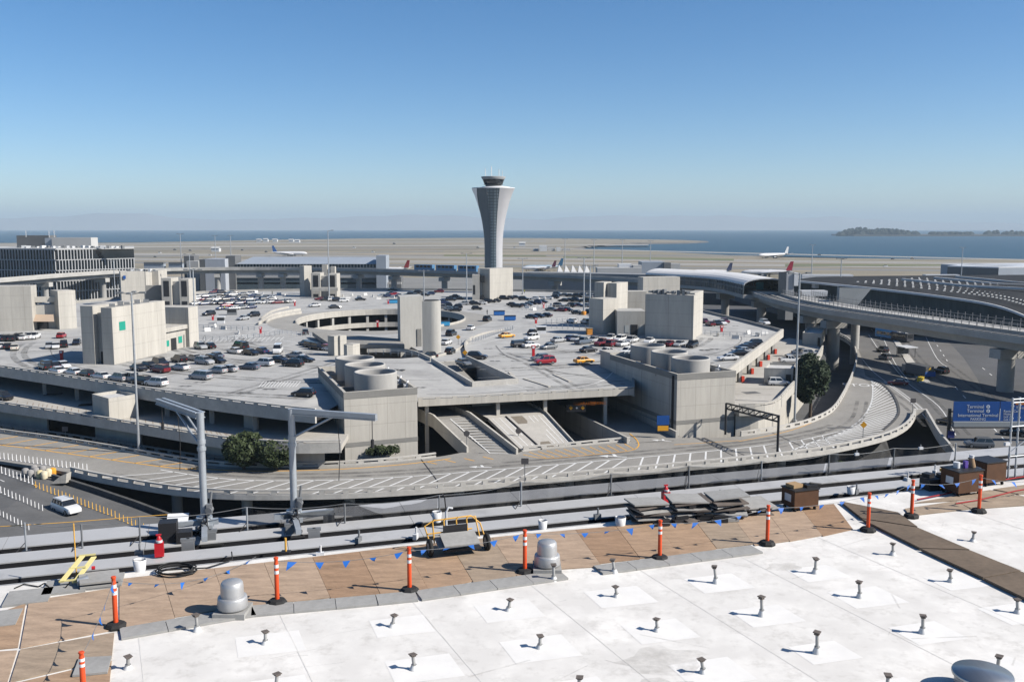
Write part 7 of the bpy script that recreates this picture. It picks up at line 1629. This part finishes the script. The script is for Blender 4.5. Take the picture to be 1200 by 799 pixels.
# far left of the roof
row('cluster before the tan canopy', [(25,138,'bs'),(60,146,'ku'),(110,146,'ku'),(155,138,'ku'),(205,136,'ws'),(255,130,'wp'),(300,128,'wp')], **Z1_)
row('red tailed and parked alone before the tan canopy block', [(540,120,'rh')], **Z1_)
row('front row left of the green signed block', [(10,212,'ws'),(70,214,'ks'),(130,226,'cs')], **Z1_)
row('trio just left of the green signed block', [(430,212,'sh'),(490,212,'ws'),(560,200,'kp'),(672,178,'ks')], **Z1_)
# dense far rows
def dense(phrase, a, b, n, ox, oy, sc, dark=.68, seed=0):
    r_ = random.Random(seed); sp = []
    for i in range(n):
        t = (i+r_.uniform(-.2,.2))/max(1,n-1); c = r_.choice('kkkngb') if r_.random() < dark else r_.choice('wwsswd'); sp.append((a[0]+(b[0]-a[0])*t, a[1]+(b[1]-a[1])*t+r_.uniform(-4,4), c+r_.choice('suhsu')))
    row(phrase, sp, ox=ox, oy=oy, sc=sc, near=False)
dense('front dense row beside the tall corner light pole', (232,205), (1045,190), 16, 200, 330, 7.47, seed=1)
dense('second dense row beside the tall corner light pole', (225,165), (880,165), 12, 200, 330, 7.47, seed=2)
dense('third dense row near the far roof edge', (225,140), (690,118), 8, 200, 330, 7.47, seed=3)
dense('far cluster just left of the far stair block', (730,135), (880,150), 4, 200, 330, 7.47, seed=4, dark=.8)
dense('edge row under the far guideway columns', (380,100), (560,110), 3, 200, 330, 7.47, seed=5)
dense('row along the foot of the far guideway columns', (60,135), (420,128), 6, 440, 330, 7.47, seed=6, dark=.8)
dense('outer row before the far terminal front', (480,128), (860,148), 8, 590, 330, 7.47, seed=7, dark=.75)
dense('row beyond the curved ramp wall', (560,250), (700,236), 3, 200, 330, 7.47, seed=8)
dense('aisle row between the ramp well and the tower block', (560,235), (690,262), 4, 440, 330, 7.47, seed=9, dark=.75)
dense('row between red kiosk and far stall fence', (420,262), (560,258), 3, 590, 330, 7.47, seed=10)
dense('row under the far stair block light pole', (560,165), (780,178), 5, 300, 330, 7.47, seed=12, dark=.6)
row('beside the yellow marker in the far left aisle', [(450,248,'ns'),(490,222,'rs')], **Z3_, near=False)
row('waiting near the toll booth', [(335,298,'ku')], **Z3_, near=False)
row('pair beyond the curved white ramp wall', [(635,336,'ss'),(725,308,'ku')], **Z3_, near=False)
row('pair passing behind the ramp well', [(512,222,'ss'),(690,236,'ks')], **Z4_, near=False)
row('alone right of the far stair block', [(915,166,'ks')], **Z4_, near=False)
row('group beyond the ramp well', [(135,112,'ks'),(162,120,'rs'),(150,80,'ks'),(350,108,'ku'),(380,100,'kh'),(480,116,'nh'),(555,98,'du')], **Z5_, near=False)
row('dense group behind the white round tower', [(600,198,'nu'),(620,225,'ku'),(660,170,'ku'),(708,238,'ku'),(690,140,'ks'),(730,160,'ks'),(770,205,'sh'),(840,198,'ks'),(880,206,'ks'),(925,200,'ws')], **Z5_, near=False)
row('row at the foot of the control tower block', [(960,188,'ku'),(1010,184,'ks'),(1050,180,'ks'),(1130,158,'ku'),(1170,150,'ks')], **Z5_, near=False)
row('single one beside the red and white barrier', [(890,248,'kh')], **Z5_, near=False)
row('queue on the lane down to the ramp', [(980,346,'ku'),(835,424,'ws'),(665,474,'ku'),(620,552,'ws'),(655,632,'kh')], **Z5_, ang=radians(75), flip=False)
row('next to the yellow diamond sign', [(890,682,'ku')], **Z5_, ang=radians(-8), flip=False)
row('pair going down the sunken ramp', [(770,735,'gs'),(478,668,'ks')], **Z5_, ang=radians(-55), z=RF-.25)
row('taxi beside the lane fence', [(1150,492,'ys')], **Z5_, ang=radians(35), flip=False)
row('far row before the terminal front with window slots', [(50,156,'ks'),(110,150,'ks'),(180,165,'ku'),(270,160,'ws'),(325,158,'ws'),(385,158,'ws'),(440,150,'ku')], **Z6_, near=False)
row('second row before the window slot terminal', [(80,212,'ks'),(110,226,'ks'),(160,222,'gs'),(205,216,'bs'),(245,200,'ks'),(285,198,'nu'),(340,188,'ks')], **Z6_, near=False)
row('row beneath the pair of tall poles', [(525,176,'ks'),(570,174,'ks'),(640,178,'ku'),(700,182,'ks'),(745,184,'ku'),(790,180,'ku'),(845,178,'ws')], **Z6_, near=False)
row('row left of the big blank stair block', [(485,226,'ku'),(580,224,'ku'),(655,220,'ns'),(720,222,'ss'),(790,220,'nu'),(850,232,'ss')], **Z6_, near=False)
row('line of three in the far aisle', [(250,324,'ks'),(310,316,'ks'),(370,310,'ks')], **Z6_, near=False, jitter=.02)
row('row behind the stall fence', [(600,362,'ws'),(720,372,'su'),(810,370,'ws'),(862,380,'ks')], **Z6_, near=False)
row('row behind the orange pole base', [(650,286,'ks'),(770,286,'ku'),(850,284,'ku')], **Z6_, near=False)
row('four beside the red kiosk fence', [(150,574,'km'),(240,578,'ws'),(245,512,'wu'),(255,462,'ks')], **Z6_)
row('standing alone in the aisle', [(395,592,'gs')], **Z6_)
row('long row shaded by the blank stair block', [(480,532,'ss'),(590,516,'ns'),(640,522,'ss'),(700,548,'bp'),(790,530,'ss'),(865,560,'dp'),(940,520,'wp'),(960,568,'du'),(1020,526,'wu'),(1045,566,'ws'),(1110,536,'su')], **Z6_)
row('in the open bay before the grey cooling stacks', [(745,620,'ks')], **Z6_)
row('in the bay next to the black sedan', [(920,630,'ws')], **Z6_)
row('pair beside the red kiosk', [(320,692,'gh'),(365,722,'ru')], **Z6_)
row('taxi in the open right part of the roof', [(705,716,'ys')], **Z6_)
row('pair partly behind the cooling stacks', [(1085,640,'wu'),(1055,678,'wu')], **Z6_)
row('row at the foot of the blank stair block', [(20,752,'ws'),(155,764,'ws'),(270,796,'kh'),(340,790,'ds'),(420,792,'ss'),(530,800,'ku')], **Z7_)
row('red group in the far right corner', [(640,588,'ds'),(690,612,'ds'),(745,604,'ks'),(790,600,'ws'),(815,586,'ds')], **Z7_, near=False)
row('white and alone at the curved corner of the roof', [(1165,602,'wu')], **Z7_, near=False)
row('row inside the long white parapet', [(470,268,'ku'),(420,284,'ks'),(385,300,'ks'),(370,330,'ss'),(340,350,'ks'),(245,392,'ws')], **Z8_, ang=radians(8), flip=True)
DG = 'cars on the lower parking decks'
row('parked against the small grey cabin', [(690,612,'wu')], **Z8_, z=LD+.02, ang=radians(-5), flip=False, group=DG)
row('row at the outer side of the lower deck', [(790,412,'wp'),(825,366,'gs'),(880,340,'ks'),(900,330,'gs'),(960,352,'su')], **Z8_, z=LD+.02, ang=radians(3), group=DG)
row('on the lower deck cut by the frame edge', [(30,664,'ku')], **Z1_, z=LD+.02, ang=radians(-35), group=DG, flip=False)
# moving traffic on the right
TG = 'cars on the road by the guideway'
def road_car(kind, colour, px, py, ang, label): p = P(px, py, RD+.02); vehicle(kind, colour, (p[0],p[1],RD+.04), radians(ang), label, TG)
road_car('sedan','dark red',1052,451,160,'dark red sedan driving in the guideway shadow'); road_car('suv','black',1034,412,100,'black SUV following the blue bus'); road_car('suv','grey',1037,421,100,'dark SUV with a pale rear behind the bus'); road_car('suv','black',1103,437,100,'black SUV in the far lane beside the bus island')
road_car('sedan','black',1111,497,120,'black sedan passing the big blue road sign'); road_car('sedan','black',1188,510,150,'black sedan partly behind the scaffold frame'); road_car('suv','grey',1147,524,170,'dark grey car seen through the debris net')
# white SUV on the side road
p = PR(75,602); _v = vehicle('suv','white',(p[0],p[1]+.8,p[2]+.03), radians(-38), 'white SUV on the side road between the rows of lane posts', TG); _v.scale = (1.1,1.1,1.1)
# ---- buses and shelters
def bus(label, px, py, ang, L_, h, m, front):
    p = P(px, py, RD); t = thing('bus', label, 'bus', (p[0],p[1],RD), radians(ang))
    g = G(); w = 1.28; prof = [(-w,.4),(w,.4),(w,h-.25),(w-.22,h),(-w+.22,h),(-w,h-.25)]
    vs = [(x,y,z) for x in (-L_/2, L_/2) for y, z in prof]; g.add(vs, [(0,1,7,6),(1,2,8,7),(2,3,9,8),(3,4,10,9),(4,5,11,10),(5,0,6,11),(5,4,3,2,1,0),(6,7,8,9,10,11)]); g.build('body', m, t, False)
    for s_ in (-1,1):
        for i in range(6): g = G(); x = -L_/2+.8+i*(L_-1.4)/6; g.box(x,s_*1.285-.012,1.3,x+(L_-1.4)/6-.18,s_*1.285+.012,2.4); g.build('window', M_CG, t, False)
    g = G(); g.box(-L_/2-.02,-1.05,1.4,-L_/2,1.05,2.7); g.build('rear_window', M_CG, t, False); g = G(); g.box(L_/2,-1.1,1.1,L_/2+.02,1.1,2.6); g.build('windscreen', M_CG, t, False)
    g = G(); g.box(-L_*.3,-.8,h,-L_*.05,.8,h+.22); g.box(L_*.1,-.7,h,L_*.25,.7,h+.18); g.build('roof_unit', M_WMET, t, False)
    for x in (-L_/2+2.2, L_/2-2.2):
        for s_ in (-1,1): g = G(); g.tube([(x,s_*1.16-.1,.46),(x,s_*1.16+.1,.46)], .46, 14); g.build('wheel', M_TYRE, t, False)
bus('bright blue bus with a white roof unit on the ramp road', 1042, 397, 108, 11.5, 3.2, PAINT['teal blue'], 1)
bus('white roofed dark shuttle bus beside the blue bus', 1057, 400, 106, 8, 3.0, mat('shuttle dark', (.06,.06,.065), rough=.4), 1)
sh = P(1063,418,RD); t = thing('bus_shelter', 'small white roofed shelter on the traffic island', 'shelter', sh); g = G(); g.cbox((sh[0],sh[1]+1,RD+2.9), (4.2,5.5,.25), .2); g.build('roof', M_WMET, t)
for dx in (-1.8,1.8):
    for dy in (-1.2,3.2): g = G(); g.tube([(sh[0]+dx,sh[1]+dy,RD),(sh[0]+dx,sh[1]+dy,RD+2.8)], .08, 6); g.build('post', M_BLACK, t)
g = G(); g.cbox((sh[0],sh[1]+3.2,RD+1.5), (3.6,.08,2.2), .2); g.build('back_panel', M_GLASS, t)
bx = P(1074,440,RD); t = thing('attenuator_truck', 'dark crash truck with a blue rear panel and yellow arrow on the island', 'truck', (bx[0],bx[1],RD), radians(104))
g = G(); g.box(-5,-1.2,.5,3,1.2,3.0); g.build('body', M_DGW, t, False); g = G(); g.box(3,-1.1,.5,4.6,1.1,2.5); g.build('cab', M_GREYM, t, False); g = G(); g.box(-5.3,-1.5,.5,-5.05,1.5,1.7); g.build('rear_panel', mat('panel blue', (.02,.10,.36), var=.05), t, False); g = G(); g.add([(-5.06,-.5,2.2),(-5.06,.5,2.2),(-5.06,0,2.9),(-5.08,-.5,2.2),(-5.08,.5,2.2),(-5.08,0,2.9)], [(0,1,2),(5,4,3)]); g.build('arrow_board', mat('arrow yellow', (.75,.45,.02)), t, False)
for x in (-3.5, 3.2):
    for s_ in (-1,1): g = G(); g.tube([(x,s_*1.1-.12,.46),(x,s_*1.1+.12,.46)], .46, 12); g.build('wheel', M_TYRE, t, False)
kx = P(1081,446.5,RD); t = thing('crash_cushion', 'yellow crash cushion at the nose of the traffic island', 'crash cushion', kx)
for i in range(4): g = G(); g.cbox((kx[0]-.0+i*.5-.8,kx[1]+i*1.0-.5,RD+.4), (1.5,.8,.75), .5); g.build('segment', mat('cushion yellow', (.70,.50,.05), var=.1), t)
isl = G(); isl.prism(PX([(1046,398),(1052,398),(1072,425),(1090,448),(1078,449),(1062,425)], RD), RD+.015, RD+.17); tag(isl.build('traffic_island', M_BARR), 'narrow raised traffic island carrying the shelter', 'traffic island')
# ---- barrels, kiosks, booths, fences, dumpsters
for i, (x, y, m) in enumerate(((30,557,'g'),(36,559,'g'),(42,556,'g'),(47,559.5,'y'),(52,560.5,'c'),(57,557.5,'c'),(62,556.5,'o'),(40,553,'g'),(50,554,'g'))):
    q = PR(x, y); mm = dict(g=mat('grey barrel', (.33,.32,.31), var=.2, scale=3), y=mat('pale yellow barrel', (.72,.62,.36), var=.1), c=mat('cream barrel', (.70,.63,.45), var=.1), o=mat('orange barrel', (.78,.36,.03), var=.1))[m]
    t = thing('sand_barrel', ['grey bagged sand barrel at the far left of the gore','second grey bagged sand barrel from the left','third grey bagged sand barrel, front row','pale yellow sand barrel at the front','cream sand barrel between yellow and orange','second cream sand barrel behind the front one','bright orange sand barrel at the gore tip','grey bagged barrel in the rear, left','grey bagged barrel in the rear, right'][i], 'sand barrel', q); g = G(); g.lathe(q, [(.48,0),(.52,.5),(.5,1.0),(.3,1.12)], 16); g.build('barrel_body', mm, t); g = G(); g.lathe((q[0],q[1],q[2]+1.1), [(.42,0),(.2,.1)], 12); g.build('lid', mm, t)
gw_ = P(70,562,RD); t = thing('gore_block', 'white angled concrete block at the end of the sand barrels', 'concrete block', gw_); dG = gw_[1]; fr4 = [S(59,567,dG), S(77,566,dG), S(78,554.5,dG), S(71,557.5,dG)]
g = G(); g.add([*fr4, *[(p[0]+.2,p[1]+1.1,p[2]) for p in fr4]], [(0,1,2,3),(7,6,5,4),(3,2,6,7),(1,5,6,2),(4,0,3,7),(0,4,5,1)]); g.build('block', M_WALL, t)
def kiosk(label, px, py, h=1.9, m=None, top=True):
    q = P(px, py, RF); t = thing('pay_kiosk', label, 'kiosk', q); g = G(); g.cbox((q[0],q[1],RF+h*.35), (.6,.55,h*.7), .2); g.build('cabinet', m or M_RED, t); g = G(); g.cbox((q[0],q[1],RF+h*.85), (.85,.65,h*.28), .2); g.build('sign_head', m or M_RED, t)
    g = G(); g.cbox((q[0]+.02,q[1]-.34,RF+h*.85), (.5,.06,h*.2), .2); g.build('white_emblem', M_WMET, t)
kiosk('red kiosk by the black car in the ring lane fence', 305.5, 391); kiosk('red kiosk at the rim of the ramp well', 442.5, 383); kiosk('red kiosk on the far left aisle corner', 345.5, 358.5); kiosk('red kiosk beside the fluted duct', 399.5, 412.5, 1.7); kiosk('red and white kiosk left of the grey hatchback', 625, 419, 2.9); kiosk('small red marker by the fence right of the ring', 628, 379, 1.6); kiosk('small red kiosk at the far end of the right roof', 845.5, 389, 1.8); kiosk('red kiosk far behind the ramp well', 455, 356, 1.6); kiosk('dark red kiosk beside the black louvre block', 637, 361, 1.9); kiosk('red kiosk in the shadow left of the green signed block', 72.5, 422, 2.2); kiosk('red kiosk by the toll booth', 249.5, 375, 1.6)
def booth(label, px, py, m, w=2.4, d=1.8, h=2.3):
    q = P(px, py, RF); t = thing('booth', label, 'booth', q); g = G(); g.cbox((q[0],q[1],RF+h*.2), (w,d,h*.4), .15); g.build('base_wall', m, t); g = G(); g.cbox((q[0],q[1],RF+h*.62), (w*.94,d*.94,h*.44), .15); g.build('glazing', M_GLASS, t); g = G(); g.cbox((q[0],q[1],RF+h*.9), (w*1.15,d*1.15,h*.12), .15); g.build('roof', m, t)
booth('grey toll booth left of the curved ramp wall', 272, 369, M_GREYM, 3.2); booth('white toll booth with panels by the taxi fence', 634, 391, M_WMET, 2.6); booth('small white booth before the far stair block', 259, 379, M_WMET, 2.2)
def dumpster(label, px, py, m): 
    q = P(px, py, RF); t = thing('dumpster', label, 'dumpster', q); g = G(); g.cbox((q[0],q[1],RF+.85), (3.6,1.8,1.3), .15); g.build('bin_body', m, t); g = G(); g.cbox((q[0],q[1],RF+1.56), (3.8,2.0,.12), .15); g.build('lid', M_BLACK, t)
    for s_ in (-1.3,1.3): g = G(); g.cbox((q[0]+s_,q[1],RF+.1), (.3,1.4,.2), .15); g.build('skid', M_BLACK, t)
MB1 = mat('dumpster blue', (.02,.14,.45), rough=.5, var=.1)
dumpster('blue dumpster under the red tents by the round tower', 585, 369.5, MB1); dumpster('second blue dumpster nearer the taxi', 597.5, 375.5, MB1); dumpster('blue tarped crate beyond the white slab tower', 461, 355.5, mat('light blue tarp', (.05,.35,.65), var=.1)); dumpster('blue tarped crate at the right rim of the well', 520, 382, MATS['light blue tarp'])
t = thing('advert_board', 'blue information board before the long shaded row', 'board', P(596,376,RF)); q = P(622,359,RF); 
def fence(label, pts, h=1.1, step=1.9, m=None):
    w_ = PX(pts, RF, 4); t = thing('rail_fence', label, 'fence', w_[0]); g = G()
    for zz in (h*.5, h): g.tube([(p[0],p[1],RF+zz) for p in w_], .045, 5)
    g.build('rail', m or M_STEEL, t); g = G(); g.box(-.07,-.07,0,.07,.07,h+.1); me = mk_mesh(g, 'fence_post', [m or M_STEEL])
    for p in resample(w_, step): o = bpy.data.objects.new('post', me); COL.objects.link(o); o.parent = t; o.location = (p.x-w_[0][0], p.y-w_[0][1], 0)
fence('rail fence along the lane left of the ramp well', [(232,385),(270,386.5),(300,387.5)]); fence('rail fence below the first one, nearer the parked cars', [(233,399),(265,399),(300,396),(330,392)]); fence('white lane fence before the fluted duct', [(326,391),(352,393.5),(380,396.5)], m=M_WMET); fence('fence beside the taxi lane', [(541,404),(562,399),(584,391),(602,386)]); fence('fence before the round tower opening', [(432,415),(465,416.5),(498,419)]); fence('stall fence under the tall pole pair', [(640,384),(668,386),(700,388),(718,388)], 1.6); fence('second stall fence behind the first', [(612,364),(640,362),(668,361)], 1.3); fence('fence right of the red kiosk at the far right corner', [(826,392),(850,394),(880,395),(900,393)], 1.2); fence('fence in the far middle aisle', [(640,379),(660,378),(680,377)], 1.3)
t.select_set(False) if False else None
bpy.data.objects.remove(t)
ob = P(690.5,392,RF); t = thing('pole_base', 'orange painted block at the foot of a tall pole', 'pole guard', ob); g = G(); g.cbox((ob[0],ob[1],RF+.9), (1.5,1.5,1.8), .2); g.build('block', mat('orange block', (.62,.26,.04), var=.15), t); g = G(); g.cbox((ob[0],ob[1],RF+1.85), (1.7,1.7,.1), .2); g.build('top_plate', M_BAND, t)
ob = P(684,369,RF); t = thing('pole_base', 'small orange drum at the foot of the taller pole', 'pole guard', ob); g = G(); g.lathe(ob, [(.8,0),(.9,1.0),(.7,1.3)], 12); g.build('drum', MATS['orange block'], t); g = G(); g.lathe((ob[0],ob[1],RF+1.3), [(.5,0),(.3,.2)], 10); g.build('top', M_BAND, t)
def person(label, px, py, shirt, seed=0):
    q = P(px, py, RF); t = thing('person', label, 'person', q); r_ = random.Random(seed); a = r_.uniform(0,6)
    x, y = q[0], q[1]; c, s_ = cos(a), sin(a)
    g = G()
    for k in (-1,1): g.tube([(x+s_*.1*k+c*.12*k,y-c*.1*k+s_*.12*k,RF+.02),(x+s_*.1*k,y-c*.1*k,RF+.48),(x+s_*.09*k,y-c*.09*k,RF+.9)], [.06,.075,.10], 8)
    g.tube([(x,y,RF+.84),(x,y,RF+1.1),(x,y,RF+1.38),(x,y,RF+1.5),(x,y,RF+1.56),(x,y,RF+1.66),(x,y,RF+1.78)], [.15,.14,.19,.08,.07,.105,.05], 10)
    for k in (-1,1): g.tube([(x+s_*.2*k,y-c*.2*k,RF+1.42),(x+s_*.26*k+c*.05,y-c*.26*k+s_*.05,RF+1.1),(x+s_*.24*k+c*.15,y-c*.24*k+s_*.15,RF+.85)], [.06,.05,.04], 6)
    g.build('figure', mat('dark clothing', (.04,.042,.05), var=.1), t)
    g = G(); g.tube([(x,y,RF+.95),(x,y,RF+1.12),(x,y,RF+1.40)], [.17,.16,.205], 10); g.build('vest', shirt, t)
    g = G(); g.tube([(x,y,RF+1.70),(x,y,RF+1.80)], [.115,.06], 8); g.build('hair', M_BLACK, t)
HV = mat('high visibility yellow', (.75,.80,.05), rough=.6, var=.05)
person('person in a bright yellow vest before the far left dense rows', 319, 345.5, HV, 1); person('person in a bright yellow vest beside the far stair block', 354, 345, HV, 2); person('person in a yellow vest by the navy and red cars', 263, 363.5, HV, 3); person('person in a yellow vest at the right far edge', 614.5, 343.5, HV, 4); person('person in dark clothes near the taxi lane', 571, 368.5, MATS['dark clothing'], 5)

# white and striped barriers scattered over the far aisles
wbm = None
for i, (x, y) in enumerate(((402,347.5),(408,350),(413,346.5),(421,349),(428,346),(437,348),(444,350.5),(452,346.5),(460,349),(300,343),(308,344.5),(327,345.5),(334,347),(618,361),(626,363.5),(646,358.5),(655,360),(842,394),(862,397),(877,391),(888,394),(896,391),(252,383),(262,386),(243,388),(280,391))):
    q = PF(x, y); g = G(); g.sweep([(-1.0,0,0),(1.0,0,0)], [(-.3,0),(.3,0),(.12,.45),(.1,1.0),(-.1,1.0),(-.12,.45)])
    if wbm is None: wbm = mk_mesh(g, 'water_barrier', [mat('white barrier plastic', (.78,.77,.74), rough=.5, var=.1)])
    o = bpy.data.objects.new('water_barrier', wbm); COL.objects.link(o); o.location = q; o.rotation_euler = (0,0,.7*((i*7)%5)-1.2)
    tag(o, 'white plastic barrier block standing in an aisle of the garage roof', 'barrier', 'white barrier blocks on the garage roof')
